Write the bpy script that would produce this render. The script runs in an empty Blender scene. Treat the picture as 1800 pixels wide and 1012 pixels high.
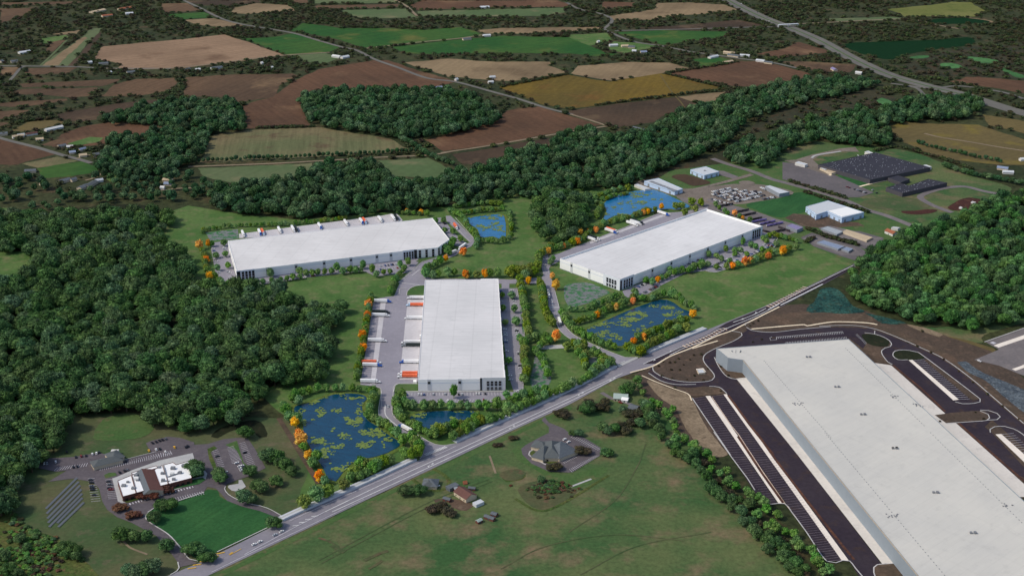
import bpy, bmesh, math, random
import numpy as np
from mathutils import Vector, Matrix
from mathutils.geometry import tessellate_polygon

# ------------------------------------------------------------------ camera, sky, sun, exposure
SC = bpy.context.scene
COL = SC.collection
CAM_H, PITCH, FPX = 620.0, math.radians(21.86), 2350.0
cam_d = bpy.data.cameras.new('camera')
cam_d.sensor_width = 36.0
cam_d.lens = FPX / 1800.0 * 36.0
cam_d.clip_start = 1.0
cam_d.clip_end = 40000.0
cam = bpy.data.objects.new('camera', cam_d)
COL.objects.link(cam)
cam.location = (0, 0, CAM_H)
cam.rotation_euler = (math.radians(90) - PITCH, 0, 0)
SC.camera = cam

SUN_AZ = Vector((-0.975, -0.22))          # horizontal direction towards the sun
SUN_EL = math.radians(47)
world = bpy.data.worlds.new('World')
SC.world = world
world.use_nodes = True
wn = world.node_tree
sky = wn.nodes.new('ShaderNodeTexSky')
sky.sky_type = 'NISHITA'
sky.sun_disc = False
sky.sun_elevation = SUN_EL
sky.air_density = 1.0; sky.dust_density = 2.0; sky.ozone_density = .6
sky.sun_rotation = math.atan2(SUN_AZ.x, SUN_AZ.y)
bg = wn.nodes['Background']
bg.inputs['Strength'].default_value = 0.15
wn.links.new(sky.outputs[0], bg.inputs['Color'])
sun_d = bpy.data.lights.new('sun', 'SUN')
sun_d.energy = 2.2
sun_d.angle = math.radians(0.5)
sun_d.color = (1.0, 0.92, 0.765)
sun = bpy.data.objects.new('sun', sun_d)
COL.objects.link(sun)
sdir = Vector((SUN_AZ.x, SUN_AZ.y, 0)).normalized() * math.cos(SUN_EL) + Vector((0, 0, math.sin(SUN_EL)))
sun.rotation_euler = sdir.to_track_quat('Z', 'Y').to_euler()
sun.location = (0, 1500, 900)
SC.view_settings.view_transform = 'Standard'
SC.view_settings.look = 'None'
SC.view_settings.gamma = 1.0
SC.view_settings.exposure = 0.0
SC.cycles.max_bounces = 6
SC.cycles.diffuse_bounces = 3

RND = random.Random(7)
NPR = np.random.default_rng(11)

# ------------------------------------------------------------------ mapping helpers
CP, SP = math.cos(PITCH), math.sin(PITCH)
def G(px, py, z=0.0):
    """point of the level plane at height z, read off the survey picture"""
    dx = (px - 900.0) / FPX
    dy = (506.0 - py) / FPX
    v = Vector((dx, CP + dy * SP, -SP + dy * CP))
    t = (z - CAM_H) / v.z
    return Vector((v.x * t, v.y * t, z))
REF = {'A': (340, 350, 5), 'B': (600, 350, 5), 'C': (600, 470, 4.047), 'D': (480, 640, 3.892), 'E': (840, 470, 4.047),
       'F': (920, 340, 5), 'G': (1180, 340, 5), 'H': (1080, 250, 5), 'I': (0, 700, 3.243), 'J': (180, 720, 3.467),
       'K': (640, 680, 4.217), 'L': (880, 640, 3.892), 'M': (1100, 540, 3.892), 'N': (1440, 540, 3.892),
       'O': (1180, 760, 4.017), 'Q': (1440, 760, 4.017), 'R': (1380, 220, 4.286), 'S': (1400, 0, 4.2175),
       'T': (1000, 0, 4.2175), 'U': (600, 0, 4.2175), 'V': (200, 0, 4.2175), 'W': (0, 0, 4.2167),
       'X': (0, 200, 4.6), 'Y': (300, 200, 3.6), 'P': (0, 0, 1), 'a': (0, 400, 5), 'b': (200, 500, 3.893),
       'c': (860, 220, 4.286), 'd': (1440, 420, 5), 'e': (1260, 120, 3.333)}
def Z(key, *pts):
    ox, oy, s = REF[key]
    return [(ox + p[0] / s, oy + p[1] / s) for p in pts]
def W2(pts, z=0.0):
    return [G(p[0], p[1], z) for p in pts]

def catmull(pts, closed=True, step=6.0):
    n = len(pts); out = []
    rng = range(n) if closed else range(n - 1)
    for i in rng:
        if closed:
            p0, p1, p2, p3 = pts[i - 1], pts[i], pts[(i + 1) % n], pts[(i + 2) % n]
        else:
            p1, p2 = pts[i], pts[i + 1]
            p0 = pts[i - 1] if i else p1 * 2 - p2
            p3 = pts[i + 2] if i + 2 < n else p2 * 2 - p1
        k = max(1, min(60, int((p2 - p1).length / step)))
        for j in range(k):
            t = j / k
            out.append(0.5 * ((2 * p1) + (p2 - p0) * t + (2 * p0 - 5 * p1 + 4 * p2 - p3) * t * t + (3 * p1 - p0 - 3 * p2 + p3) * t ** 3))
    if not closed:
        out.append(pts[-1].copy())
    return out

# ------------------------------------------------------------------ materials
def S(r, g, b, k=1.12):
    f = lambda c: (c / 255 / 12.92 if c / 255 <= 0.04045 else ((c / 255 + 0.055) / 1.055) ** 2.4)
    return (min(.85, f(r) * k), min(.85, f(g) * k), min(.85, f(b) * k), 1)

class NT:
    def __init__(s, name):
        s.m = bpy.data.materials.new(name); s.m.use_nodes = True
        s.t = s.m.node_tree; s.b = s.t.nodes['Principled BSDF']
    def n(s, typ, **kw):
        nd = s.t.nodes.new(typ)
        for k, v in kw.items(): setattr(nd, k, v)
        return nd
    def l(s, a, b): s.t.links.new(a, b)
    def mix(s, fac, a, b, mode='MIX'):
        nd = s.n('ShaderNodeMix', data_type='RGBA', blend_type=mode)
        for sock, v in ((nd.inputs[0], fac), (nd.inputs[6], a), (nd.inputs[7], b)):
            if hasattr(v, 'links'): s.l(v, sock)
            else: sock.default_value = v
        return nd.outputs[2]
    def pos(s, rot=0, scale=(1, 1, 1)):
        g = s.n('ShaderNodeNewGeometry'); mp = s.n('ShaderNodeMapping')
        mp.inputs['Rotation'].default_value = (0, 0, rot)
        mp.inputs['Scale'].default_value = scale
        # rotate first, then scale
        mp.vector_type = 'POINT'
        if rot:
            r = s.n('ShaderNodeVectorRotate', rotation_type='Z_AXIS')
            r.inputs['Angle'].default_value = rot
            s.l(g.outputs['Position'], r.inputs['Vector']); s.l(r.outputs[0], mp.inputs[0])
            mp.inputs['Rotation'].default_value = (0, 0, 0)
        else:
            s.l(g.outputs['Position'], mp.inputs[0])
        return mp.outputs[0]
    def noise(s, vec, scale, detail=3, rough=.55):
        nd = s.n('ShaderNodeTexNoise')
        nd.inputs['Scale'].default_value = scale; nd.inputs['Detail'].default_value = detail
        nd.inputs['Roughness'].default_value = rough
        s.l(vec, nd.inputs['Vector'])
        return nd.outputs[0]
    def rng(s, val, a, b, c, d):
        nd = s.n('ShaderNodeMapRange')
        s.l(val, nd.inputs[0])
        for i, v in enumerate((a, b, c, d)): nd.inputs[i + 1].default_value = v
        return nd.outputs[0]
    def grey(s, val):
        nd = s.n('ShaderNodeCombineColor')
        for i in range(3): s.l(val, nd.inputs[i])
        return nd.outputs[0]

MATS = {}
def ground_mat(name, c1, c2, c3=None, size=120, fine=5, rows=None, fine_amt=.3, c3_cut=(.55, .7), rough=.95, off=0, c3_size=.33):
    """soil or turf: two broad tones, blotches of a third, fine grain, optional furrows (angle, width, amount)"""
    t = NT(name)
    p = t.pos(); mp = t.n('ShaderNodeVectorMath', operation='ADD'); t.l(p, mp.inputs[0]); mp.inputs[1].default_value = (off * 137.0, off * 71.0, 0)
    p = mp.outputs[0]
    col = t.mix(t.rng(t.noise(p, 1 / size, 4), .38, .62, 0, 1), c1, c2)
    if c3:
        col = t.mix(t.rng(t.noise(p, 1 / (size * c3_size), 5, .6), c3_cut[0], c3_cut[1], 0, 1), col, c3)
    if rows:
        pr = t.pos(rows[0], (1 / rows[1], 1 / (rows[1] * 25), 0))
        col = t.mix(1.0, col, t.grey(t.rng(t.noise(pr, 1.0, 3, .6), .3, .7, 1 - rows[2], 1 + rows[2])), 'MULTIPLY')
    f = t.rng(t.noise(p, 1 / fine, 4, .65), .3, .7, 1 - fine_amt, 1 + fine_amt)
    col = t.mix(1.0, col, t.grey(f), 'MULTIPLY')
    t.l(col, t.b.inputs['Base Color'])
    t.b.inputs['Roughness'].default_value = rough
    t.b.inputs['Specular IOR Level'].default_value = .15
    MATS[name] = t.m
    return t.m

def plain(name, c, rough=.6, var=.0, size=6, spec=.3, metal=0):
    t = NT(name)
    if var:
        p = t.n('ShaderNodeTexCoord').outputs['Object']
        f = t.rng(t.noise(p, 1 / size, 4, .6), .3, .7, 1 - var, 1 + var)
        t.l(t.mix(1.0, c, t.grey(f), 'MULTIPLY'), t.b.inputs['Base Color'])
    else:
        t.b.inputs['Base Color'].default_value = c
    t.b.inputs['Roughness'].default_value = rough
    t.b.inputs['Specular IOR Level'].default_value = spec
    t.b.inputs['Metallic'].default_value = metal
    MATS[name] = t.m
    return t.m

def leaf_mat(name, c_dark, c_mid, c_light, hue=.03, val=.35, sat=.86):
    t = NT(name)
    oi = t.n('ShaderNodeObjectInfo'); ge = t.n('ShaderNodeNewGeometry')
    ramp = t.n('ShaderNodeValToRGB')
    e = ramp.color_ramp.elements
    e[0].color = c_dark; e[1].color = c_light
    x = e.new(.5); x.color = c_mid
    t.l(ge.outputs['Random Per Island'], ramp.inputs[0])
    hs = t.n('ShaderNodeHueSaturation')
    t.l(t.rng(oi.outputs['Random'], 0, 1, .5 - hue, .5 + hue), hs.inputs['Hue'])
    ml = t.n('ShaderNodeMath', operation='FRACT'); m2 = t.n('ShaderNodeMath', operation='MULTIPLY'); m2.inputs[1].default_value = 7.31
    t.l(oi.outputs['Random'], m2.inputs[0]); t.l(m2.outputs[0], ml.inputs[0])
    t.l(t.rng(ml.outputs[0], 0, 1, 1 - val, 1 + val), hs.inputs['Value'])
    ml3 = t.n('ShaderNodeMath', operation='FRACT'); m3 = t.n('ShaderNodeMath', operation='MULTIPLY'); m3.inputs[1].default_value = 23.7
    t.l(oi.outputs['Random'], m3.inputs[0]); t.l(m3.outputs[0], ml3.inputs[0])
    t.l(t.rng(ml3.outputs[0], 0, 1, sat, 1.1), hs.inputs['Saturation'])
    t.l(ramp.outputs[0], hs.inputs['Color'])
    t.l(hs.outputs[0], t.b.inputs['Base Color'])
    t.b.inputs['Roughness'].default_value = .75
    t.b.inputs['Specular IOR Level'].default_value = .2
    MATS[name] = t.m
    return t.m

# soils and turf (colours as measured in open sun)
ground_mat('scrub', S(42, 50, 29), S(58, 62, 38), S(76, 64, 46), 110, 8, fine_amt=.55)
ground_mat('lawn', S(64, 94, 46), S(84, 106, 58), S(104, 106, 72), 60, 5, fine_amt=.2, c3_cut=(.5, .72))
ground_mat('meadow', S(52, 82, 46), S(86, 96, 60), S(110, 96, 74), 110, 4, fine_amt=.24, c3_cut=(.5, .7), c3_size=.4)
ground_mat('school_turf', S(60, 80, 48), S(82, 84, 58), S(96, 88, 70), 60, 4, fine_amt=.16, c3_cut=(.55, .72))
ground_mat('mown', S(38, 78, 42), S(46, 86, 46), None, 40, 3, rows=(.6, 4.5, .15), fine_amt=.2)
ground_mat('verge', S(60, 88, 46), S(74, 94, 54), S(92, 90, 62), 40, 3, fine_amt=.2)
ground_mat('soil', S(76, 60, 46), S(92, 72, 54), S(116, 94, 70), 200, 9, rows=(.35, 8, .16), fine_amt=.18, c3_size=.8)
ground_mat('soil_pink', S(120, 98, 78), S(134, 110, 88), S(104, 82, 64), 170, 10, rows=(1.0, 9, .12), fine_amt=.12, off=3, c3_size=.6)
ground_mat('soil_dark', S(58, 48, 38), S(74, 59, 46), S(92, 76, 58), 220, 9, rows=(.2, 7, .10), fine_amt=.15, off=5)
ground_mat('soil_red', S(78, 58, 44), S(92, 67, 50), S(112, 88, 66), 190, 9, rows=(-.5, 8, .16), fine_amt=.18, off=8, c3_size=.8)
ground_mat('tan', S(128, 110, 84), S(108, 92, 70), S(96, 80, 60), 160, 10, rows=(.3, 9, .1), fine_amt=.13, c3_size=.7)
ground_mat('mustard', S(100, 82, 32), S(84, 72, 34), S(104, 74, 36), 180, 10, rows=(.3, 8, .14), fine_amt=.18, c3_size=.5)
ground_mat('green', S(36, 76, 32), S(54, 84, 36), S(88, 92, 46), 170, 12, rows=(.9, 9, .12), fine_amt=.18, c3_size=.6)
ground_mat('pale_green', S(86, 96, 66), S(74, 92, 58), S(106, 104, 76), 220, 10, rows=(.5, 9, .08), fine_amt=.12)
ground_mat('lime', S(92, 98, 48), S(106, 106, 60), S(78, 88, 40), 200, 10, fine_amt=.16)
ground_mat('stripe_crop', S(88, 92, 62), S(106, 96, 70), S(84, 68, 52), 150, 6, rows=(-.12, 7, .2), fine_amt=.14)
ground_mat('olive', S(96, 84, 52), S(88, 78, 50), S(110, 98, 46), 200, 9, rows=(.9, 8, .08), fine_amt=.15)
ground_mat('marsh', S(44, 48, 34), S(58, 56, 40), S(76, 52, 38), 70, 7, fine_amt=.35)
ground_mat('algae', S(56, 96, 54), S(70, 110, 64), S(48, 70, 44), 90, 10, fine_amt=.3)
ground_mat('dirt', S(88, 72, 60), S(74, 64, 54), S(104, 88, 74), 30, 3, fine_amt=.25)
ground_mat('dirt_dark', S(70, 60, 52), S(78, 66, 57), S(96, 78, 66), 26, 3, fine_amt=.25)
ground_mat('dirt_pale', S(132, 116, 96), S(112, 98, 80), S(92, 80, 66), 26, 2.5, fine_amt=.3)
ground_mat('red_mulch', S(70, 42, 36), S(58, 36, 32), S(86, 60, 48), 30, 3, fine_amt=.25)
ground_mat('bare_turf', S(92, 90, 68), S(80, 92, 62), S(68, 88, 56), 50, 4, fine_amt=.22)
ground_mat('hollow', S(66, 78, 50), S(84, 80, 56), S(92, 74, 58), 40, 4, fine_amt=.22)
ground_mat('rust_soil', S(92, 62, 48), S(70, 48, 42), S(60, 46, 46), 14, 2.5, fine_amt=.3)
ground_mat('reeds', S(24, 56, 54), S(44, 78, 70), S(58, 62, 50), 22, 3, fine_amt=.85)
ground_mat('bed', S(112, 114, 116), S(104, 108, 108), S(58, 104, 66), 22, 2.5, fine_amt=.25, c3_cut=(.47, .56))
ground_mat('bank', S(78, 96, 42), S(92, 104, 48), S(70, 84, 40), 20, 3, fine_amt=.22)
ground_mat('stones', S(84, 92, 98), S(64, 72, 80), S(110, 114, 116), 16, 2.2, fine_amt=.6)
ground_mat('tall_weeds', S(58, 78, 36), S(78, 84, 44), S(102, 84, 58), 22, 3, fine_amt=.45)
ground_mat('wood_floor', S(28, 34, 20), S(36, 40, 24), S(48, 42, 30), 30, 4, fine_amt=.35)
# hard surfaces
ground_mat('road', S(128, 125, 132), S(120, 117, 125), S(134, 130, 136), 50, 3, fine_amt=.08)
ground_mat('asphalt', S(137, 134, 143), S(130, 127, 136), S(143, 139, 147), 40, 3, fine_amt=.07)
ground_mat('dark_lot', S(98, 93, 95), S(90, 86, 88), S(106, 99, 98), 40, 4, fine_amt=.12)
ground_mat('old_asphalt', S(112, 106, 106), S(102, 97, 98), S(120, 112, 110), 30, 3, fine_amt=.12)
ground_mat('school_asphalt', S(92, 86, 90), S(84, 79, 84), S(100, 94, 96), 30, 3, fine_amt=.12)
ground_mat('fresh_asphalt', S(47, 40, 49), S(54, 47, 54), S(62, 50, 48), 40, 4, fine_amt=.16)
ground_mat('country_road', S(104, 102, 96), S(96, 94, 90), None, 50, 4, fine_amt=.08)
ground_mat('gravel', S(120, 110, 102), S(106, 98, 90), S(92, 84, 78), 30, 3, fine_amt=.2)
ground_mat('gravel_track', S(128, 114, 94), S(116, 104, 86), None, 30, 3, fine_amt=.15)
ground_mat('concrete', S(186, 183, 186), S(178, 175, 178), S(170, 166, 170), 30, 3, fine_amt=.06)
ground_mat('apron', S(196, 190, 182), S(204, 198, 190), S(186, 180, 174), 40, 3, fine_amt=.05)
ground_mat('pale_strip', S(222, 212, 200), S(214, 204, 192), None, 20, 3, fine_amt=.07)
ground_mat('sidewalk', S(170, 170, 168), S(158, 158, 158), None, 20, 2, fine_amt=.07)
ground_mat('line_white', S(214, 214, 214), S(196, 196, 196), None, 12, 2, fine_amt=.1)
ground_mat('line_faded', S(196, 194, 200), S(180, 178, 184), None, 12, 2, fine_amt=.15)
ground_mat('line_dim', S(128, 118, 124), S(112, 104, 110), None, 12, 2, fine_amt=.15)
ground_mat('line_yellow', S(206, 168, 70), S(190, 150, 60), None, 12, 2, fine_amt=.12)
ground_mat('line_cream', S(214, 190, 170), S(200, 176, 158), None, 12, 2, fine_amt=.1)
ground_mat('kerb', S(182, 180, 178), S(168, 166, 164), None, 12, 2, fine_amt=.08)
ground_mat('kerb_pale', S(224, 208, 180), S(210, 194, 168), None, 12, 2, fine_amt=.08)

def water_mat(name, c, rough=.18, bump=.25):
    t = NT(name)
    p = t.pos(.5, (1, 3.2, 1))
    n1 = t.noise(p, 1 / 14, 4, .6)
    t.l(t.mix(t.rng(n1, .35, .65, 0, 1), c, tuple(x * 1.45 for x in c[:3]) + (1,)), t.b.inputs['Base Color'])
    t.b.inputs['Roughness'].default_value = rough
    bp = t.n('ShaderNodeBump'); bp.inputs['Strength'].default_value = bump; bp.inputs['Distance'].default_value = .6
    t.l(t.noise(p, 1 / 6, 3, .6), bp.inputs['Height']); t.l(bp.outputs[0], t.b.inputs['Normal'])
    MATS[name] = t.m
water_mat('pond_water', S(10, 54, 78, 1.0), .12)
water_mat('pond_water_light', S(24, 94, 138, 1.0))
water_mat('far_water', S(18, 46, 26, .9), .95, .1); MATS['far_water'].node_tree.nodes['Principled BSDF'].inputs['Specular IOR Level'].default_value = .03
water_mat('pond_brown', S(64, 40, 36, .9), .4)

# foliage
leaf_mat('leaf_wood', S(25, 46, 21), S(57, 89, 45), S(94, 124, 70), .02, .2, .9)
leaf_mat('leaf_right', S(27, 53, 24), S(58, 96, 45), S(94, 132, 74), .025, .22)
leaf_mat('leaf_wood_cool', S(32, 54, 34), S(68, 98, 62), S(112, 140, 96), .025, .18)
leaf_mat('leaf_mid', S(18, 40, 20), S(42, 76, 40), S(76, 110, 68), .03, .22)
leaf_mat('leaf_bright', S(46, 80, 34), S(90, 128, 54), S(132, 164, 84), .02, .16)
leaf_mat('leaf_cool', S(52, 88, 48), S(96, 136, 76), S(144, 174, 116), .02, .16)
leaf_mat('leaf_olive', S(58, 80, 24), S(100, 122, 36), S(140, 152, 60), .02, .16)
leaf_mat('leaf_orange', S(188, 104, 16), S(232, 148, 38), S(250, 184, 80), .022, .2, .92)
leaf_mat('leaf_far', S(30, 40, 21), S(50, 63, 34), S(76, 86, 50), .04, .35)
leaf_mat('leaf_dull', S(30, 28, 20), S(56, 54, 36), S(84, 76, 52), .05, .3)
leaf_mat('leaf_red', S(58, 34, 24), S(88, 58, 42), S(112, 84, 58), .03, .25)
leaf_mat('leaf_lime', S(48, 86, 34), S(82, 124, 54), S(124, 162, 86), .02, .2)
plain('bark', S(74, 62, 50), .9, .2, 1)
plain('lily', S(104, 122, 58), .6, .25, 5)

# ------------------------------------------------------------------ mesh helpers
def mesh_obj(name, verts, faces, mat, parent=None, mat_idx=None, smooth=False):
    me = bpy.data.meshes.new(name)
    me.from_pydata([tuple(v) for v in verts], [], faces)
    for m in (mat if isinstance(mat, (list, tuple)) else [mat]):
        me.materials.append(MATS[m] if isinstance(m, str) else m)
    if mat_idx is not None:
        me.polygons.foreach_set('material_index', mat_idx)
    if smooth:
        me.polygons.foreach_set('use_smooth', [True] * len(me.polygons))
    me.update()
    o = bpy.data.objects.new(name, me)
    COL.objects.link(o)
    if parent is not None: o.parent = parent
    return o
def tag(o, label, cat, group=None):
    o['label'] = label; o['category'] = cat
    if group: o['group'] = group
    return o
def empty(name, loc, rz=0.0):
    o = bpy.data.objects.new(name, None)
    o.empty_display_size = .5
    COL.objects.link(o); o.location = loc; o.rotation_euler = (0, 0, rz)
    return o
class MB:
    """collects shapes into one mesh"""
    def __init__(s): s.v = []; s.f = []; s.mi = []
    def add(s, vs, fs, mi=0):
        k = len(s.v); s.v += [tuple(v) for v in vs]
        s.f += [tuple(i + k for i in f) for f in fs]; s.mi += [mi] * len(fs)
    def quad(s, a, b, c, d, mi=0): s.add([a, b, c, d], [(0, 1, 2, 3)], mi)
    def box(s, x0, x1, y0, y1, z0, z1, mi=0, taper=0):
        t = taper
        s.add([(x0, y0, z0), (x1, y0, z0), (x1, y1, z0), (x0, y1, z0),
               (x0 + t, y0 + t, z1), (x1 - t, y0 + t, z1), (x1 - t, y1 - t, z1), (x0 + t, y1 - t, z1)],
              [(3, 2, 1, 0), (4, 5, 6, 7), (0, 1, 5, 4), (1, 2, 6, 5), (2, 3, 7, 6), (3, 0, 4, 7)], mi)
    def obox(s, a, b, w, z0, z1, mi=0, off=0.0):
        """box along ground line a-b, width w, shifted sideways by off"""
        d = Vector((b[0] - a[0], b[1] - a[1], 0)); d.normalize(); n = Vector((-d.y, d.x, 0))
        a = Vector((a[0], a[1], 0)); b = Vector((b[0], b[1], 0))
        p = [a + n * (off - w / 2), b + n * (off - w / 2), b + n * (off + w / 2), a + n * (off + w / 2)]
        s.prism(p, z0, z1, mi)
    def prism(s, poly, z0, z1, mi=0, top=True, bottom=False):
        n = len(poly)
        ar = sum(poly[i][0] * poly[(i + 1) % n][1] - poly[(i + 1) % n][0] * poly[i][1] for i in range(n))
        if ar < 0: poly = poly[::-1]
        vs = [(p[0], p[1], z0) for p in poly] + [(p[0], p[1], z1) for p in poly]
        fs = [(i, (i + 1) % n, n + (i + 1) % n, n + i) for i in range(n)]
        if top:
            tr = tessellate_polygon([[Vector((p[0], p[1], 0)) for p in poly]])
            for t in tr:
                a, b, c = t
                cr = (poly[b][0] - poly[a][0]) * (poly[c][1] - poly[a][1]) - (poly[c][0] - poly[a][0]) * (poly[b][1] - poly[a][1])
                if cr < 0: b, c = c, b
                fs.append((n + a, n + b, n + c))
                if bottom: fs.append((c, b, a))
        s.add(vs, fs, mi)
    def cyl(s, c, r, h, axis='z', seg=10, mi=0):
        vs = []; fs = []
        for k in (0, 1):
            for i in range(seg):
                a = 2 * math.pi * i / seg; u, w = r * math.cos(a), r * math.sin(a); q = k * h
                vs.append({'z': (c[0] + u, c[1] + w, c[2] + q), 'y': (c[0] + u, c[1] + q, c[2] + w), 'x': (c[0] + q, c[1] + u, c[2] + w)}[axis])
        for i in range(seg):
            j = (i + 1) % seg; fs.append((i, j, seg + j, seg + i))
        fs.append(tuple(range(seg))[::-1]); fs.append(tuple(range(seg, 2 * seg)))
        s.add(vs, fs, mi)
    def build(s, name, mat, parent=None, smooth=False):
        return mesh_obj(name, s.v, s.f, mat, parent, s.mi, smooth)

ZC = {}
def level(z):
    k = ZC.get(z, 0); ZC[z] = k + 1
    return z + (k % 40) * .003
POLYS = []      # outlines that keep scrub trees away
def sheet(name, pts, z, mat, smooth=True, wob=0.0, keep=True, step=6.0):
    """a flat piece of ground: pts are survey-picture points"""
    w = W2(pts) if not isinstance(pts[0], Vector) else list(pts)
    if smooth: w = catmull(w, True, step)
    if wob:
        q = []
        for i, p in enumerate(w):
            d = w[(i + 1) % len(w)] - p
            k = max(1, int(d.length / 14))
            q += [p + d * (j / k) for j in range(k)]
        ph = [RND.uniform(0, 6.28) for _ in range(4)]; w = []
        acc = 0
        for i, p in enumerate(q):
            d = q[(i + 1) % len(q)] - p; acc += d.length
            nrm = Vector((-d.y, d.x, 0)); nrm.normalize()
            o = math.sin(acc / 23 + ph[0]) * .5 + math.sin(acc / 9 + ph[1]) * .3 + RND.uniform(-.4, .4) + math.sin(acc / 61 + ph[2]) * .6
            w.append(p + nrm * o * wob)
    if keep: POLYS.append(np.array([(p.x, p.y) for p in w]))
    zz = level(z)
    tr = tessellate_polygon([w])
    fs = []
    for a, b, c in tr:
        cr = (w[b] - w[a]).cross(w[c] - w[a]).z
        if abs(cr) < 1e-6: continue
        fs.append((a, b, c) if cr > 0 else (a, c, b))
    o = mesh_obj(name, [(p.x, p.y, zz) for p in w], fs, mat)
    o['kind'] = 'structure'
    return o
def offset_line(w, d):
    out = []
    for i, p in enumerate(w):
        a = w[max(0, i - 1)]; b = w[min(len(w) - 1, i + 1)]
        t = (b - a); t.z = 0; t.normalize(); out.append(p + Vector((-t.y, t.x, 0)) * d)
    return out
def ribbon_into(mb, w, width, z, off=0.0, dash=None, h=0.0):
    l = offset_line(w, off + width / 2); r = offset_line(w, off - width / 2)
    acc = 0
    for i in range(len(w) - 1):
        seg = (w[i + 1] - w[i]).length
        if dash is None or (acc % (dash[0] + dash[1])) < dash[0]:
            a, b, c, d = r[i], r[i + 1], l[i + 1], l[i]
            mb.add([(q.x, q.y, z + h) for q in (a, b, c, d)], [(0, 1, 2, 3)])
            if h:
                lo = [(q.x, q.y, z) for q in (a, b, c, d)]; hi = [(q.x, q.y, z + h) for q in (a, b, c, d)]
                mb.add(lo + hi, [(0, 1, 5, 4), (2, 3, 7, 6)])
        acc += seg
def line_w(pts, smooth=True, step=5.0):
    w = W2(pts) if not isinstance(pts[0], Vector) else list(pts)
    return catmull(w, False, step) if smooth else w
def resample(w, step):
    out = [w[0]]; acc = 0
    for i in range(len(w) - 1):
        a, b = w[i], w[i + 1]; L = (b - a).length
        if L < 1e-6: continue
        t = step - acc
        while t <= L:
            out.append(a + (b - a) * (t / L)); t += step
        acc = (acc + L) % step if L else acc
    return out
def ribbon(name, pts, width, z, mat, smooth=True, off=0.0, dash=None, h=0.0, step=5.0, keep=True):
    w = line_w(pts, smooth, step); mb = MB()
    zz = level(z)
    ribbon_into(mb, w, width, zz, off, dash, h)
    o = mb.build(name, mat); o['kind'] = 'structure'
    if keep and width > 3:
        l = offset_line(w, off + width / 2 + 2); r = offset_line(w, off - width / 2 - 2)
        POLYS.append(np.array([(p.x, p.y) for p in l + r[::-1]]))
    return o
def inside(poly, P):
    """points of array P (n,2) inside polygon array"""
    x, y = P[:, 0], P[:, 1]; r = np.zeros(len(P), bool)
    px, py = poly[:, 0], poly[:, 1]; n = len(poly)
    bb = (x >= px.min()) & (x <= px.max()) & (y >= py.min()) & (y <= py.max())
    ix = np.nonzero(bb)[0]
    if not len(ix): return r
    x, y = x[ix], y[ix]; q = np.zeros(len(ix), bool)
    j = n - 1
    for i in range(n):
        c = ((py[i] > y) != (py[j] > y))
        with np.errstate(divide='ignore', invalid='ignore'):
            c &= x < (px[j] - px[i]) * (y - py[i]) / (py[j] - py[i]) + px[i]
        q ^= c; j = i
    r[ix] = q
    return r
L1, L2, L3, L4, L5 = .05, .2, .35, .5, .65
plain('wall_conc', S(180, 184, 190), .85, .06, 4); plain('wall_cope', S(168, 172, 178), .85, .04, 4)
plain('panel_white', S(238, 238, 240), .7, .025, 9); plain('panel_grey', S(188, 190, 194), .75, .04, 6); plain('panel_mid', S(204, 208, 216), .75, .03, 6)
plain('panel_dark', S(128, 134, 142), .7, .04, 5); plain('glass_dark', S(20, 24, 34), .12, 0, 1, .6); plain('louvre', S(34, 38, 44), .6)
plain('metal_pale', S(176, 197, 224), .55, .04, 6); plain('metal_grey', S(150, 156, 160), .55, .06, 4)
plain('brick_brown', S(96, 60, 52), .85, .12, 2); plain('render_tan', S(186, 172, 150), .85, .06, 3); plain('render_white', S(194, 192, 188), .8, .05, 3)
plain('roof_sage', S(150, 164, 158), .7, .08, 3); plain('roof_green', S(80, 85, 87), .75, .1, 2); plain('roof_slate', S(86, 92, 98), .75, .12, 2); plain('roof_brown', S(92, 62, 56), .8, .12, 2)
plain('roof_pale', S(184, 188, 192), .6, .06, 4); plain('roof_tan', S(176, 158, 132), .8, .08, 3); plain('roof_rust', S(140, 84, 60), .8, .12, 2); plain('roof_lavender', S(124, 116, 150), .6, .06, 3)
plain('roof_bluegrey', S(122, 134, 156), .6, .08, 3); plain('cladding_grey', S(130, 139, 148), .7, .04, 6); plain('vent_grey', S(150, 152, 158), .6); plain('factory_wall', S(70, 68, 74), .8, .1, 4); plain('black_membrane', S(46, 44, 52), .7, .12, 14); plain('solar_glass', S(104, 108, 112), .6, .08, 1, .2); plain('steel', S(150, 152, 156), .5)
plain('roof_white', S(196, 196, 194), .6); plain('unit_white', S(226, 226, 224), .6); plain('unit_grey', S(120, 122, 126), .6); plain('door_dark', S(70, 74, 80), .6)
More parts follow.
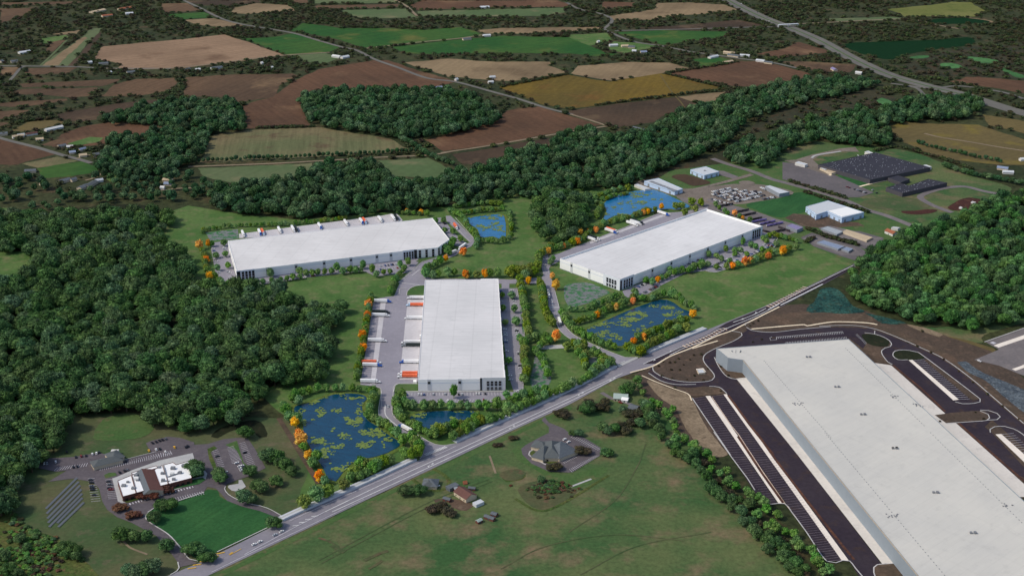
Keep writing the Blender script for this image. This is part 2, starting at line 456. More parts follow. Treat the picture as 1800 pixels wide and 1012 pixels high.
def roof_mat(name, c1, c2, ang, seam, grain, amt=1.0):
    """sheet roofing laid in strips: seams as thin lines, soft patches, streaks along the fall"""
    t = NT(name)
    p = t.pos(ang)
    col = t.mix(t.rng(t.noise(p, 1 / 60, 4, .6), .35, .65, 0, 1), c1, c2)
    st = t.pos(ang, (1 / 40, 1 / grain, 0))
    col = t.mix(1.0, col, t.grey(t.rng(t.noise(st, 1.0, 4, .65), .3, .7, 1 - .07 * amt, 1 + .05 * amt)), 'MULTIPLY')
    wv = t.n('ShaderNodeTexWave', wave_type='BANDS', bands_direction='Y', wave_profile='SIN')
    wv.inputs['Scale'].default_value = .314 / seam; t.l(p, wv.inputs['Vector'])
    col = t.mix(1.0, col, t.grey(t.rng(wv.outputs[1], .0, .06, 1 - .06 * amt, 1.0)), 'MULTIPLY')
    w2 = t.n('ShaderNodeTexWave', wave_type='BANDS', bands_direction='X', wave_profile='SIN')
    w2.inputs['Scale'].default_value = .314 / (seam * 4.2); t.l(p, w2.inputs['Vector'])
    col = t.mix(1.0, col, t.grey(t.rng(w2.outputs[1], .0, .02, 1 - .05 * amt, 1.0)), 'MULTIPLY')
    col = t.mix(t.rng(t.noise(p, 1 / 9, 5, .7), .55, .78, 0, .55), col, tuple(x * .8 for x in c2[:3]) + (1,))
    t.l(col, t.b.inputs['Base Color']); t.b.inputs['Roughness'].default_value = .85; t.b.inputs['Specular IOR Level'].default_value = .2
    MATS[name] = t.m

def shrink(w, d):
    """outline drawn in by d metres"""
    w = catmull(w, True, 30); n = len(w)
    ar = sum(w[i].x * w[(i + 1) % n].y - w[(i + 1) % n].x * w[i].y for i in range(n))
    if ar < 0: w = w[::-1]
    out = []
    for i in range(n):
        t = w[(i + 1) % n] - w[i - 1]; t.normalize(); out.append(w[i] + Vector((-t.y, t.x, 0)) * d)
    return out
# ------------------------------------------------------------------ ground, fields, roads
gsz = 9000
g = mesh_obj('ground', [(-gsz, -1500, 0), (gsz, -1500, 0), (gsz, 12000, 0), (-gsz, 12000, 0)], [(0, 1, 2, 3)], 'scrub')
g['kind'] = 'structure'

FIELDS = [
 # far left
 ('soil', Z('W', (0, 65), (255, 58), (210, 105), (100, 135), (0, 180))), ('soil', Z('W', (0, 20), (640, 12), (480, 33), (0, 42))),
 ('pale_green', Z('W', (300, 490), (640, 250), (690, 212), (760, 208), (505, 488))), ('tan', Z('W', (320, 487), (560, 310), (620, 275), (640, 285), (430, 487))),
 ('soil_dark', Z('W', (505, 488), (750, 235), (760, 255), (690, 340), (550, 488))),
 ('soil', Z('W', (330, 380), (410, 302), (490, 300), (390, 385))), ('tan', Z('W', (375, 255), (600, 222), (570, 250), (480, 258))),
 ('lawn', Z('W', (300, 290), (480, 262), (520, 280), (320, 330))),
 ('soil_pink', [(163, 103), (182, 82), (310, 70), (395, 61), (503, 98), (420, 108), (330, 119), (270, 122), (205, 121), (215, 113)]),
 ('soil', Z('W', (0, 500), (140, 500), (100, 555), (0, 555))), ('soil', Z('W', (205, 505), (560, 502), (500, 545), (170, 560))),
 ('soil', Z('W', (140, 620), (880, 588), (870, 600), (760, 640), (160, 650))),
 ('soil', Z('W', (20, 700), (160, 660), (720, 650), (650, 715), (500, 722), (300, 700))),
 ('soil', Z('W', (-40, 770), (130, 750), (480, 735), (500, 745), (200, 790), (-40, 790))), ('soil', Z('W', (-40, 830), (230, 815), (240, 830), (-40, 895))),
 ('soil', [(180, 170), (200, 150), (240, 139), (306, 137), (312, 147), (300, 160), (240, 168)]),
 ('soil_dark', Z('W', (330, 872), (500, 830), (860, 770), (1180, 738), (1190, 775), (980, 800), (740, 850), (720, 890), (590, 905), (480, 890))),
 ('soil_red', Z('W', (480, 980), (600, 940), (820, 905), (1250, 935), (1220, 950), (1020, 1015), (700, 1080), (380, 1090))),
 ('olive', Z('W', (80, 970), (200, 910), (350, 890), (450, 900), (480, 915), (330, 950), (140, 980))), ('soil', Z('W', (-40, 910), (100, 910), (-40, 955))),
 # village fields
 ('soil_red', Z('X', (-40, 200), (130, 225), (470, 330), (280, 370), (140, 410), (-40, 410))),
 ('stripe_crop', Z('X', (180, 405), (470, 345), (600, 370), (640, 385), (300, 440))), ('green', Z('X', (300, 445), (660, 385), (800, 430), (790, 470), (560, 510), (340, 525))),
 ('soil', Z('X', (330, 255), (520, 190), (560, 215), (420, 265))),
 ('lawn', Z('X', (560, 245), (720, 190), (850, 195), (800, 230), (620, 260))), ('lawn', Z('X', (-40, 760), (60, 765), (140, 775), (60, 830), (-40, 830))),
 ('lawn', Z('X', (850, 510), (960, 480), (1080, 500), (1000, 560), (880, 550))),
 # top middle-left
 ('soil', Z('V', (540, 575), (760, 560), (1330, 545), (1360, 560), (1230, 640), (1180, 720), (900, 765), (880, 720), (520, 720))),
 ('soil_red', [(416, 190), (440, 180), (480, 170), (505, 150), (560, 122), (655, 106), (682, 106), (745, 128), (805, 143), (762, 155), (707, 160), (640, 158), (560, 158), (527, 172), (538, 205), (548, 222), (470, 226), (432, 226), (430, 205)]),
 ('tan', Z('V', (890, 60), (1050, 25), (1290, 40), (1340, 80), (1000, 105), (860, 100))), ('soil', Z('V', (350, 30), (540, 25), (650, 80), (380, 100))),
 ('green', Z('V', (390, 110), (680, 90), (740, 130), (520, 145))), ('tan', Z('V', (520, 150), (740, 135), (960, 190), (800, 200), (600, 185))),
 ('soil_dark', Z('V', (520, 8), (1060, 3), (1100, 20), (850, 45), (640, 40))), ('soil', Z('V', (1320, 0), (1420, -10), (1440, 20), (1340, 30))),
 ('green', Z('V', (950, 290), (1200, 275), (1330, 250), (1687, 352), (1600, 385), (1290, 410))),
 ('green', [(511, 54), (532, 41), (600, 50), (683, 50), (747, 53), (809, 48), (837, 57), (849, 63), (809, 69), (678, 82), (640, 85), (600, 71)]),
 ('green', Z('U', (370, 350), (880, 295), (1200, 268), (1687, 278), (1960, 395), (2120, 405), (1887, 420), (1687, 398), (1200, 392), (600, 405), (450, 390))),
 ('pale_green', Z('V', (1300, 410), (1570, 395), (1687, 430), (1560, 475), (1450, 460))),
 ('pale_green', Z('U', (-200, 0), (390, 0), (420, 20), (200, 25), (-200, 28))), ('soil', Z('U', (-200, 45), (430, 30), (480, 50), (0, 70), (-180, 66))),
 ('pale_green', Z('U', (0, 78), (480, 65), (560, 130), (180, 140), (0, 100))), ('pale_green', Z('U', (565, 82), (1650, 60), (1660, 95), (1500, 120), (575, 125))),
 ('soil_red', Z('U', (500, 42), (600, 5), (1600, 5), (1687, 30), (1687, 55), (1100, 55), (560, 78))),
 ('tan', Z('U', (990, 225), (1200, 210), (1687, 205), (1900, 200), (1950, 215), (1687, 235), (1300, 250), (1080, 250))),
 ('tan', Z('U', (450, 465), (800, 435), (1150, 460), (1600, 460), (1520, 485), (1690, 535), (1550, 562), (1250, 605), (900, 575), (790, 570))),
 ('mustard', [(880, 154), (935, 140), (1000, 131.5), (1072, 144), (1161, 129.5), (1275, 155.5), (1268, 159), (1055, 184), (1000, 193), (950, 183)]),
 ('tan', Z('T', (70, 490), (450, 460), (750, 465), (900, 510), (680, 543), (310, 601), (0, 548))),
 ('tan', Z('T', (300, 120), (640, 70), (650, 25), (900, 20), (1150, 35), (1250, 75), (980, 105), (760, 120), (600, 150), (330, 150))),
 ('soil_red', Z('T', (260, 15), (500, 20), (460, 55), (240, 65))), ('soil_dark', Z('T', (450, 210), (800, 190), (1250, 150), (1440, 185), (1330, 205), (900, 225))),
 ('green', Z('T', (330, 240), (700, 225), (1240, 240), (1100, 280), (700, 335))), ('green', Z('T', (910, 440), (1100, 425), (1210, 450), (1000, 500))),
 ('lawn', Z('T', (10, 260), (280, 245), (330, 300), (150, 340), (20, 320))), ('lawn', Z('T', (330, 310), (560, 320), (650, 350), (420, 395), (290, 370))),
 ('soil_red', Z('T', (730, 542), (1280, 455), (1420, 455), (1687, 520), (1800, 548), (1660, 610), (1300, 650), (1000, 605))),
 ('soil_red', Z('T', (1390, 400), (1590, 360), (1700, 312), (1947, 385), (1800, 405), (1560, 430))), ('soil', Z('S', (-120, 455), (100, 460), (440, 480), (400, 540), (250, 540), (0, 500))),
 ('soil_dark', [(985, 197), (1047, 188), (1190, 171), (1237, 187), (1204, 195), (1166, 204), (1154, 214), (1090, 223), (1066, 218), (1000, 201)]),
 ('tan', Z('T', (810, 720), (1160, 680), (1090, 750), (1040, 770), (930, 760))),
 ('soil_red', [(868, 214), (890, 195), (950, 187), (985, 200), (1060, 220), (1000, 230), (880, 252), (780, 266), (746, 246), (800, 232)]),
 ('soil_dark', [(795, 272), (900, 255), (990, 238), (1000, 245), (960, 258), (890, 277), (850, 290), (812, 288)]),
 ('stripe_crop', Z('Y', (270, 135), (480, 103), (760, 90), (960, 90), (1200, 132), (1400, 160), (1530, 235), (900, 275), (160, 318), (190, 285))),
 ('pale_green', Z('Y', (170, 345), (900, 312), (900, 390), (430, 445), (190, 395))), ('pale_green', Z('Y', (1310, 297), (1640, 277), (1760, 352), (1680, 405), (1420, 395), (1350, 330))),
 # top right
 ('lime', Z('S', (660, 70), (1000, 40), (1150, 15), (1300, 20), (1390, 80), (1320, 125), (800, 125), (760, 100))),
 ('soil_red', Z('S', (1120, 610), (1300, 560), (1687, 600), (1900, 620), (1900, 740), (1450, 650))), ('pale_green', Z('S', (200, 140), (700, 125), (850, 143), (300, 165))),
 ('marsh', Z('S', (760, 500), (1000, 400), (1320, 340), (1687, 330), (1900, 500), (1687, 590), (1200, 570), (950, 600))),
 ('marsh', Z('S', (60, 760), (300, 680), (560, 650), (760, 740), (560, 800), (300, 830), (60, 850))),
 ('marsh', [(1120, 320), (1180, 295), (1290, 260), (1330, 215), (1400, 185), (1480, 170), (1420, 205), (1330, 235), (1260, 290), (1180, 312)]),
 ('olive', Z('R', (740, 20), (900, -25), (1150, -10), (1450, 0), (1800, 110), (1900, 150), (1900, 300), (1600, 300), (1200, 250), (1000, 180), (830, 100))),
 ('olive', Z('S', (1380, 850), (1687, 900), (1900, 960), (1900, 1010), (1687, 990), (1420, 930))),
]
for k, (m, pts) in enumerate(FIELDS):
    sheet('field' if m != 'marsh' else 'marsh', pts, L1, m, smooth=False, wob=2.8, keep=m != 'marsh')
for pts in ([(1200, 420), (1380, 430), (1500, 455), (1400, 470)], [(1470, 480), (1560, 520), (1687, 565), (1687, 580), (1600, 565)], [(1060, 480), (1150, 470), (1220, 500), (1100, 510)],
            [(590, 740), (640, 725), (720, 765), (650, 775)], [(840, 425), (960, 412), (980, 425), (880, 435)]):
    sheet('marsh', Z('S', *pts), L2, 'algae', wob=3)
sheet('pond', Z('S', (350, 328), (650, 308), (1000, 300), (1270, 280), (1320, 330), (1100, 360), (800, 405), (690, 445), (450, 390)), L2, 'far_water', wob=3)
sheet('pond', Z('S', (980, 150), (1250, 135), (1440, 160), (1390, 172), (1090, 180)), L2, 'far_water', wob=2)
ribbon('path', Z('S', (1280, 135), (1400, 150), (1450, 165), (1400, 178)), 9, L3, 'tan')

# lawns of the site and of the near land
sheet('lawn', [(255, 425), (300, 372), (330, 362), (420, 376), (520, 386), (700, 372), (800, 360), (905, 340), (1010, 326), (1062, 330), (1130, 328), (1160, 400), (1340, 400), (1420, 430), (1500, 464),
               (1344, 540), (1200, 598), (1085, 644), (1000, 690), (801, 781), (735, 810), (530, 903), (500, 872), (556, 800), (500, 730), (455, 690), (560, 640), (560, 560), (480, 520), (380, 500), (330, 500), (280, 450)], L1, 'lawn', smooth=False, wob=1.0)
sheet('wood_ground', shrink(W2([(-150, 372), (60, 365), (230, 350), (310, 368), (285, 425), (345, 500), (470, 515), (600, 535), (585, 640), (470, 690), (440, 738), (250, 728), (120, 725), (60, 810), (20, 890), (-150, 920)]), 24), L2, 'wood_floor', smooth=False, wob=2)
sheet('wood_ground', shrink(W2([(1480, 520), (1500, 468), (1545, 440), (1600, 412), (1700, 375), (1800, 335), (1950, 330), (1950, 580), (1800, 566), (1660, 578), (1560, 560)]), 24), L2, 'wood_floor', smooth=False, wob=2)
sheet('lawn', [(300, 1060), (365, 1008), (540, 929), (640, 880), (1000, 711), (1086, 664), (1140, 672), (1200, 770), (1260, 850), (1400, 1012), (1450, 1080), (900, 1120)], L1, 'meadow', smooth=False, wob=1)
sheet('lawn', [(0, 900), (20, 870), (60, 805), (130, 728), (250, 725), (440, 732), (505, 735), (556, 800), (530, 860), (515, 908), (300, 1012), (220, 1060), (-80, 1060), (-80, 900)], L1, 'school_turf', smooth=False, wob=1)
sheet('weeds', Z('I', (-60, 620), (70, 640), (170, 745), (320, 800), (420, 870), (560, 1012), (560, 1100), (-100, 1100)), L2, 'tall_weeds', wob=1.6)
sheet('lawn', Z('J', (268, 660), (280, 630), (330, 590), (420, 572), (620, 500), (640, 485), (700, 490), (740, 545), (960, 605), (1080, 668), (1060, 700), (700, 868), (600, 905), (560, 900), (480, 830), (330, 715)), L2, 'mown', wob=.5)
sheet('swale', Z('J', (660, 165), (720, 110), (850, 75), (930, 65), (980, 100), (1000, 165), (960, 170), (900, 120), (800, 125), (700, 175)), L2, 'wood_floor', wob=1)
sheet('ground_patch', Z('J', (0, 60), (180, 30), (300, 80), (260, 150), (60, 190), (-60, 170)), L3, 'verge', wob=3)
# foreground wet hollows and bare spots
sheet('ground_patch', Z('K', (1010, 640), (1100, 625), (1200, 640), (1170, 690), (1050, 705)), L2, 'tall_weeds', wob=1.5)
sheet('ground_patch', Z('K', (1130, 760), (1270, 700), (1518, 715), (1560, 770), (1450, 860), (1330, 915), (1210, 860)), L2, 'hollow', wob=2)
sheet('ground_patch', Z('K', (640, 830), (730, 840), (810, 880), (760, 915), (660, 890)), L2, 'dirt', wob=1.5)
sheet('ground_patch', Z('K', (510, 825), (600, 830), (590, 865), (530, 855)), L2, 'dirt', wob=1)
sheet('ground_patch', Z('L', (90, 590), (150, 560), (220, 640), (380, 740), (480, 745), (700, 700), (730, 745), (500, 850), (300, 760), (120, 660)), L2, 'verge', wob=1.5)
ribbon('path', Z('K', (360, 685), (430, 735), (520, 770), (610, 750), (632, 700), (590, 650), (510, 605)), 4, L3, 'tall_weeds')
ribbon('path', Z('K', (930, 510), (975, 640)), 2, L3, 'gravel_track')
ribbon('path', Z('L', (480, 838), (620, 785)), 2.2, L3, 'sidewalk')
ribbon('path', Z('L', (100, 920), (250, 1000), (400, 965), (740, 760)), 3, L3, 'tall_weeds')

# ---- far roads
ribbon('highway', [(1262, -14), (1282, 2), (1340, 31), (1390, 50), (1440, 71.5), (1500, 104), (1560, 131), (1620, 149), (1690, 166), (1780, 194), (1860, 214)], 36, L3, 'country_road')
ribbon('highway_verge', [(1262, -14), (1282, 2), (1340, 31), (1390, 50), (1440, 71.5), (1500, 104), (1560, 131), (1620, 149), (1690, 166)], 4, L4, 'verge', keep=False)
def far_road(ref, pts, w=8, m='country_road'): ribbon('road', Z(ref, *pts), w, L3, m)
far_road('W', [(-60, 490), (300, 493), (560, 497), (800, 508), (1265, 510)], 9)
far_road('V', [(-100, 510), (300, 513), (700, 480), (1000, 440), (1290, 410), (1600, 390)], 7, 'gravel_track')
far_road('V', [(520, 5), (640, 62), (800, 140), (940, 180), (1130, 212), (1340, 250), (1500, 297), (1687, 350), (1800, 375), (1930, 440), (2100, 500), (2320, 580), (2540, 610), (2800, 680), (3000, 735), (3200, 800), (3400, 850)], 9)
far_road('U', [(170, 362), (400, 335), (600, 312), (860, 288), (1000, 268), (1080, 255)], 7, 'gravel_track')
far_road('U', [(390, 0), (480, 45), (560, 120)], 7, 'gravel_track')
far_road('T', [(-20, 20), (80, 70), (200, 95), (290, 125), (318, 160), (280, 200), (262, 215), (300, 240), (480, 310), (700, 345), (900, 385), (1050, 405), (1300, 440), (1500, 465), (1687, 505)], 9)
far_road('T', [(340, 230), (800, 220), (1300, 205), (1580, 200), (1687, 190)], 8)
far_road('T', [(0, 845), (150, 890), (270, 930)], 6, 'gravel_track')
far_road('P', [(775, 269), (850, 258), (960, 239), (1020, 229), (1068, 222)], 6, 'gravel_track')
far_road('T', [(680, 560), (760, 680), (830, 760), (870, 820)], 3, 'olive')
far_road('Y', [(110, 336), (600, 318), (900, 302), (1300, 278), (1640, 262), (1800, 235)], 6, 'gravel_track')
far_road('S', [(700, 620), (850, 640), (1000, 658), (1180, 640), (1350, 655), (1550, 690), (1687, 735)], 9)
far_road('S', [(830, 640), (900, 660), (940, 700), (980, 720)], 8)
far_road('S', [(-20, 180), (200, 170), (600, 150), (830, 143), (950, 165), (1060, 190), (1200, 215)], 8, 'gravel_track')
far_road('R', [(1050, 65), (1180, 95), (1400, 130), (1600, 165), (1800, 195)], 5, 'gravel_track')
far_road('X', [(-60, 180), (100, 225), (300, 275), (500, 335), (620, 365), (740, 400)], 10)
far_road('X', [(620, 365), (700, 340), (800, 325)], 5, 'gravel_track')
far_road('X', [(840, 470), (760, 520), (690, 540)], 5, 'gravel_track')
far_road('X', [(1300, 620), (1450, 605), (1560, 600)], 5, 'gravel_track')
far_road('W', [(20, 630), (80, 590), (150, 510), (185, 495)], 7)
far_road('W', [(300, 488), (400, 395), (495, 300)], 5, 'pale_green')

# ---- industrial land, upper right
sheet('lawn', [(1180, 400), (1130, 330), (1180, 300), (1290, 285), (1400, 250), (1480, 255), (1560, 260), (1660, 300), (1800, 350), (1700, 380), (1600, 410), (1500, 465), (1420, 430)], L1, 'verge', smooth=False, wob=1)
sheet('lawn', Z('R', (650, 195), (900, 190), (1150, 270), (1400, 380), (1700, 480), (1500, 560), (1250, 640), (1000, 740), (700, 690), (500, 560), (640, 420)), L2, 'meadow', wob=1.5)
sheet('lawn', Z('R', (-50, 120), (130, 118), (350, 135), (420, 165), (250, 200), (60, 255), (-50, 260)), L2, 'meadow', wob=1.5)
sheet('lawn', Z('R', (210, 250), (260, 215), (430, 200), (540, 225), (420, 265), (260, 295)), L3, 'meadow', wob=.5)
sheet('lawn', Z('R', (400, 390), (440, 365), (640, 420), (660, 440), (560, 465), (440, 425)), L3, 'mown', wob=.5)
sheet('lawn', Z('G', (660, 105), (800, 60), (1000, 15), (1190, -10), (1420, 50), (1190, 110), (1185, 160), (1060, 195), (960, 215), (860, 190), (760, 150)), L2, 'mown', wob=.8)
sheet('gravel_yard', Z('H', (180, 375), (260, 330), (330, 380), (560, 405), (760, 405), (1050, 370), (1330, 380), (1570, 450), (1200, 535), (1030, 550), (900, 560), (600, 510), (520, 470), (300, 420)), L2, 'gravel', wob=1)
sheet('parking_lot', Z('G', (310, 60), (420, 55), (560, 110), (760, 165), (900, 215), (1030, 255), (1160, 300), (1000, 370), (820, 345), (700, 250), (500, 150)), L2, 'old_asphalt', wob=.6)
sheet('parking_lot', Z('R', (-20, 280), (90, 292), (380, 380), (670, 510), (560, 545), (420, 548), (200, 470), (-20, 410)), L3, 'dark_lot', smooth=False, wob=.3)
sheet('paved_yard', Z('R', (-10, 268), (80, 262), (200, 225), (430, 175), (530, 168), (560, 205), (440, 200), (260, 232), (210, 262), (260, 310), (430, 355), (340, 383), (220, 345), (60, 290)), L3, 'gravel', smooth=False, wob=.3)
sheet('paved_yard', Z('R', (30, 690), (120, 680), (320, 690), (430, 725), (560, 735), (470, 755), (260, 760), (150, 740)), L3, 'dirt', wob=.6)
sheet('paved_yard', Z('R', (250, 775), (340, 760), (520, 800), (650, 840), (730, 850), (660, 925), (560, 900), (420, 850), (300, 820)), L3, 'old_asphalt', smooth=False, wob=.4)
sheet('paved_yard', Z('R', (130, 860), (200, 830), (280, 850), (520, 925), (590, 985), (440, 985), (220, 900)), L3, 'old_asphalt', smooth=False, wob=.4)
sheet('paved_yard', Z('H', (890, 250), (960, 255), (1090, 305), (1050, 325), (920, 290)), L3, 'old_asphalt', smooth=False)
sheet('ground_patch', Z('H', (500, 305), (620, 285), (840, 355), (700, 385), (600, 350)), L3, 'soil_dark', wob=.8)
sheet('ground_patch', Z('H', (1090, 350), (1180, 340), (1240, 365), (1150, 380)), L3, 'gravel', wob=.8)
sheet('infield', Z('R', (1225, 625), (1280, 585), (1340, 556), (1400, 548), (1480, 562), (1492, 580), (1470, 608), (1380, 632), (1280, 645)), L3, 'red_mulch', wob=.4)
sheet('ground_patch', Z('R', (870, 650), (980, 645), (1080, 634), (1150, 642), (1100, 665), (1000, 676), (910, 670)), L3, 'red_mulch', wob=.6)
sheet('ground_patch', Z('R', (570, 585), (760, 535), (1000, 560), (1080, 620), (900, 645), (660, 630)), L3, 'school_turf', wob=2)
ribbon('road', Z('H', (860, 145), (1000, 195), (1210, 258), (1380, 325), (1550, 370), (1800, 440), (2050, 520), (2200, 590), (2400, 650), (2650, 750)), 11, L3, 'old_asphalt')
ribbon('road', Z('H', (520, 470), (640, 430), (760, 405), (1000, 345), (1210, 285)), 9, L4, 'gravel')
ribbon('road', Z('R', (1720, 540), (1500, 500), (1350, 465), (1180, 480), (1050, 520), (1020, 550), (1100, 600), (1200, 640), (1260, 660)), 10, L4, 'old_asphalt')
ribbon('path', Z('R', (560, 465), (680, 435), (800, 410)), 4, L4, 'kerb_pale')
ribbon('path', Z('R', (330, 382), (430, 358)), 4, L5, 'kerb_pale')
ribbon('path', Z('R', (200, 250), (240, 228), (420, 200)), 4, L5, 'sidewalk')
ribbon('path', Z('R', (640, 395), (560, 240), (545, 225)), 2, L4, 'sidewalk', smooth=False)
sheet('parking_lot', Z('N', (1140, 240), (1401, 145), (1560, 90), (1700, 300), (1401, 470), (1230, 400), (1060, 360), (1230, 290)), L3, 'old_asphalt', smooth=False)
ribbon('path', Z('N', (1210, 270), (1401, 205), (1560, 150)), 7, L4, 'pale_strip')
ribbon('path', Z('N', (1330, 430), (1401, 405), (1500, 360)), 5, L4, 'pale_strip')
ribbon('kerb', Z('N', (1130, 240), (1401, 145)), 1.2, L5, 'kerb', h=.15)
ribbon('parking_markings', Z('N', (1180, 250), (1401, 170)), 5, L5, 'line_faded', dash=(.6, 2.6))
sheet('lawn', Z('N', (640, 130), (850, 190), (1100, 240), (1130, 190), (1401, 100), (1500, 60), (1500, 20), (900, 130)), L1, 'meadow', wob=2)
sheet('lawn', Z('N', (850, 200), (1080, 245), (1215, 295), (1080, 350), (960, 330), (840, 270)), L2, 'olive', wob=1.5)
sheet('ground_patch', Z('N', (600, 120), (720, 140), (850, 190), (820, 205), (700, 165)), L3, 'dirt_pale', wob=1)

for pts in ([(560, 985), (640, 942), (760, 880), (860, 842)], [(565, 990), (645, 947), (765, 885), (866, 846)], [(1000, 935), (1080, 880), (1120, 820), (1135, 780)], [(880, 1000), (960, 960), (1080, 940), (1200, 950)], [(1020, 1010), (1120, 960), (1250, 935)]):
    ribbon('path', pts, 1.2, L3, 'school_turf', keep=False)

sheet('parking_lot', Z('H', (560, 490), (760, 520), (900, 565), (1040, 555), (1200, 640), (1300, 690), (1180, 690), (900, 610), (640, 560)), L3, 'old_asphalt', smooth=False, wob=.5)
sheet('paved_yard', Z('R', (120, 850), (200, 810), (340, 850), (560, 920), (640, 985), (560, 1030), (420, 990), (220, 915)), L2, 'dark_lot', smooth=False, wob=1)
sheet('paved_yard', Z('R', (400, 800), (560, 800), (740, 850), (690, 930), (600, 935), (480, 880)), L2, 'dark_lot', smooth=False, wob=1)
sheet('paved_yard', Z('R', (0, 700), (60, 670), (160, 680), (330, 700), (560, 740), (600, 760), (420, 770), (240, 775), (120, 760)), L2, 'dirt', smooth=False, wob=1.5)

for pts, w in (([(585, 958), (596, 966), (606, 970)], 5), ([(640, 985), (655, 978), (668, 972), (682, 968)], 4), ([(648, 1000), (662, 992), (672, 985)], 3), ([(560, 945), (580, 952), (596, 962)], 2.5)):
    ribbon('ground_patch', pts, w, L3, 'hollow', keep=False)
sheet('ground_patch', Z('K', (1060, 610), (1150, 605), (1210, 640), (1170, 680), (1060, 690), (1010, 660)), L3, 'hollow', wob=2)

sheet('lawn', [(-80, 436), (0, 440), (52, 446), (78, 468), (62, 496), (30, 512), (-80, 520)], L3, 'lawn', wob=1.5)
# ------------------------------------------------------------------ main road
NORTH = [(240, 1040), (295, 1012), (349, 989.7), (420, 955), (509, 910), (535, 899), (640, 853), (735, 809.5), (801, 780), (900, 735.5), (1000, 689.5), (1085, 646), (1129, 627), (1200, 597.5), (1244, 579.5), (1339, 541), (1420, 504), (1504, 462.5)]
SOUTH = [(1504, 469.5), (1446, 501), (1372, 540), (1305.5, 573), (1157, 640), (1086, 664.5), (1000, 711.5), (900, 757), (806, 802), (640, 880.5), (540, 929), (365, 1012), (310, 1040)]
def rd(t):  # centre and edges of the road along its length
    return t
sheet('road', NORTH + SOUTH, L3, 'road', smooth=False)
sheet('road_patch', [(1133, 640), (1200, 608), (1244, 588), (1277, 568), (1357, 535), (1430, 500.5), (1500, 465), (1503, 470), (1446, 500.5), (1372, 539.5), (1305.5, 572.5), (1157, 639.5)], L4, 'fresh_asphalt', smooth=False)
ribbon('road_marking', [(571, 900), (700, 838.5), (806, 790.5), (1000, 701.3), (1094, 656.8)], .75, L5, 'line_white')
ribbon('road_marking', [(584, 900), (700, 847), (806, 797.4), (1000, 706.6), (1083, 665)], .75, L5, 'line_white')
ribbon('road_marking', [(509, 916), (571, 888), (735, 815), (801, 785)], .5, L5, 'line_faded')
ribbon('road_marking', [(372, 1006), (450, 968), (540, 926), (640, 877.5)], .5, L5, 'line_faded')
ribbon('road_marking', [(430, 975), (515, 929), (571, 900)], .6, L5, 'line_faded')
mb = MB()
for a, b in (((330, 1000), (345, 998)), ((339, 994), (354, 992)), ((351, 988), (366, 986.5)), ((361, 983.5), (376, 981)), ((371, 979.5), (385, 977)), ((381, 974), (395, 971)), ((403, 975), (409, 971))):
    a, b = G(*a), G(*b); mb.obox(a, b, 1.3, L5 + .1, L5 + .12)
mb.obox(G(404, 976), G(424, 965), .6, L5 + .1, L5 + .12)
mb.build('road_marking', 'line_yellow')['kind'] = 'structure'
mb = MB()
for q in ((518, 924), (529, 918.5), (540, 913), (551, 907.5)):
    mb.obox(G(q[0] - 3.5, q[1] + 1), G(q[0] + 8, q[1] - .5), .8, L5 + .13, L5 + .14)
# lane arrows in the centre lane
for q in ((757, 818), (900, 751.5), (1021, 693), (1076, 667.5)):
    for s in (-1, 1):
        c = G(q[0] + s * 3.2, q[1] - s * 1.6); d = (G(q[0] + 10, q[1] - 4.7) - G(*q)).normalized(); n = Vector((-d.y, d.x, 0))
        mb.obox(c - d * 1.5, c + d * 1.5, .7, L5 + .12, L5 + .125); mb.obox(c + d * (1.2 * s), c + d * (1.2 * s) + n * (1.8 * s), .9, L5 + .13, L5 + .135)
mb.build('road_marking', 'line_white')['kind'] = 'structure'
# new carriageway with hatching beside the building site
for pts in (Z('M', (120, 390), (300, 310), (400, 265), (560, 195), (640, 150), (690, 145)), Z('M', (300, 330), (400, 280), (560, 220), (690, 148), (830, 90), (940, 40), (1050, -20)),
            Z('M', (735, 105), (860, 60), (960, 10)), [(1350, 545), (1400, 517), (1450, 492), (1500, 467)]):
    ribbon('road_marking', pts, .8, L5, 'line_white')
ribbon('road_marking', Z('M', (400, 272), (480, 240), (560, 206), (640, 165), (690, 148)), 7, L5, 'line_cream', dash=(1.5, 4), step=.5)
ribbon('road_marking', Z('G', (850, 998), (940, 960), (1060, 895), (1150, 845), (1180, 825)), 7, L5, 'line_cream', dash=(1.6, 4.4), step=.5)
ribbon('road_marking', Z('G', (960, 985), (1060, 935), (1150, 890), (1250, 840), (1330, 800)), 1.6, L5, 'line_white')
for pts in (Z('M', (30, 450), (185, 405), (300, 340), (450, 280), (620, 200), (720, 165), (830, 110), (1050, 0)), Z('M', (455, 285), (520, 265), (630, 232))):
    ribbon('sidewalk', pts, 2.0, L5 + .1, 'kerb_pale')
mb = MB()
for q in ((195, 365), (305, 308), (800, 85), (890, 42)):
    p = G(*Z('M', q)[0]); d = (G(1300, 560) - G(1200, 605)).normalized()
    mb.obox(p - d * 2, p + d * 2, .9, L5 + .15, L5 + .155); mb.obox(p + d * 1.6, p + d * 1.6 + Vector((-d.y, d.x, 0)) * 2, .9, L5 + .16, L5 + .165)
mb.build('road_marking', 'line_white')['kind'] = 'structure'
# south verge strip
ribbon('verge', [(372, 1017), (545, 934), (645, 885), (812, 806), (906, 762), (1004, 716)], 6, L2, 'verge')

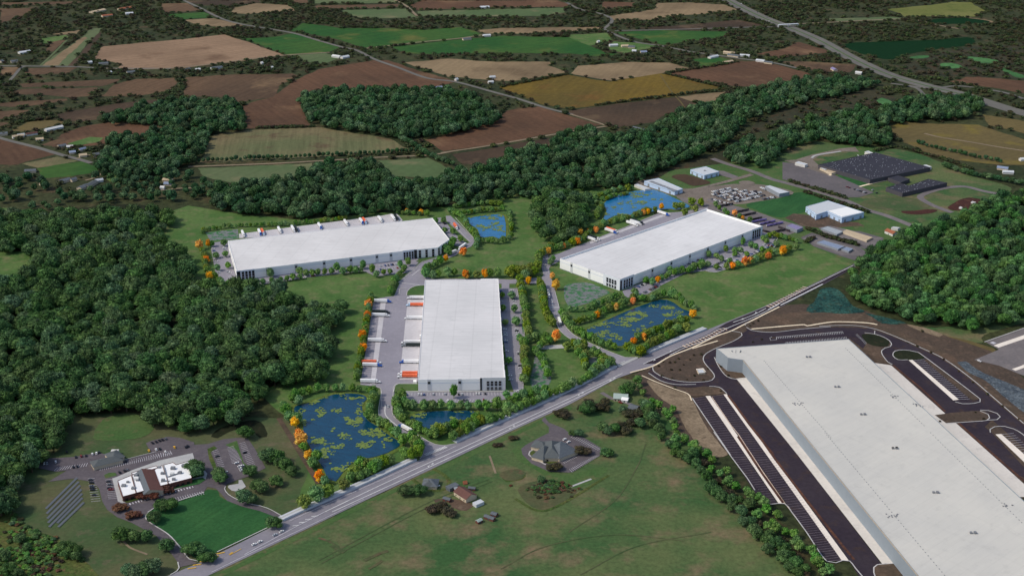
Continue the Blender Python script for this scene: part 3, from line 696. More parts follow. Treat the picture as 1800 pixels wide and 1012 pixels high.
# ------------------------------------------------------------------ site roads and yards
sheet('road', Z('D', (735, 165), (740, 200), (724, 350), (735, 375), (800, 420), (880, 475), (1000, 560), (1030, 605), (1000, 655), (1250, 545), (1190, 556), (1110, 551), (1000, 492), (852, 385), (815, 330), (822, 200), (828, 150), (870, 130)), L4, 'asphalt', smooth=False)
sheet('yard', Z('C', (415, 112), (375, 205), (330, 210), (232, 226), (135, 835), (200, 842), (278, 862), (290, 1000), (375, 1000), (378, 880), (388, 832), (540, 826), (548, 795), (596, 95), (640, 0), (660, -30), (565, -30), (548, 0)), L3, 'asphalt', smooth=False)
sheet('concrete_strip', Z('C', (283, 226), (320, 224), (240, 830), (205, 832)), L4, 'concrete', smooth=False)
sheet('concrete_apron', Z('C', (472, 232), (586, 232), (540, 800), (414, 800)), L4, 'concrete', smooth=False)
sheet('lawn_island', Z('C', (465, 200), (468, 175), (485, 155), (530, 134), (590, 130), (586, 202)), L5, 'verge', smooth=False)
sheet('lawn_island', Z('C', (372, 888), (385, 836), (400, 830), (542, 830), (542, 888)), L5, 'verge', smooth=False)
# road up to the left-hand warehouse
sheet('road', Z('B', (500, 735), (690, 568), (740, 545), (870, 505), (985, 470), (1040, 440), (1070, 400), (1130, 385), (925, 195), (918, 150), (960, 148), (1180, 360), (1160, 395), (1140, 420), (1060, 450), (1000, 500), (900, 535), (800, 565), (730, 590), (700, 620), (705, 650), (730, 682), (790, 702), (730, 730)), L4, 'asphalt', smooth=False)
sheet('road', Z('B', (640, 735), (720, 704), (800, 703), (1000, 701), (1380, 703), (1480, 708), (1760, 690), (1800, 640), (1850, 660), (1840, 740), (1780, 745), (1480, 745), (1380, 745), (1380, 780), (640, 780)), L3, 'asphalt', smooth=False)
# road between the middle and right warehouses
sheet('road', Z('E', (1140, 640), (1050, 640), (930, 597), (800, 540), (690, 485), (640, 440), (600, 385), (585, 305), (575, 280), (540, 150), (522, 90), (510, 30), (500, -20), (490, -60), (500, -85), (530, -115), (480, -115), (440, -60), (452, 0), (480, 100), (488, 150), (505, 290), (540, 340), (560, 405), (590, 455), (650, 505), (740, 545), (860, 600), (960, 660), (990, 692)), L4, 'asphalt', smooth=False)
sheet('yard', Z('F', (185, 640), (150, 605), (200, 570), (300, 535), (470, 465), (560, 432), (680, 380), (900, 295), (1150, 190), (1180, 180), (1420, 160), (1620, 120), (1620, 150), (330, 590), (240, 640), (200, 700)), L3, 'asphalt', smooth=False)
sheet('concrete_strip', Z('F', (580, 425), (1270, 170), (1300, 180), (590, 445)), L4, 'concrete', smooth=False)
# lots round the middle warehouse
sheet('parking_lot', Z('C', (1112, 150), (1250, 150), (1275, 300), (1300, 450), (1300, 700), (1292, 888), (1228, 888), (1195, 790), (1150, 500)), L3, 'asphalt', smooth=False)
sheet('parking_lot', Z('C', (1140, 115), (1195, 115), (1195, 152), (1140, 152)), L3, 'asphalt', smooth=False)
sheet('parking_lot', Z('K', (305, 40), (1040, 38), (1165, 38), (1160, 75), (1030, 95), (1000, 112), (300, 125)), L3, 'asphalt', smooth=False)
sheet('sidewalk', Z('C', (455, 882), (1190, 879), (1190, 886), (455, 890)), L5, 'sidewalk', smooth=False)
sheet('plaza', Z('C', (1265, 250), (1275, 250), (1330, 440), (1290, 480)), L4, 'bed', smooth=False)
# lots round the left warehouse
sheet('parking_lot', Z('A', (155, 440), (165, 385), (300, 368), (350, 600), (385, 720), (345, 725), (230, 720), (200, 680)), L3, 'asphalt', smooth=False)
sheet('parking_lot', Z('A', (385, 715), (950, 635), (1300, 590), (1620, 555), (1950, 500), (1990, 545), (1930, 620), (1880, 650), (1700, 672), (1600, 680), (1500, 635), (1300, 655), (1000, 690), (760, 730), (420, 775), (300, 775)), L3, 'asphalt', smooth=False)
sheet('yard', Z('A', (400, 308), (405, 345), (900, 330), (1800, 215), (1840, 190), (1790, 130)), L3, 'concrete', smooth=False)
sheet('yard', Z('B', (350, 150), (440, 130), (510, 150), (530, 190), (420, 215), (340, 215)), L3, 'concrete', smooth=False)
sheet('parking_lot', Z('B', (810, 170), (880, 165), (930, 220), (1000, 310), (1090, 385), (1060, 420), (990, 410), (950, 350)), L3, 'asphalt', smooth=False)
sheet('swale', Z('A', (105, 295), (390, 265), (400, 345), (300, 360), (150, 370)), L2, 'bed', smooth=False)
sheet('lawn_island', Z('B', (655, 550), (700, 525), (860, 505), (830, 520), (740, 545), (690, 560)), L5, 'verge', smooth=False)
# lots round the right warehouse
sheet('parking_lot', Z('F', (870, 860), (960, 820), (1400, 640), (1800, 460), (2100, 330), (2230, 385), (2200, 420), (2190, 440), (1950, 580), (1800, 660), (1690, 695), (1600, 680), (1420, 705), (1250, 790), (1150, 840), (1100, 880), (940, 930), (890, 900)), L3, 'asphalt', smooth=False)
sheet('planting_bed', Z('E', (612, 145), (700, 112), (800, 112), (940, 175), (900, 200), (760, 262), (640, 270)), L2, 'bed', wob=.8)
sheet('planting_bed', Z('E', (370, 830), (400, 700), (420, 590), (460, 600), (500, 700), (520, 810), (430, 870)), L2, 'bed', wob=.8)
sheet('planting_bed', Z('E', (790, 650), (880, 640), (940, 690), (820, 705)), L2, 'bed', wob=.8)
sheet('path', Z('E', (450, 560), (620, 548), (625, 575), (450, 585)), L3, 'sidewalk', smooth=False)

# kerbs and pale edge lines of the site roads
def kerb(ref, pts, w=.7, smooth=True): ribbon('kerb', Z(ref, *pts), w, L5, 'kerb', smooth, h=.14)
kerb('D', [(735, 165), (740, 200), (724, 350), (800, 422), (880, 477), (1000, 562), (1028, 610), (1005, 650)])
kerb('D', [(868, 132), (828, 150), (822, 200), (815, 330), (852, 385), (1000, 492), (1110, 551), (1190, 556), (1250, 545)])
kerb('C', [(465, 202), (468, 175), (485, 155), (530, 134), (590, 130)]); kerb('C', [(372, 888), (385, 836), (400, 830), (542, 830)])
kerb('C', [(200, 842), (278, 862), (288, 1000)]); kerb('C', [(415, 160), (425, 153), (470, 155)]); kerb('C', [(413, 195), (416, 160)], smooth=False)
kerb('C', [(410, 112), (545, 0)], smooth=False)
kerb('B', [(500, 738), (690, 570), (740, 547), (870, 507)]); kerb('B', [(1000, 165), (1170, 355)]); kerb('B', [(700, 620), (707, 650), (733, 684), (800, 703)])
kerb('B', [(960, 205), (1135, 385)])
kerb('E', [(1140, 642), (1050, 642), (930, 599), (800, 542), (690, 487), (640, 442), (600, 387), (587, 307), (577, 282), (542, 150), (524, 90)])
kerb('E', [(540, 342), (560, 405), (590, 457), (650, 507), (740, 547)]); kerb('F', [(150, 605), (200, 568), (300, 533)]); kerb('F', [(190, 690), (185, 650), (200, 620)])
kerb('F', [(560, 438), (1170, 190)], smooth=False)
kerb('C', [(1250, 152), (1276, 300), (1300, 450), (1300, 700), (1292, 888)], .5); kerb('K', [(310, 38), (1040, 37)], .5)
kerb('F', [(1600, 682), (1640, 695), (1690, 697), (1800, 662), (1950, 582), (2190, 442), (2230, 385), (2150, 345)], .6)
def lines(name, ref, pts, w=.7, mat='line_white', smooth=True): return ribbon(name, Z(ref, *pts), w, L5, mat, smooth, keep=False)
lines('road_marking', 'D', [(768, 280), (766, 335), (785, 370), (850, 425)], .9)
lines('road_marking', 'B', [(690, 620), (620, 675), (585, 672)], .7, smooth=False); lines('road_marking', 'B', [(515, 735), (690, 760)], .8, smooth=False)
lines('road_marking', 'E', [(525, 225), (535, 285)], .7); lines('road_marking', 'E', [(495, 170), (540, 168)], .7); lines('road_marking', 'E', [(508, 287), (578, 287)], 1.5)
lines('road_marking', 'E', [(990, 692), (1045, 668)], .7)
lines('road_marking', 'F', [(160, 700), (240, 690)], .6)
# zebra crossing at the south-west gate
mb = MB()
for i in range(13):
    t = i / 12
    c = G(*Z('D', (1045 + (1180 - 1045) * t, 622 + (570 - 622) * t))[0]); d = G(*Z('D', (1045, 622))[0]) - G(*Z('D', (1028, 608))[0])
    d = Vector((.75, -.66, 0)); mb.obox(c - d * 2.2, c + d * 2.2, 1.0, L5 + .14, L5 + .145)
mb.build('zebra_crossing', 'line_white')['kind'] = 'structure'
sheet('sidewalk', Z('E', (985, 700), (1125, 638), (1140, 648), (1005, 712)), L5, 'sidewalk', smooth=False)
# parking stalls: short lines between two edges
def stalls(ref, a0, a1, b0, b1, n, mat='line_faded', w=.35, z=L5):
    a0, a1, b0, b1 = [G(*Z(ref, p)[0]) for p in (a0, a1, b0, b1)]; mb = MB(); zz = level(z)
    for i in range(n + 1):
        t = i / n; p, q = a0.lerp(b0, t), a1.lerp(b1, t)
        mb.obox(p, q, w, zz, zz + .002)
    mb.build('parking_markings', mat)['kind'] = 'structure'
stalls('C', (232, 232), (320, 230), (137, 832), (250, 828), 46, w=.4); stalls('C', (472, 236), (582, 236), (416, 798), (540, 798), 44, w=.4)
stalls('C', (1118, 160), (1146, 160), (1190, 800), (1222, 800), 50); stalls('C', (1205, 158), (1240, 158), (1262, 870), (1290, 870), 58)
stalls('K', (310, 45), (308, 68), (1035, 42), (1040, 65), 32, 'line_white', .3); stalls('K', (305, 100), (300, 122), (1010, 92), (1000, 110), 32, 'line_white', .3)
stalls('A', (410, 308), (415, 340), (1800, 150), (1830, 190), 78, w=.4); stalls('F', (565, 440), (640, 460), (1175, 190), (1290, 200), 52, w=.4)
stalls('A', (160, 430), (205, 425), (215, 690), (260, 690), 24); stalls('A', (270, 430), (310, 425), (330, 690), (370, 690), 24)
stalls('A', (420, 755), (410, 772), (1480, 610), (1480, 632), 60); stalls('B', (300, 580), (300, 600), (500, 560), (505, 580), 16); stalls('B', (310, 610), (310, 630), (570, 590), (560, 620), 18)
stalls('F', (1010, 815), (1030, 830), (2080, 345), (2110, 360), 90); stalls('F', (1060, 870), (1090, 890), (1180, 815), (1200, 835), 12)
stalls('B', (890, 180), (860, 190), (1050, 400), (1010, 410), 18)

# retaining wall with a pavement along the road, two stretches
for lab, pts in (('low pale concrete retaining wall beside the road, from the big pond to the zebra crossing', [(497, 917), (535, 899.5), (640, 853.5), (733, 810)]),
                 ('long low pale concrete retaining wall beside the road in front of the middle warehouse', [(803, 779), (900, 735.5), (1000, 689.5), (1085, 646)]),
                 ('low pale concrete retaining wall between the road and the angled lily pond', [(1141, 622), (1200, 597.5), (1243, 580)])):
    w = line_w(pts); w2 = offset_line(w, 7.0); mb = MB(); H_ = 2.0
    for i in range(len(w) - 1):
        a, b, c, d = w[i], w[i + 1], w2[i + 1], w2[i]
        mb.add([(p.x, p.y, zz) for zz in (0, H_) for p in (a, b, c, d)], [(0, 1, 5, 4), (4, 5, 6, 7), (2, 3, 7, 6)])
    e = [w[0], w2[0]]; mb.quad((w2[0].x, w2[0].y, 0), (w[0].x, w[0].y, 0), (w[0].x, w[0].y, H_), (w2[0].x, w2[0].y, H_))
    mb.quad((w[-1].x, w[-1].y, 0), (w2[-1].x, w2[-1].y, 0), (w2[-1].x, w2[-1].y, H_), (w[-1].x, w[-1].y, H_))
    o = mb.build('retaining_wall', 'wall_conc'); tag(o, lab, 'wall')
    mb = MB(); ribbon_into(mb, offset_line(w, .45), .5, H_, 0, None, .35)
    mb.build('coping', 'wall_cope', o)
    ribbon('sidewalk', [p + Vector((0, 0, 0)) for p in offset_line(w, 4.0)], 2.2, H_ + .01, 'sidewalk', smooth=False)
# the strip of grass between the wall and the trees rises to the wall top
# ------------------------------------------------------------------ school grounds: drives and lots
sheet('parking_lot', Z('J', (-150, 330), (-60, 310), (0, 345), (160, 300), (330, 255), (540, 215), (640, 210), (740, 180), (840, 170), (890, 180), (930, 240), (960, 290), (995, 355), (900, 405), (830, 425), (760, 455), (740, 485),
      (760, 520), (860, 565), (960, 590), (1060, 630), (1125, 672), (1095, 680), (1040, 648), (960, 618), (850, 590), (760, 555), (722, 510), (690, 480), (640, 470), (620, 500), (560, 528), (420, 572), (330, 590), (275, 625), (262, 655), (300, 690), (400, 760), (470, 830), (530, 910), (580, 935), (470, 960), (460, 930), (430, 890), (330, 770), (180, 690), (90, 655), (30, 610), (0, 560), (-20, 480), (-60, 440), (-180, 420), (-330, 440)), L3, 'school_asphalt', smooth=False)
sheet('parking_lot', Z('J', (265, 205), (300, 190), (400, 165), (470, 172), (560, 200), (560, 225), (400, 250), (300, 270)), L4, 'school_asphalt', smooth=False)
sheet('lawn_island', Z('J', (90, 400), (20, 420), (10, 400), (40, 385), (80, 385)), L4, 'verge', smooth=False)
sheet('lawn_island', Z('J', (640, 240), (680, 222), (700, 235), (660, 260), (690, 330), (700, 370), (680, 370), (650, 300)), L4, 'tall_weeds', smooth=False)
sheet('lawn_island', Z('J', (750, 215), (820, 190), (860, 320), (900, 360), (870, 360), (820, 250)), L4, 'verge', smooth=False)
sheet('paved_yard', Z('J', (60, 420), (90, 410), (180, 370), (350, 310), (550, 265), (555, 280), (560, 300), (640, 390), (630, 425), (500, 470), (330, 530), (250, 545), (120, 570), (95, 560)), L4, 'sidewalk', smooth=False)
sheet('lawn_island', Z('J', (560, 300), (610, 330), (620, 405), (550, 420), (530, 370)), L5, 'verge', smooth=False); sheet('lawn_island', Z('J', (380, 470), (610, 415), (630, 428), (590, 455), (470, 478), (400, 495)), L5, 'mown', smooth=False)
sheet('lawn_island', Z('J', (120, 555), (140, 540), (290, 510), (310, 525), (220, 550), (150, 570)), L5, 'tall_weeds', smooth=False)
sheet('patio', Z('J', (765, 475), (770, 462), (830, 452), (830, 430), (850, 428), (875, 470), (830, 500), (790, 495)), L4, 'sidewalk', smooth=False)
kerb('J', [(345, 585), (280, 625), (262, 655), (290, 690), (400, 760), (470, 835), (530, 912), (585, 925)], .9); kerb('J', [(415, 1008), (455, 985), (468, 965), (460, 930)], 1.0)
kerb('J', [(750, 470), (745, 485), (770, 520), (860, 565), (1000, 600), (1125, 668)], .7); kerb('J', [(420, 572), (620, 505)], 1.0)
kerb('J', [(700, 868), (1025, 712)], .9, False); kerb('J', [(1140, 660), (1250, 615)], 1.2, False)
kerb('J', [(0, 345), (160, 300), (330, 258)], .5)
ribbon('road_marking', Z('J', (165, 578), (330, 530), (560, 470)), 3.2, L5, 'line_faded', dash=(.9, 1.7), step=.4)
stalls('J', (-10, 360), (-15, 375), (420, 262), (425, 278), 34); stalls('J', (415, 545), (425, 565), (605, 500), (620, 518), 13); stalls('J', (760, 235), (800, 225), (790, 330), (850, 310), 12)
stalls('J', (835, 210), (870, 200), (890, 350), (930, 335), 14); stalls('J', (670, 255), (705, 245), (710, 350), (745, 345), 9); stalls('J', (20, 430), (60, 425), (35, 545), (100, 540), 11)
stalls('I', (500, 460), (540, 458), (520, 590), (575, 585), 10); stalls('I', (550, 400), (555, 385), (970, 300), (975, 318), 30); stalls('I', (310, 415), (330, 395), (490, 390), (500, 370), 12)
sheet('parking_lot', Z('I', (200, 395), (240, 345), (420, 335), (560, 310), (640, 330), (720, 345), (560, 410), (480, 400), (320, 420)), L4, 'school_asphalt', smooth=False)
ribbon('path', Z('I', (215, 480), (225, 620), (250, 720), (310, 770)), 4, L2, 'school_turf'); ribbon('path', Z('I', (700, 810), (740, 850), (840, 890)), 2, L3, 'gravel_track')
ribbon('path', [(490, 735), (515, 775), (560, 850)], 5, L3, 'dirt')
# car park of the hip-roofed house
sheet('parking_lot', Z('L', (280, 385), (300, 360), (330, 400), (430, 440), (480, 480), (540, 485), (690, 575), (700, 590), (680, 625), (500, 735), (470, 742), (330, 735), (210, 680), (150, 620), (140, 580), (170, 555), (260, 505), (330, 470), (330, 430)), L3, 'school_asphalt', smooth=False)
sheet('lawn_island', Z('L', (195, 610), (220, 590), (330, 660), (420, 640), (400, 670), (330, 685), (230, 645)), L4, 'tall_weeds', smooth=False)
kerb('L', [(345, 535), (200, 600), (215, 640), (310, 690)], 1.2); kerb('L', [(345, 665), (500, 580)], 2, False)
stalls('L', (500, 488), (480, 505), (690, 580), (660, 590), 15); stalls('L', (470, 720), (490, 740), (640, 630), (675, 630), 16); stalls('L', (420, 665), (440, 680), (490, 625), (520, 640), 7)
ribbon('road', Z('L', (690, 195), (760, 235), (820, 250), (900, 280)), 5, L3, 'old_asphalt')

# ------------------------------------------------------------------ building site around the big right-hand warehouse
sheet('bare_ground', Z('M', (60, 460), (185, 405), (300, 345), (620, 205), (830, 115), (900, 60), (1050, -10), (1200, -20), (1401, -10), (1640, 20), (1800, 90), (2000, 130), (2500, 300), (2800, 560), (2800, 1300), (1750, 1400), (1500, 1300), (1250, 1150), (900, 1010), (600, 1000), (400, 920), (250, 700), (80, 560)), L2, 'dirt_dark', smooth=False, wob=1)
sheet('bare_ground', Z('M', (150, 500), (300, 560), (430, 610), (520, 760), (640, 930), (700, 1012), (560, 1012), (420, 850), (340, 700), (220, 600)), L3, 'dirt_pale', wob=1)
sheet('bare_ground', Z('M', (920, 80), (1100, 40), (1401, 30), (1640, 60), (1700, 100), (1401, 105), (1200, 125), (1000, 140)), L3, 'dirt', wob=1)
sheet('bare_ground', Z('N', (330, 120), (460, 130), (620, 200), (860, 310), (940, 360), (1060, 480), (1401, 740), (1401, 800), (1180, 640), (840, 350), (600, 230), (480, 190)), L3, 'dirt', wob=.8)
sheet('reed_bed', Z('d', (-60, 560), (0, 440), (130, 430), (200, 480), (300, 590), (400, 640), (200, 660), (0, 640), (-100, 640)), L3, 'reeds', wob=2)
sheet('reed_bed', Z('d', (400, 650), (560, 690), (760, 740), (560, 740), (470, 690)), L4, 'reeds', wob=2)
sheet('stone_basin', Z('N', (945, 375), (1000, 372), (1100, 440), (1250, 500), (1420, 570), (1600, 640), (1600, 800), (1401, 720), (1250, 600), (1120, 490), (1040, 455)), L4, 'stones', wob=1)
sheet('dirt_track', Z('M', (20, 470), (60, 540), (130, 620), (200, 700), (300, 830)), L3, 'dirt', wob=.8) if False else None
ROADS = [
 ('N', [(-300, 190), (-100, 150), (0, 145), (120, 138), (260, 140), (380, 160), (480, 195), (600, 245), (700, 290), (820, 345), (900, 395), (1050, 510), (1200, 640), (1401, 810), (1500, 890), (1500, 1050), (1330, 900), (1180, 770), (1130, 820), (1170, 850), (1500, 1200), (1300, 1130), (950, 780), (860, 725), (500, 395), (470, 375), (430, 320), (432, 295), (470, 275), (492, 258), (480, 230), (440, 205), (370, 185), (310, 178), (320, 255), (300, 285), (210, 215), (0, 222), (-300, 250)]),
 ('M', [(560, 310), (620, 275), (640, 270), (830, 165), (820, 130), (900, 165), (1000, 175), (1200, 150), (1401, 135), (1401, 215), (1000, 250), (1030, 205), (980, 205), (900, 200), (830, 215), (740, 265), (690, 290), (610, 340), (605, 360), (640, 420), (690, 480), (770, 500), (800, 520), (1175, 1012), (1749, 1757), (1800, 1850), (1600, 1850), (1527, 1735), (1000, 1012), (690, 590), (640, 550), (560, 545), (420, 550), (330, 540), (230, 500), (150, 450), (185, 405), (190, 440), (250, 475), (330, 500), (430, 512), (560, 508), (600, 490), (600, 460), (540, 385), (530, 350)]),
]
sheet('site_road', Z(*[ROADS[0][0]], *ROADS[0][1]), L4, 'fresh_asphalt', smooth=False)
sheet('site_road', Z(*[ROADS[1][0]], *ROADS[1][1]), L4, 'fresh_asphalt', smooth=False)
sheet('site_road', Z('M', (830, 160), (830, 215), (890, 205), (940, 200), (990, 200), (1000, 215), (1401, 175), (1700, 140), (1700, 150), (1401, 250), (640, 275)), L3, 'fresh_asphalt', smooth=False)
# trailer stalls: dark asphalt, pale concrete strips, cream lines
TL0, TL1 = G(*Z('M', (460, 625))[0]), G(*Z('M', (545, 610))[0]); BL0, BL1 = G(*Z('O', (600, 400))[0]), G(*Z('O', (750, 500))[0])
sheet('trailer_stalls', Z('M', (460, 625), (545, 610)) + Z('O', (750, 502), (690, 505), (600, 440)), L4, 'fresh_asphalt', smooth=False)
sheet('trailer_stalls', Z('M', (577, 610), (670, 600)) + Z('O', (1205, 905), (1100, 915), (880, 600)), L4, 'fresh_asphalt', smooth=False)
sheet('concrete_strip', Z('M', (545, 610), (577, 608)) + Z('O', (800, 503), (757, 503)), L5, 'pale_strip', smooth=False)
sheet('concrete_strip', Z('M', (668, 598), (690, 596)) + Z('O', (1252, 905), (1203, 905)), L5, 'pale_strip', smooth=False)
ribbon('kerb', Z('M', (590, 618), (720, 810)) + Z('O', (470, 10), (640, 270), (800, 500), (880, 600)), .7, L5, 'line_cream', False)
stalls('M', (462, 628), (543, 613), (738, 1045), (838, 1045), 27, 'line_dim', .3); stalls('O', (437, 182), (548, 170), (690, 505), (750, 500), 20, 'line_dim', .3)
stalls('M', (580, 612), (668, 602), (880, 1045), (985, 1045), 30, 'line_dim', .3); stalls('O', (610, 200), (720, 185), (870, 600), (1000, 585), 24, 'line_dim', .3); stalls('O', (880, 610), (1005, 595), (1095, 912), (1200, 900), 19, 'line_dim', .3)
kerb('M', [(455, 625), (715, 1012)], .9, False); kerb('O', [(300, 0), (420, 170), (540, 330), (590, 410)], .9, False); kerb('O', [(700, 510), (800, 505), (850, 565), (950, 700), (1100, 912), (1210, 905), (1260, 910), (1300, 960), (1360, 1030)], .9)
ribbon('sidewalk', Z('M', (110, 470), (200, 510), (330, 560), (425, 595), (450, 640)), 1.4, L5 + .1, 'kerb_pale')
# aprons
sheet('concrete_apron', Z('M', (755, 490), (840, 480), (1300, 1012), (1175, 1012)) [:2] + Z('Q', (640, 925), (445, 930)) + Z('M', (1175, 1012)), L5, 'apron', smooth=False)
sheet('concrete_apron', Z('N', (330, 380), (400, 386), (492, 400), (860, 728), (1180, 1012), (1500, 1300), (1300, 1300), (600, 640)), L5, 'apron', smooth=False)
sheet('bare_ground', Z('N', (300, 285), (320, 255), (345, 215), (420, 280), (430, 320), (465, 375), (470, 383), (400, 386)), L5, 'dirt', smooth=False)
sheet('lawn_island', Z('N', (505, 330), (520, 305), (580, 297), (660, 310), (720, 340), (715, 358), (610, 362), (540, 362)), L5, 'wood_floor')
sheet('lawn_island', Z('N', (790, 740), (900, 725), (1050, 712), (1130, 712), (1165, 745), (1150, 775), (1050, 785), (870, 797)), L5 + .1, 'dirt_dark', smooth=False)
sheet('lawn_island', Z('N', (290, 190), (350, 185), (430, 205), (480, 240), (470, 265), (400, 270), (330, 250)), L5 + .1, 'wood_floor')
sheet('lawn_island', Z('M', (185, 410), (300, 345), (460, 285), (620, 205), (720, 168), (780, 180), (795, 195), (740, 235), (620, 285), (550, 320), (535, 350), (545, 390), (595, 455), (600, 490), (560, 505), (430, 510), (320, 495), (240, 470), (190, 440)), L5, 'dirt_dark')
sheet('lawn_island', Z('M', (615, 345), (640, 410), (690, 470), (760, 490), (820, 482), (800, 440), (700, 440), (640, 380)), L5, 'dirt')
sheet('lawn_island', Z('M', (430, 580), (480, 550), (570, 545), (640, 560), (680, 590), (620, 600), (480, 612), (440, 610)), L5, 'dirt')
sheet('lawn_island', Z('M', (810, 125), (830, 110), (900, 80), (1000, 110), (1200, 130), (1401, 105), (1401, 135), (1200, 150), (1000, 172), (900, 163), (830, 150)), L5, 'dirt_dark')
sheet('lawn_island', Z('Q', (385, 960), (400, 940), (540, 925), (620, 1020), (560, 1080), (420, 1060)), L5 + .1, 'dirt')
sheet('lawn_island', Z('M', (480, 425), (530, 420), (550, 445), (495, 455)), L5 + .2, 'pale_strip', smooth=False)
sheet('stall_median', Z('N', (715, 362), (740, 355), (1095, 632), (1060, 640), (1030, 630)), L5 + .1, 'dirt_dark', smooth=False)
sheet('concrete_strip', Z('N', (610, 364), (637, 362), (955, 634), (918, 640)), L5 + .1, 'pale_strip', smooth=False); sheet('concrete_strip', Z('N', (1205, 872), (1245, 870), (1500, 1095), (1440, 1100)), L5 + .1, 'pale_strip', smooth=False)
stalls('N', (650, 365), (718, 360), (955, 632), (1030, 630), 21, 'line_faded', .35); stalls('N', (1250, 872), (1330, 865), (1500, 1090), (1560, 1080), 14, 'line_faded', .35)
for pts in ([(605, 362), (540, 362), (503, 332), (520, 302), (580, 295), (660, 308), (725, 345), (1100, 630), (1100, 650), (1060, 660), (980, 663), (930, 650)],
            [(500, 395), (470, 378), (430, 325), (428, 298), (450, 282), (485, 272), (495, 258), (480, 232), (440, 207), (380, 187), (310, 178)], [(380, 165), (378, 188)],
            [(0, 133), (120, 128), (260, 130), (380, 152), (480, 187), (600, 237), (700, 282), (820, 338), (905, 390), (1055, 503), (1205, 632), (1401, 800)],
            [(1100, 706), (1160, 710), (1215, 728), (1238, 752), (1215, 772), (1150, 775)], [(1170, 860), (1168, 838), (1200, 820), (1270, 818), (1330, 835), (1390, 870), (1450, 930)], [(870, 797), (1050, 785), (1145, 777), (1165, 760), (1155, 735), (1100, 712)]):
    kerb('N', pts, .9)
for pts in ([(185, 408), (190, 440), (250, 478), (330, 502), (430, 515), (560, 510), (600, 490), (602, 460), (540, 385), (530, 350), (550, 320), (620, 282), (740, 233), (795, 195), (790, 178), (720, 165)],
            [(820, 128), (812, 120), (840, 108)], [(825, 140), (860, 160), (1000, 174), (1200, 152), (1401, 136)], [(605, 345), (640, 415), (690, 475), (760, 495), (820, 485)], [(690, 592), (640, 550), (570, 543)], [(155, 452), (240, 505), (340, 530), (480, 530)]):
    kerb('M', pts, .9)
kerb('Q', [(410, 1060), (385, 990), (385, 955), (410, 935), (540, 925)], 1)
stalls('M', (1030, 205), (1034, 219), (1483, 170), (1487, 184), 38, 'line_white', .3); stalls('M', (1098, 240), (1094, 252), (1505, 205), (1512, 217), 38, 'line_white', .3)
kerb('M', [(1000, 205), (985, 212), (990, 230), (1030, 225), (1030, 207), (1483, 169)], .5, False)
stalls('N', (262, 188), (250, 192), (335, 252), (318, 259), 11, 'line_white', .3)
ribbon('path', Z('M', (860, 152), (1050, 135), (1220, 122), (1240, 130), (1300, 120), (1401, 105), (1500, 103), (1650, 110), (1720, 122)), 2.6, L5 + .1, 'kerb_pale')

# rusty soil washed onto the edges of the new asphalt
for ref, pts in (('O', [(600, 0), (740, 200), (900, 410), (1050, 600), (1200, 790), (1290, 900)]), ('N', [(505, 400), (700, 560), (860, 715)]), ('N', [(950, 790), (1180, 1000), (1400, 1190)]), ('M', [(700, 605), (850, 810), (1010, 1012)]), ('O', [(470, 30), (640, 290), (790, 500)])):
    ribbon('bare_ground', Z(ref, *pts), 2.6, L5 + .05, 'rust_soil', False, keep=False)
# ------------------------------------------------------------------ buildings
def edge_dir(a, b):
    d = Vector((b.x - a.x, b.y - a.y, 0)); L = d.length; d.normalize(); return d, L
def wall_piece(mb, a, b, t0, t1, z0, z1, proud, mi=0, out=1):
    """box on the outside of wall a-b between metres t0 and t1 (a-b runs with the inside on its left)"""
    d, L = edge_dir(a, b); n = Vector((d.y, -d.x, 0)) * out
    p, q = a + d * t0, a + d * t1
    mb.prism([p - n * .05, q - n * .05, q + n * proud, p + n * proud], z0, z1, mi, bottom=True)
def ring(poly, inset):
    """polygon moved inwards (counter-clockwise polygon)"""
    n = len(poly); out = []
    for i in range(n):
        p0, p1, p2 = poly[i - 1], poly[i], poly[(i + 1) % n]
        d1, _ = edge_dir(p0, p1); d2, _ = edge_dir(p1, p2)
        n1, n2 = Vector((-d1.y, d1.x, 0)), Vector((-d2.y, d2.x, 0))
        b = n1 + n2; k = inset / max(.3, (1 + n1.dot(n2)) / 1.0)
        out.append(p1 + b * k)
    return out
def ccw(poly):
    a = sum(poly[i].x * poly[(i + 1) % len(poly)].y - poly[(i + 1) % len(poly)].x * poly[i].y for i in range(len(poly)))
    return poly if a > 0 else poly[::-1]
def shell(root, poly, h, wall_mat, roof_mat_, para=.8, thick=.5, base=True):
    """walls with a parapet round a sunk flat roof"""
    n = len(poly); inn = ring(poly, thick); mb = MB()
    lo = [(p.x, p.y, 0) for p in poly]; hi = [(p.x, p.y, h) for p in poly]; hi2 = [(p.x, p.y, h) for p in inn]; lo2 = [(p.x, p.y, h - para - .3) for p in inn]
    mb.add(lo + hi + hi2 + lo2, [(i, (i + 1) % n, n + (i + 1) % n, n + i) for i in range(n)] + [(n + i, n + (i + 1) % n, 2 * n + (i + 1) % n, 2 * n + i) for i in range(n)]
           + [(2 * n + i, 2 * n + (i + 1) % n, 3 * n + (i + 1) % n, 3 * n + i) for i in range(n)])
    mb.build('wall', wall_mat, root)
    mb = MB(); mb.prism([p for p in ring(poly, thick + .01)], h - para - .4, h - para); mb.build('roof', roof_mat_, root)
    return inn
def grounded(px_roof, h): return ccw([Vector((p.x, p.y, 0)) for p in W2(px_roof, h)])
def footing(root, a, b, h=.9):
    mb = MB(); _, L = edge_dir(a, b); wall_piece(mb, a, b, 0, L, 0, h, .12); mb.build('plinth', 'panel_dark', root)
def band(root, a, b, t0, t1, z0, z1, mat='panel_mid', pr=.1):
    mb = MB(); wall_piece(mb, a, b, t0, t1, z0, z1, pr); mb.build('band', mat, root)
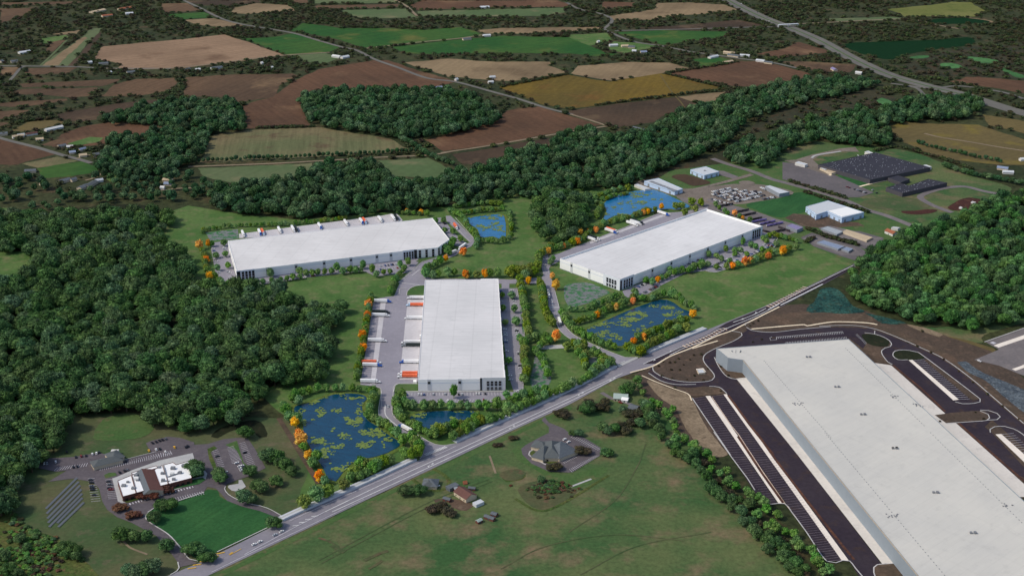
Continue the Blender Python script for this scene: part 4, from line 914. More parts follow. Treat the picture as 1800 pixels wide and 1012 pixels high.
def pier(root, a, b, t, w, h):
    mb = MB(); wall_piece(mb, a, b, t - w / 2, t + w / 2, 0, h + .15, .25); p = mb.build('pier', 'panel_grey', root)
    mb = MB(); wall_piece(mb, a, b, t - 1.4, t + 1.4, h - 5.2, h - 2.4, .4); mb.build('louvre', 'louvre', p)
def window(root, a, b, t0, t1, z0, z1, bars=2, pr=.35, frame='panel_grey'):
    mb = MB(); wall_piece(mb, a, b, t0, t1, z0, z1, pr); w = mb.build('window', 'glass_dark', root)
    for i in range(1, bars):
        mb = MB(); wall_piece(mb, a, b, t0, t1, z0 + (z1 - z0) * i / bars - .12, z0 + (z1 - z0) * i / bars + .12, pr + .06); mb.build('mullion', frame, w)
def slab(root, a, b, t0, t1, z0, z1, pr, mat, name='entrance_wall'):
    mb = MB(); wall_piece(mb, a, b, t0, t1, z0, z1, pr); return mb.build(name, mat, root)

# --- middle warehouse
HW = 14.0
roof_mat('roof_mid', S(205, 203, 203), S(194, 193, 193), 0.0, 5.2, 3, 1.3)
roof_mat('roof_left', S(207, 205, 204), S(196, 194, 193), 0.15, 5.2, 3, 1.2)
roof_mat('roof_right', S(210, 209, 209), S(198, 197, 197), -.82, 5.2, 3, 1.2)
roof_mat('roof_big', S(194, 191, 183), S(185, 183, 177), -.72, 9, 6, .5)
mid = empty('warehouse', (0, 0, 0)); tag(mid, 'white flat-roofed warehouse nearest the road, orange and white trucks docked along one long side', 'warehouse')
A_ = grounded([(734.7, 667), (887.5, 665), (876, 491), (747, 492)], HW)
BL, BR, TR, TL = [Vector((p.x, p.y, 0)) for p in W2([(734.7, 666.8), (887.5, 665), (876, 491), (747, 492)], HW)]
shell(mid, [BL, BR, TR, TL], HW, 'panel_white', 'roof_mid', .5)
_, Lf = edge_dir(BL, BR); footing(mid, BL, BR)
e0 = Lf * .725
band(mid, BL, BR, 0, e0, HW - 4.6, HW - 3.4)
for f in (.127, .48): pier(mid, BL, BR, Lf * f, Lf * .04, HW)
es = slab(mid, BL, BR, e0, Lf + .6, 0, HW + 1.4, .5, 'panel_grey'); slab(mid, BL, BR, e0 - 1, e0 + .9, 0, HW + 1.0, .7, 'louvre', 'entrance_strip')
for i in range(4):
    t0 = Lf * (.79 + .046 * i)
    window(mid, BL, BR, t0, t0 + Lf * .03, 6.2, 11.4, 2, .8); window(mid, BL, BR, t0, t0 + Lf * .03, 1.2, 4.6, 2, .8)
slab(mid, BR, TR, 0, 18, 0, HW + 1.4, .5, 'panel_grey', 'return_wall')
_, Lr = edge_dir(BR, TR); band(mid, BR, TR, 18, Lr, HW - 4.6, HW - 3.4); footing(mid, BR, TR)
for k in range(10): pier(mid, BR, TR, 32 + k * (Lr - 40) / 9.5, 5, HW)
slab(mid, TR, TL, 0, 22, 0, HW + .9, .6, 'panel_white', 'rear_wall')
stair = MB(); pq = W2(Z('C', (512, 812), (535, 812), (535, 826), (512, 826)), 0); stair.prism(pq, 0, 2.4); stair.build('dock_stair', 'panel_white', mid)

# --- left warehouse
lw = empty('warehouse', (0, 0, 0)); tag(lw, 'long white warehouse with a cut-off corner of tall dark windows, backed by woodland', 'warehouse')
HL = 13.0
Lp = [Vector((p.x, p.y, 0)) for p in W2([(416, 476.5), (730, 438.5), (769, 435), (790, 420.5), (760, 383), (400.6, 423)], HL)]
shell(lw, Lp, HL, 'panel_white', 'roof_left', .5)
a, b = Lp[0], Lp[1]; _, Lf = edge_dir(a, b); footing(lw, a, b); footing(lw, b, Lp[2]); footing(lw, Lp[2], Lp[3])
band(lw, a, b, Lf * .1, Lf * .9, HL - 4.2, HL - 3.0)
for f in (.165, .322, .478, .629, .777, .9): pier(lw, a, b, Lf * f, Lf * .017, HL) if f < .88 else None
for f in (.858,): pier(lw, a, b, Lf * f, Lf * .017, HL)
slab(lw, a, b, -.5, Lf * .095, 0, HL + .5, .5, 'panel_mid'); slab(lw, a, b, .0, Lf * .018, .5, HL - .8, .7, 'glass_dark', 'corner_glazing')
for i in range(4): window(lw, a, b, Lf * (.026 + .0185 * i), Lf * (.026 + .0185 * i + .0125), 1, HL - 1.6, 3, .8)
slab(lw, a, b, Lf * .925, Lf + .4, 0, HL + .5, .5, 'panel_mid')
for i in range(4): window(lw, a, b, Lf * (.931 + .0155 * i), Lf * (.931 + .0155 * i + .0105), 1, HL - 2.0, 3, .8)
slab(lw, a, b, Lf * .992 , Lf * 1.008, .3, HL - .4, 1.2, 'glass_dark', 'corner_glazing')
a, b = Lp[1], Lp[2]; _, Lc = edge_dir(a, b)
for f in (.2, .5, .8): window(lw, a, b, Lc * (f - .05), Lc * (f + .05), 1, HL - 1.6, 3, .4)
a, b = Lp[2], Lp[3]; _, Lc = edge_dir(a, b)
for f in (.1, .4, .7): window(lw, a, b, Lc * (f - .05), Lc * (f + .05), 1, HL - 1.6, 3, .4)

# --- right warehouse
rw = empty('warehouse', (0, 0, 0)); tag(rw, 'white warehouse set at an angle between two lily ponds, orange trees along its car park', 'warehouse')
Rp = [Vector((p.x, p.y, 0)) for p in W2([(984.4, 454.4), (1089.6, 492.3), (1340, 397.5), (1241.5, 366.8)], HW)]
shell(rw, Rp, HW, 'panel_white', 'roof_right', 2.4)
a, b = Rp[0], Rp[1]; _, Ls = edge_dir(a, b); footing(rw, a, b)
band(rw, a, b, 0, Ls * .74, HW - 4.6, HW - 3.4)
for f in (.2, .5): pier(rw, a, b, Ls * f, Ls * .035, HW)
slab(rw, a, b, Ls * .735, Ls + .5, 0, HW + 1.2, .5, 'panel_mid')
for i in range(4):
    t0 = Ls * (.79 + .043 * i); window(rw, a, b, t0, t0 + Ls * .03, 6.0, 11.8, 2, .8); window(rw, a, b, t0, t0 + Ls * .03, 1.0, 4.6, 2, .8)
a, b = Rp[1], Rp[2]; _, Lg = edge_dir(a, b); footing(rw, a, b)
band(rw, a, b, Lg * .1, Lg * .91, HW - 4.6, HW - 3.4)
slab(rw, a, b, 0, Lg * .088, 0, HW + 1.2, .5, 'panel_mid'); slab(rw, a, b, .5, Lg * .012, .5, HW - 1, .7, 'glass_dark', 'corner_glazing')
for i in range(4): window(rw, a, b, Lg * (.024 + .0155 * i), Lg * (.024 + .0155 * i + .0095), 1, HW - 2, 3, .8)
for k in range(6): pier(rw, a, b, Lg * (.21 + k * .1275), Lg * .014, HW)
slab(rw, a, b, Lg * .915, Lg + .3, 0, HW + .6, .5, 'panel_mid')
for i in range(4): window(rw, a, b, Lg * (.925 + .0165 * i), Lg * (.925 + .0165 * i + .0105), 1, HW - 2, 3, .8)

# --- the big warehouse in the right foreground
bw = empty('warehouse', (0, 0, 0)); tag(bw, 'huge white-roofed warehouse with near-black new asphalt and empty trailer stalls beside it', 'warehouse')
HB = 16.0
q = W2([(1259.3, 612), (1279.5, 628.6), (1306.5, 632.5), (1584.4, 974.6), (1491.4, 595.2), (1800, 879.5)], HB)
ext = q[3] + (q[3] - q[2]).normalized() * 330; ext2 = q[5] + (q[5] - q[4]).normalized() * 330
Bp = [Vector((p.x, p.y, 0)) for p in (q[0], q[1], q[2], ext, ext2, q[4])]
Bp = ccw(Bp)
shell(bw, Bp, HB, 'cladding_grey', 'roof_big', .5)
# roof lights, vents, seams of the big roof
d1 = (ext - q[2]); d1.z = 0; LB = d1.length; d1.normalize(); nB = Vector((-d1.y, d1.x, 0))
if nB.dot(q[4] - q[2]) < 0: nB = -nB
def onroof(px, py): 
    p = G(px, py, HB - .5); return p
for ref, pts in (('N', [(120, 546), (298, 734), (516, 966)]), ('Q', [(532, 113), (820, 425), (1085, 710)]), ('M', [(1248, 342)])):
    for p in Z(ref, *pts):
        c = onroof(*p); mb = MB(); mb.box(c.x - 2.6, c.x - .6, c.y - 1, c.y + 1, HB - .5, HB + .9); mb.build('roof_vent', 'unit_grey', bw); mb = MB(); mb.box(c.x + .8, c.x + 3, c.y - 1.2, c.y + 1.2, HB - .5, HB + 1.1); mb.build('roof_vent', 'unit_grey', bw)
for ref, p0, p1 in (('Q', (40, 0), (890, 1012)), ('M', (945, 365), (1401, 890)), ('N', (180, 280), (720, 812)), ('Q', (785, 0), (1446, 650))):
    a, b = onroof(*Z(ref, p0)[0]), onroof(*Z(ref, p1)[0]); L = (b - a).length; d = (b - a).normalized(); mb = MB(); t = 0
    while t < L:
        mb.obox(a + d * t, a + d * (t + .9), .7, HB - .5, HB - .2); t += RND.choice((4.2, 4.6, 5.0))
    mb.build('roof_fitting', 'unit_grey', bw)['kind'] = 'stuff'
for ref, p in (('Q', (520, 588)), ('Q', (1320, 515)), ('M', (1180, 660)), ('N', (520, 610)), ('N', (675, 670)), ('M', (765, 305))):
    c = onroof(*Z(ref, p)[0]); mb = MB(); 
    for k in range(9):
        x, y = c.x + RND.uniform(-6, 6), c.y + RND.uniform(-3, 3); mb.box(x - .5, x + .5, y - .5, y + .5, HB - .5, HB + .1)
    mb.build('roof_fitting', 'unit_grey', bw)['kind'] = 'stuff'
pv = Bp[[i for i in range(len(Bp)) if (Bp[i] - Vector((q[2].x, q[2].y, 0))).length < .1][0]]
mb = MB(); a = Vector((q[2].x, q[2].y, 0)); b = Vector((ext.x, ext.y, 0))
n_ = -nB
mb = MB(); mb.prism([a + n_ * .02, b + n_ * .02, b + n_ * .3, a + n_ * .3], HB - .6, HB + .05, bottom=True); mb.build('gutter', 'roof_tan', bw)

# --- generic small buildings
def block(name, label, cat, px, h, wall='metal_pale', roof='roof_pale', para=.3, group=None, raised=True):
    r = empty(name, (0, 0, 0)); tag(r, label, cat, group)
    poly = grounded(px, h if raised else 0)
    c = sum(poly, Vector((0, 0, 0))) / len(poly); poly = [p - c for p in poly]; r.location = c
    shell(r, poly, h, wall, roof, para, .35)
    return r, poly, c
def gable(name, label, cat, pa, pb, width, h, rise, wall, roof, over=.5, door=True, group=None, parent=None, wins=0):
    """pitched roof along pa-pb (survey-picture points of the ridge line at eaves height)"""
    a, b = (G(*pa, h), G(*pb, h)) if not isinstance(pa, Vector) else (pa, pb)
    c = (a + b) / 2; d = b - a; L = Vector((d.x, d.y)).length
    r = empty(name, (c.x, c.y, 0), math.atan2(d.y, d.x)); tag(r, label, cat, group)
    x, y = L / 2, width / 2
    mb = MB(); mb.add([(-x, -y, 0), (x, -y, 0), (x, y, 0), (-x, y, 0), (-x, -y, h), (x, -y, h), (x, y, h), (-x, y, h), (-x, 0, h + rise), (x, 0, h + rise)],
                      [(0, 1, 5, 4), (2, 3, 7, 6), (1, 2, 6, 9, 5), (3, 0, 4, 8, 7)]); mb.build('wall', wall, r)
    o = over; k = rise / y
    mb = MB()
    for s in (-1, 1):
        e, ez = s * (y + o), h - o * k
        mb.add([(-x - o, e, ez + .02), (x + o, e, ez + .02), (x + o, 0, h + rise + .02), (-x - o, 0, h + rise + .02), (-x - o, e, ez + .25), (x + o, e, ez + .25), (x + o, 0, h + rise + .25), (-x - o, 0, h + rise + .25)],
               [(4, 5, 6, 7), (0, 1, 5, 4), (1, 2, 6, 5), (3, 0, 4, 7), (0, 3, 2, 1)] if s < 0 else [(7, 6, 5, 4), (4, 5, 1, 0), (5, 6, 2, 1), (7, 4, 0, 3), (1, 2, 3, 0)])
    mb.build('roof', roof, r)
    if door:
        mb = MB(); mb.box(-.55, .55, -y - .08, -y + .05, 0, 2.1); mb.build('door', 'door_dark', r)
    for i in range(wins):
        for s in (-1, 1):
            t = -x + L * (i + .5) / wins
            if s < 0 and abs(t) < 1.2: continue
            mb = MB(); mb.box(t - .6, t + .6, s * y - .07, s * y + .07, .9, 2.1); mb.build('window', 'glass_dark', r)
    return r
def hip(root, a, b, width, h, rise, wall, roof, over=.8):
    d, L = edge_dir(a, b); n = Vector((-d.y, d.x, 0)); y = width / 2
    mb = MB(); mb.prism([a - n * y, b - n * y, b + n * y, a + n * y], 0, h, top=False); mb.build('wall', wall, root)
    o = over; e = [a - d * o - n * (y + o), b + d * o - n * (y + o), b + d * o + n * (y + o), a - d * o + n * (y + o)]
    in_ = min(y + o, L / 2 + o - .01); r0, r1 = a - d * o + d * in_, b + d * o - d * in_
    mb = MB(); vs = [(p.x, p.y, h) for p in e] + [(r0.x, r0.y, h + rise), (r1.x, r1.y, h + rise)]
    mb.add(vs, [(0, 1, 5, 4), (1, 2, 5), (2, 3, 4, 5), (3, 0, 4), (3, 2, 1, 0)]); mb.build('roof', roof, root)

# industrial blocks
b1, pl, c1 = block('industrial_shed', 'pale blue metal shed standing alone on the grass at the edge of the far wood', 'shed', Z('H', (668, 240), (790, 290), (920, 258), (802, 213)), 7, 'metal_pale', 'roof_pale')
mb = MB(); mb.box(-1.5, 1.5, -1.5, 1.5, 6.6, 7.6); mb.build('roof_vent', 'unit_grey', b1)
b2, pl, c2 = block('industrial_shed', 'long pale blue metal shed with a row of dark skylights beside the far pond', 'shed', Z('H', (262, 340), (530, 430), (600, 408), (385, 315)), 7, 'metal_pale', 'roof_pale')
for i in range(7):
    t = i / 6; p = G(*Z('H', (330 + 195 * t, 347 + 75 * t))[0], 7) - c2; mb = MB(); d = (pl[1] - pl[0]).normalized(); p.z = 0
    mb.obox(p - d * 3.5, p + d * 3.5, 7, 6.71, 7.0); mb.build('skylight', 'unit_grey', b2)
b3, pl, c3 = block('industrial_shed', 'pale blue metal hall of two joined roofs beside the small green field', 'shed', Z('G', (1183, 115), (1275, 185), (1372, 155), (1500, 212), (1695, 165), (1375, 62)), 8.5, 'metal_pale', 'roof_pale')
mb = MB(); pp = [Vector((p.x, p.y, 0)) - Vector((c3.x, c3.y, 0)) for p in W2(Z('G', (1385, 152), (1500, 203), (1680, 165), (1545, 118)), 8.5)]; mb.prism(pp, 8.22, 8.55); mb.build('raised_roof', 'unit_white', b3)
def doors(root, poly, i, ts, w=4.0, h=4.4, name='roller_door', mat='panel_dark'):
    a, b = poly[i], poly[(i + 1) % len(poly)]; _, L = edge_dir(a, b)
    for t in ts:
        mb = MB(); wall_piece(mb, a, b, L * t - w / 2, L * t + w / 2, .05, h, .12); mb.build(name, mat, root)
for bb, pp, hh_ in ((b1, [p for p in grounded(Z('H', (668, 240), (790, 290), (920, 258), (802, 213)), 7)], 7), (b2, grounded(Z('H', (262, 340), (530, 430), (600, 408), (385, 315)), 7), 7), (b3, grounded(Z('G', (1183, 115), (1275, 185), (1372, 155), (1500, 212), (1695, 165), (1375, 62)), 8.5), 8.5)):
    cc = sum(pp, Vector((0, 0, 0))) / len(pp); pp = [p - cc for p in pp]
    for i in range(len(pp)):
        d_, L_ = edge_dir(pp[i], pp[(i + 1) % len(pp)])
        if -d_.x < .2 and L_ > 15: doors(bb, pp, i, [.15, .5, .85] if L_ > 30 else [.5])
        if L_ > 15:
            mb = MB(); wall_piece(mb, pp[i], pp[(i + 1) % len(pp)], .4, L_ - .4, hh_ - 2.2, hh_ - 1.5, .1); mb.build('band', 'metal_grey', bb)
b4, pl, c4 = block('factory', 'low sprawling factory with a black flat roof dotted with white vents', 'factory', Z('R', (250, 298), (680, 205), (1095, 318), (640, 412)), 7, 'factory_wall', 'black_membrane', .3)
P4 = np.array([(p.x, p.y) for p in pl]); mb = MB(); mb2 = MB(); lo, hi = P4.min(0), P4.max(0)
pts = NPR.uniform(lo, hi, (900, 2)); pts = pts[inside(P4 * .96, pts)][:150]
for x, y in pts: s = RND.uniform(.3, .65); mb.box(x - s, x + s, y - s * .7, y + s * .7, 6.6, 6.7 + RND.uniform(.4, .9))
vents = mb.build('roof_vents', 'vent_grey', b4); vents['kind'] = 'stuff'
b5, pl, c5 = block('factory', 'smaller black flat-roofed factory wing next to the large black-roofed factory', 'factory', Z('R', (760, 470), (870, 438), (935, 455), (1080, 404), (1222, 434), (885, 512)), 6.5, 'factory_wall', 'black_membrane', .3)
P4 = np.array([(p.x, p.y) for p in pl]); mb = MB(); pts = NPR.uniform(P4.min(0), P4.max(0), (300, 2)); pts = pts[inside(P4 * .93, pts)][:44]
for x, y in pts: s = RND.uniform(.3, .65); mb.box(x - s, x + s, y - s * .7, y + s * .7, 6.1, 6.2 + RND.uniform(.4, .9))
mb.build('roof_vents', 'vent_grey', b5)['kind'] = 'stuff'
block('factory', 'black-roofed link block between the two black-roofed factories', 'factory', Z('R', (775, 395), (850, 378), (940, 405), (870, 432)), 6, 'factory_wall', 'black_membrane')
block('shed', 'white-roofed shed at the far corner of the black-roofed factory', 'shed', Z('R', (75, 282), (100, 272), (172, 292), (150, 300)), 5, 'render_white', 'roof_pale')
block('shed', 'tan-roofed shed in front of the large black-roofed factory', 'shed', Z('R', (300, 340), (340, 332), (395, 350), (350, 362)), 4, 'render_tan', 'roof_tan')
block('shed', 'small pale shed behind the tan-roofed shed of the factory yard', 'shed', Z('R', (262, 322), (290, 315), (325, 330), (300, 338)), 4, 'render_tan', 'roof_pale')
block('shed', 'narrow white shed at the back corner of the black factory roof', 'shed', Z('R', (600, 200), (625, 193), (668, 210), (650, 215)), 5, 'render_white', 'roof_pale')
block('shed', 'white cabin at the right-hand corner of the black factory roof', 'shed', Z('R', (1035, 303), (1060, 297), (1105, 312), (1080, 320)), 5, 'render_white', 'roof_pale')
block('workshop', 'long white-roofed workshop beside the yard packed with parked cars', 'workshop', Z('H', (1325, 385), (1365, 378), (1540, 437), (1450, 452)), 6, 'panel_dark', 'roof_pale')
block('shed', 'low white lean-to between the far pond and the skylit shed', 'shed', Z('H', (175, 372), (205, 365), (320, 408), (270, 412)), 4, 'render_white', 'roof_pale')
block('shed', 'lavender-roofed flat shed beside the lorry park', 'shed', Z('G', (1010, 282), (1060, 264), (1158, 298), (1105, 320)), 5, 'panel_dark', 'roof_lavender')
block('shed', 'long grey flat-roofed shed beside the tan-roofed one, left of the right-hand wood', 'shed', Z('R', (270, 775), (320, 760), (440, 800), (390, 822)), 3.2,  'panel_dark', 'metal_grey')
block('shed', 'long tan-roofed shed left of the right-hand wood', 'shed', Z('R', (430, 800), (460, 785), (660, 845), (615, 868)), 3.2,  'render_tan', 'roof_tan')
block('shed', 'long blue-grey shed nearest the end of the green field', 'shed', Z('R', (240, 880), (290, 865), (450, 912), (400, 932)), 3.2,  'panel_dark', 'roof_bluegrey')
block('shed', 'short blue-grey shed at the road end of the long blue-grey one', 'shed', Z('R', (425, 930), (460, 915), (515, 930), (480, 950)), 3.2,  'panel_dark', 'roof_bluegrey')
block('house', 'white-roofed bungalow in the clearing beside the right-hand wood', 'house', Z('R', (800, 770), (815, 763), (870, 770), (850, 778)), 4, 'render_white', 'roof_pale')
gable('house', 'rust-roofed house in the clearing beside the right-hand wood', 'house', *Z('R', (770, 790), (830, 815)), 9, 4, 2.5, 'render_white', 'roof_rust')
block('dugout', 'small white shelter on the edge of the dark red infield', 'shelter', Z('R', (1400, 578), (1410, 572), (1440, 580), (1425, 585)), 2.5, 'render_white', 'roof_pale')
block('dugout', 'small white shelter at the near corner of the dark red infield', 'shelter', Z('R', (1310, 618), (1320, 612), (1340, 620), (1330, 625)), 2.5, 'render_white', 'roof_pale')

# --- school with white roofs
sc = empty('school', (0, 0, 0)); tag(sc, 'school with white flat roofs joined by a brown pitched roof', 'school')
def part_block(root, px, h, wall, roof, para=.4):
    poly = grounded(px, h); n = len(poly)
    inn = ring(poly, .3); mb = MB()
    lo = [(p.x, p.y, 0) for p in poly]; hi = [(p.x, p.y, h) for p in poly]; h2 = [(p.x, p.y, h) for p in inn]; l2 = [(p.x, p.y, h - para - .3) for p in inn]
    mb.add(lo + hi + h2 + l2, [(i, (i + 1) % n, n + (i + 1) % n, n + i) for i in range(n)] + [(n + i, n + (i + 1) % n, 2 * n + (i + 1) % n, 2 * n + i) for i in range(n)] + [(2 * n + i, 2 * n + (i + 1) % n, 3 * n + (i + 1) % n, 3 * n + i) for i in range(n)])
    mb.build('wall', wall, root); mb = MB(); mb.prism(ring(poly, .31), h - para - .3, h - para); mb.build('roof', roof, root)
plain('school_roof', S(246, 246, 246), .7, .03, 4)
part_block(sc, Z('J', (92, 430), (176, 396), (205, 505), (124, 527)), 6, 'brick_brown', 'school_roof'); part_block(sc, Z('J', (178, 395), (238, 380), (268, 488), (206, 504)), 6.6, 'brick_brown', 'school_roof')
part_block(sc, Z('J', (315, 362), (365, 335), (395, 420), (400, 450), (352, 462)), 6.3, 'brick_brown', 'school_roof'); part_block(sc, Z('J', (372, 333), (430, 318), (450, 332), (528, 308), (534, 335), (572, 328), (530, 342), (545, 413), (403, 450)), 6, 'brick_brown', 'school_roof')
part_block(sc, Z('J', (176, 382), (240, 362), (330, 338), (336, 352), (300, 362), (240, 378), (180, 393)), 4.5, 'brick_brown', 'school_roof')
a, b = G(*Z('J', (262, 372))[0], 6), G(*Z('J', (312, 498))[0], 6); d, L = edge_dir(a, b); n = Vector((-d.y, d.x, 0))
mb = MB(); w_ = 8.5; hw = 5.6; rr = 3.2; rs = 3.2
a0 = Vector((a.x, a.y, 0)) ; b0 = Vector((b.x, b.y, 0))
pts8 = [a0 - n * w_, b0 - n * w_, b0 + n * w_, a0 + n * w_]
mb.add([(p.x, p.y, 0) for p in pts8] + [(p.x, p.y, hw) for p in pts8] + [((a0 - n * rs).x, (a0 - n * rs).y, hw + rr), ((b0 - n * rs).x, (b0 - n * rs).y, hw + rr)], [(0, 1, 5, 4), (2, 3, 7, 6), (1, 2, 6, 9, 5), (3, 0, 4, 8, 7)]); mb.build('wall', 'render_tan', sc)
mb = MB(); n2 = n * (w_ + .6); e2 = d * .6
for s, mt in ((1, 0), (-1, 1)):
    p = [a0 - e2 + n2 * s, b0 + e2 + n2 * s, b0 + e2 - n * rs, a0 - e2 - n * rs]; zz = (hw - .15, hw - .15, hw + rr + .15, hw + rr + .15)
    mb.add([(v.x, v.y, z) for v, z in zip(p, zz)], [(0, 1, 2, 3)], mt)
mb.build('pitched_roof', ['roof_brown', 'roof_slate'], sc)
for x, y in ((155, 440), (205, 402), (208, 425), (215, 432), (190, 478), (130, 462), (366, 390), (345, 352), (430, 358), (425, 393), (475, 383), (515, 345), (435, 425), (370, 432), (495, 343), (470, 385)):
    c = G(*Z('J', (x, y))[0], 6); s = RND.uniform(.9, 1.7); mb = MB(); mb.box(c.x - s * 1.2, c.x + s * 1.2, c.y - s, c.y + s, 5.6, 6.2 + RND.uniform(.8, 1.8)); mb.build('rooftop_unit', RND.choice(('unit_grey', 'roof_white', 'unit_grey')), sc)
for pts in (((400, 408), (470, 385)), ((376, 350), (392, 410)), ((184, 410), (200, 470)), ((355, 440), (410, 432))):
    mb = MB(); mb.obox(G(*Z('J', pts[0])[0], 6), G(*Z('J', pts[1])[0], 6), .9, 5.6, 6.5); mb.build('duct', 'unit_grey', sc)
for pts in (((126, 527), (206, 505)), ((206, 504), (268, 488)), ((403, 450), (545, 413))):
    a, b = [Vector((p.x, p.y, 0)) for p in W2(Z('J', *pts), 6)]; d, L = edge_dir(a, b)
    for k in range(int(L / 5)):
        mb = MB(); wall_piece(mb, a, b, 1.5 + k * 5, 4.2 + k * 5, 1, 3.0, .12); mb.build('window', 'glass_dark', sc)
# small green-roofed hall behind the solar field
gh = empty('hall', (0, 0, 0)); tag(gh, 'small hall with a grey-green pitched roof in the car park above the solar panels', 'hall')
a, b = G(*Z('I', (525, 375))[0], 4), G(*Z('I', (690, 335))[0], 4); a.z = b.z = 0; hip(gh, a, b, 12, 4, 3, 'render_tan', 'roof_green')
a, b = G(*Z('I', (620, 335))[0], 5), G(*Z('I', (685, 312))[0], 5); a.z = b.z = 0; hip(gh, a, b, 16, 5, 3.2, 'render_tan', 'roof_green')
mb = MB(); c = G(*Z('I', (655, 297))[0], 4); mb.box(c.x - 3.5, c.x + 3.5, c.y - 2, c.y + 2, 0, 4.4); mb.build('annex', 'render_white', gh)
# hip-roofed house in the field, with porch
hh = empty('funeral_home', (0, 0, 0)); hh.name = 'hip_roofed_building'; tag(hh, 'large hip-roofed grey-green building with a car park in the foreground field', 'building')
def gv(ref, p, h): v = G(*Z(ref, p)[0], h); v.z = 0; return v
hip(hh, gv('L', (258, 590), 4), gv('L', (440, 640), 4) * .42 + gv('L', (258, 590), 4) * .58, 26, 4, 6.5, 'render_tan', 'roof_green'); hip(hh, gv('L', (345, 610), 4.3), gv('L', (470, 560), 4.3), 24, 4.3, 7.5, 'render_tan', 'roof_slate')
hip(hh, gv('L', (225, 540), 4), gv('L', (325, 560), 4), 13, 4, 3.5, 'render_tan', 'roof_green'); hip(hh, gv('L', (350, 530), 4.2), gv('L', (352, 640), 4.2), 17, 4.2, 6, 'render_tan', 'roof_green')
for p in ((262, 628), (300, 650), (320, 660)):
    c = gv('L', p, 1); mb = MB(); mb.box(c.x - 1, c.x + 1, c.y - .2, c.y + .2, .8, 2.6); mb.build('window', 'glass_dark', hh)
# houses and barns south of the road
h1 = empty('house', (0, 0, 0)); tag(h1, 'grey hip-roofed house inside a looped track, just below the road', 'house')
hip(h1, gv('K', (440, 705), 3.5), gv('K', (545, 710), 3.5), 13, 3.5, 4, 'render_tan', 'roof_slate'); hip(h1, gv('K', (478, 690), 3.5), gv('K', (480, 735), 3.5), 9, 3.5, 3.6, 'render_tan', 'roof_green')
bn = gable('barn', 'long brown-roofed barn with pale lean-to ends in the foreground field', 'barn', *Z('K', (705, 757), (795, 815)), 12, 4, 3, 'render_tan', 'roof_brown', wins=3)
mb = MB(); mb.box(-22, -15.5, -5.5, 5.5, 0, 3.6); mb.build('lean_to', 'roof_slate', bn); mb = MB(); mb.box(15.5, 21, -4, 5, 0, 3.2); mb.build('lean_to', 'roof_pale', bn)
gable('farmhouse', 'pale grey-green roofed farmhouse under a dark tree, south of the road', 'house', *Z('L', (775, 215), (870, 220)), 12, 3.4, 2.4, 'render_tan', 'roof_sage', wins=4)
gable('shed', 'white-roofed shed touching the pale farmhouse', 'shed', *Z('L', (832, 232), (872, 238)), 7, 3, 1.4, 'render_white', 'unit_white')
gable('garage', 'grey-roofed garage between the pale farmhouse and the dark hedge', 'garage', *Z('L', (885, 285), (940, 300)), 10, 3.4, 2, 'render_tan', 'roof_slate')
for i, (p, q, w, c, lab) in enumerate((((590, 818), (640, 832), 4, 'roof_slate', 'dark open shed at the edge of the bare patch by the brown barn'), ((775, 742), (825, 748), 3.5, 'roof_slate', 'narrow dark shed behind the brown barn'),
    ((895, 950), (965, 975), 4, 'roof_slate', 'long low dark shed farthest down the foreground field'), ((945, 930), (985, 942), 4.5, 'roof_slate', 'grey shed beside the long low dark shed'),
    ((835, 995), (868, 978), 3.5, 'roof_sage', 'small pale shed below the bare patch of the barn'), ((665, 752), (690, 745), 4, 'metal_grey', 'small grey shed at the road end of the brown barn'))):
    gable('shed', lab, 'shed', *Z('K', p, q), w, 2.4, 1, 'brick_brown', c, .25)
gable('tent', 'small orange tent between the grey house and the brown barn', 'tent', *Z('K', (735, 712), (762, 708)), 4, .8, 2.2, 'roof_rust', 'roof_rust', .2, False)
block('gate_cabin', 'white cabin on the bare ground beside the big warehouse gate', 'cabin', Z('M', (486, 425), (530, 421), (545, 445), (498, 450)), 2.6, 'render_tan', 'roof_pale')

# --- solar field
for i, (a, b) in enumerate((((440, 448), (262, 624)), ((449, 470), (266, 652)), ((457, 492), (270, 680)), ((464, 514), (274, 704)), ((468, 538), (280, 728)), ((470, 562), (326, 706)), ((478, 588), (332, 728)))):
    A3, B3 = G(*Z('I', a)[0], 1.5), G(*Z('I', b)[0], 1.5); d, L = edge_dir(A3, B3); c = (A3 + B3) / 2
    lab = ['solar panel row farthest from the weeds, first of the seven', 'second solar panel row from the car park side', 'third solar panel row from the car park side', 'middle one of the seven solar panel rows', 'fifth solar panel row, the last of the long ones', 'shorter solar panel row, sixth of seven', 'shortest solar panel row, nearest the mown lawn'][i]
    r = empty('solar_row', (c.x, c.y, 0), math.atan2(d.y, d.x)); tag(r, lab, 'solar panels', 'rows of solar panels'); x = L / 2
    mb = MB(); mb.add([(-x, -1.0, 1.4), (x, -1.0, 1.4), (x, .8, .7), (-x, .8, .7), (-x, -1.0, 1.3), (x, -1.0, 1.3), (x, .8, .6), (-x, .8, .6)], [(0, 1, 2, 3), (7, 6, 5, 4), (4, 5, 1, 0), (6, 7, 3, 2), (5, 6, 2, 1), (7, 4, 0, 3)]); mb.build('panel', 'solar_glass', r)
    mb = MB()
    for k in range(9):
        t = -x + 1 + (2 * x - 2) * k / 8
        mb.box(t - .1, t + .1, -.9, -.7, 0, 1.25); mb.box(t - .1, t + .1, .5, .7, 0, .7)
    mb.build('rack', 'steel', r)

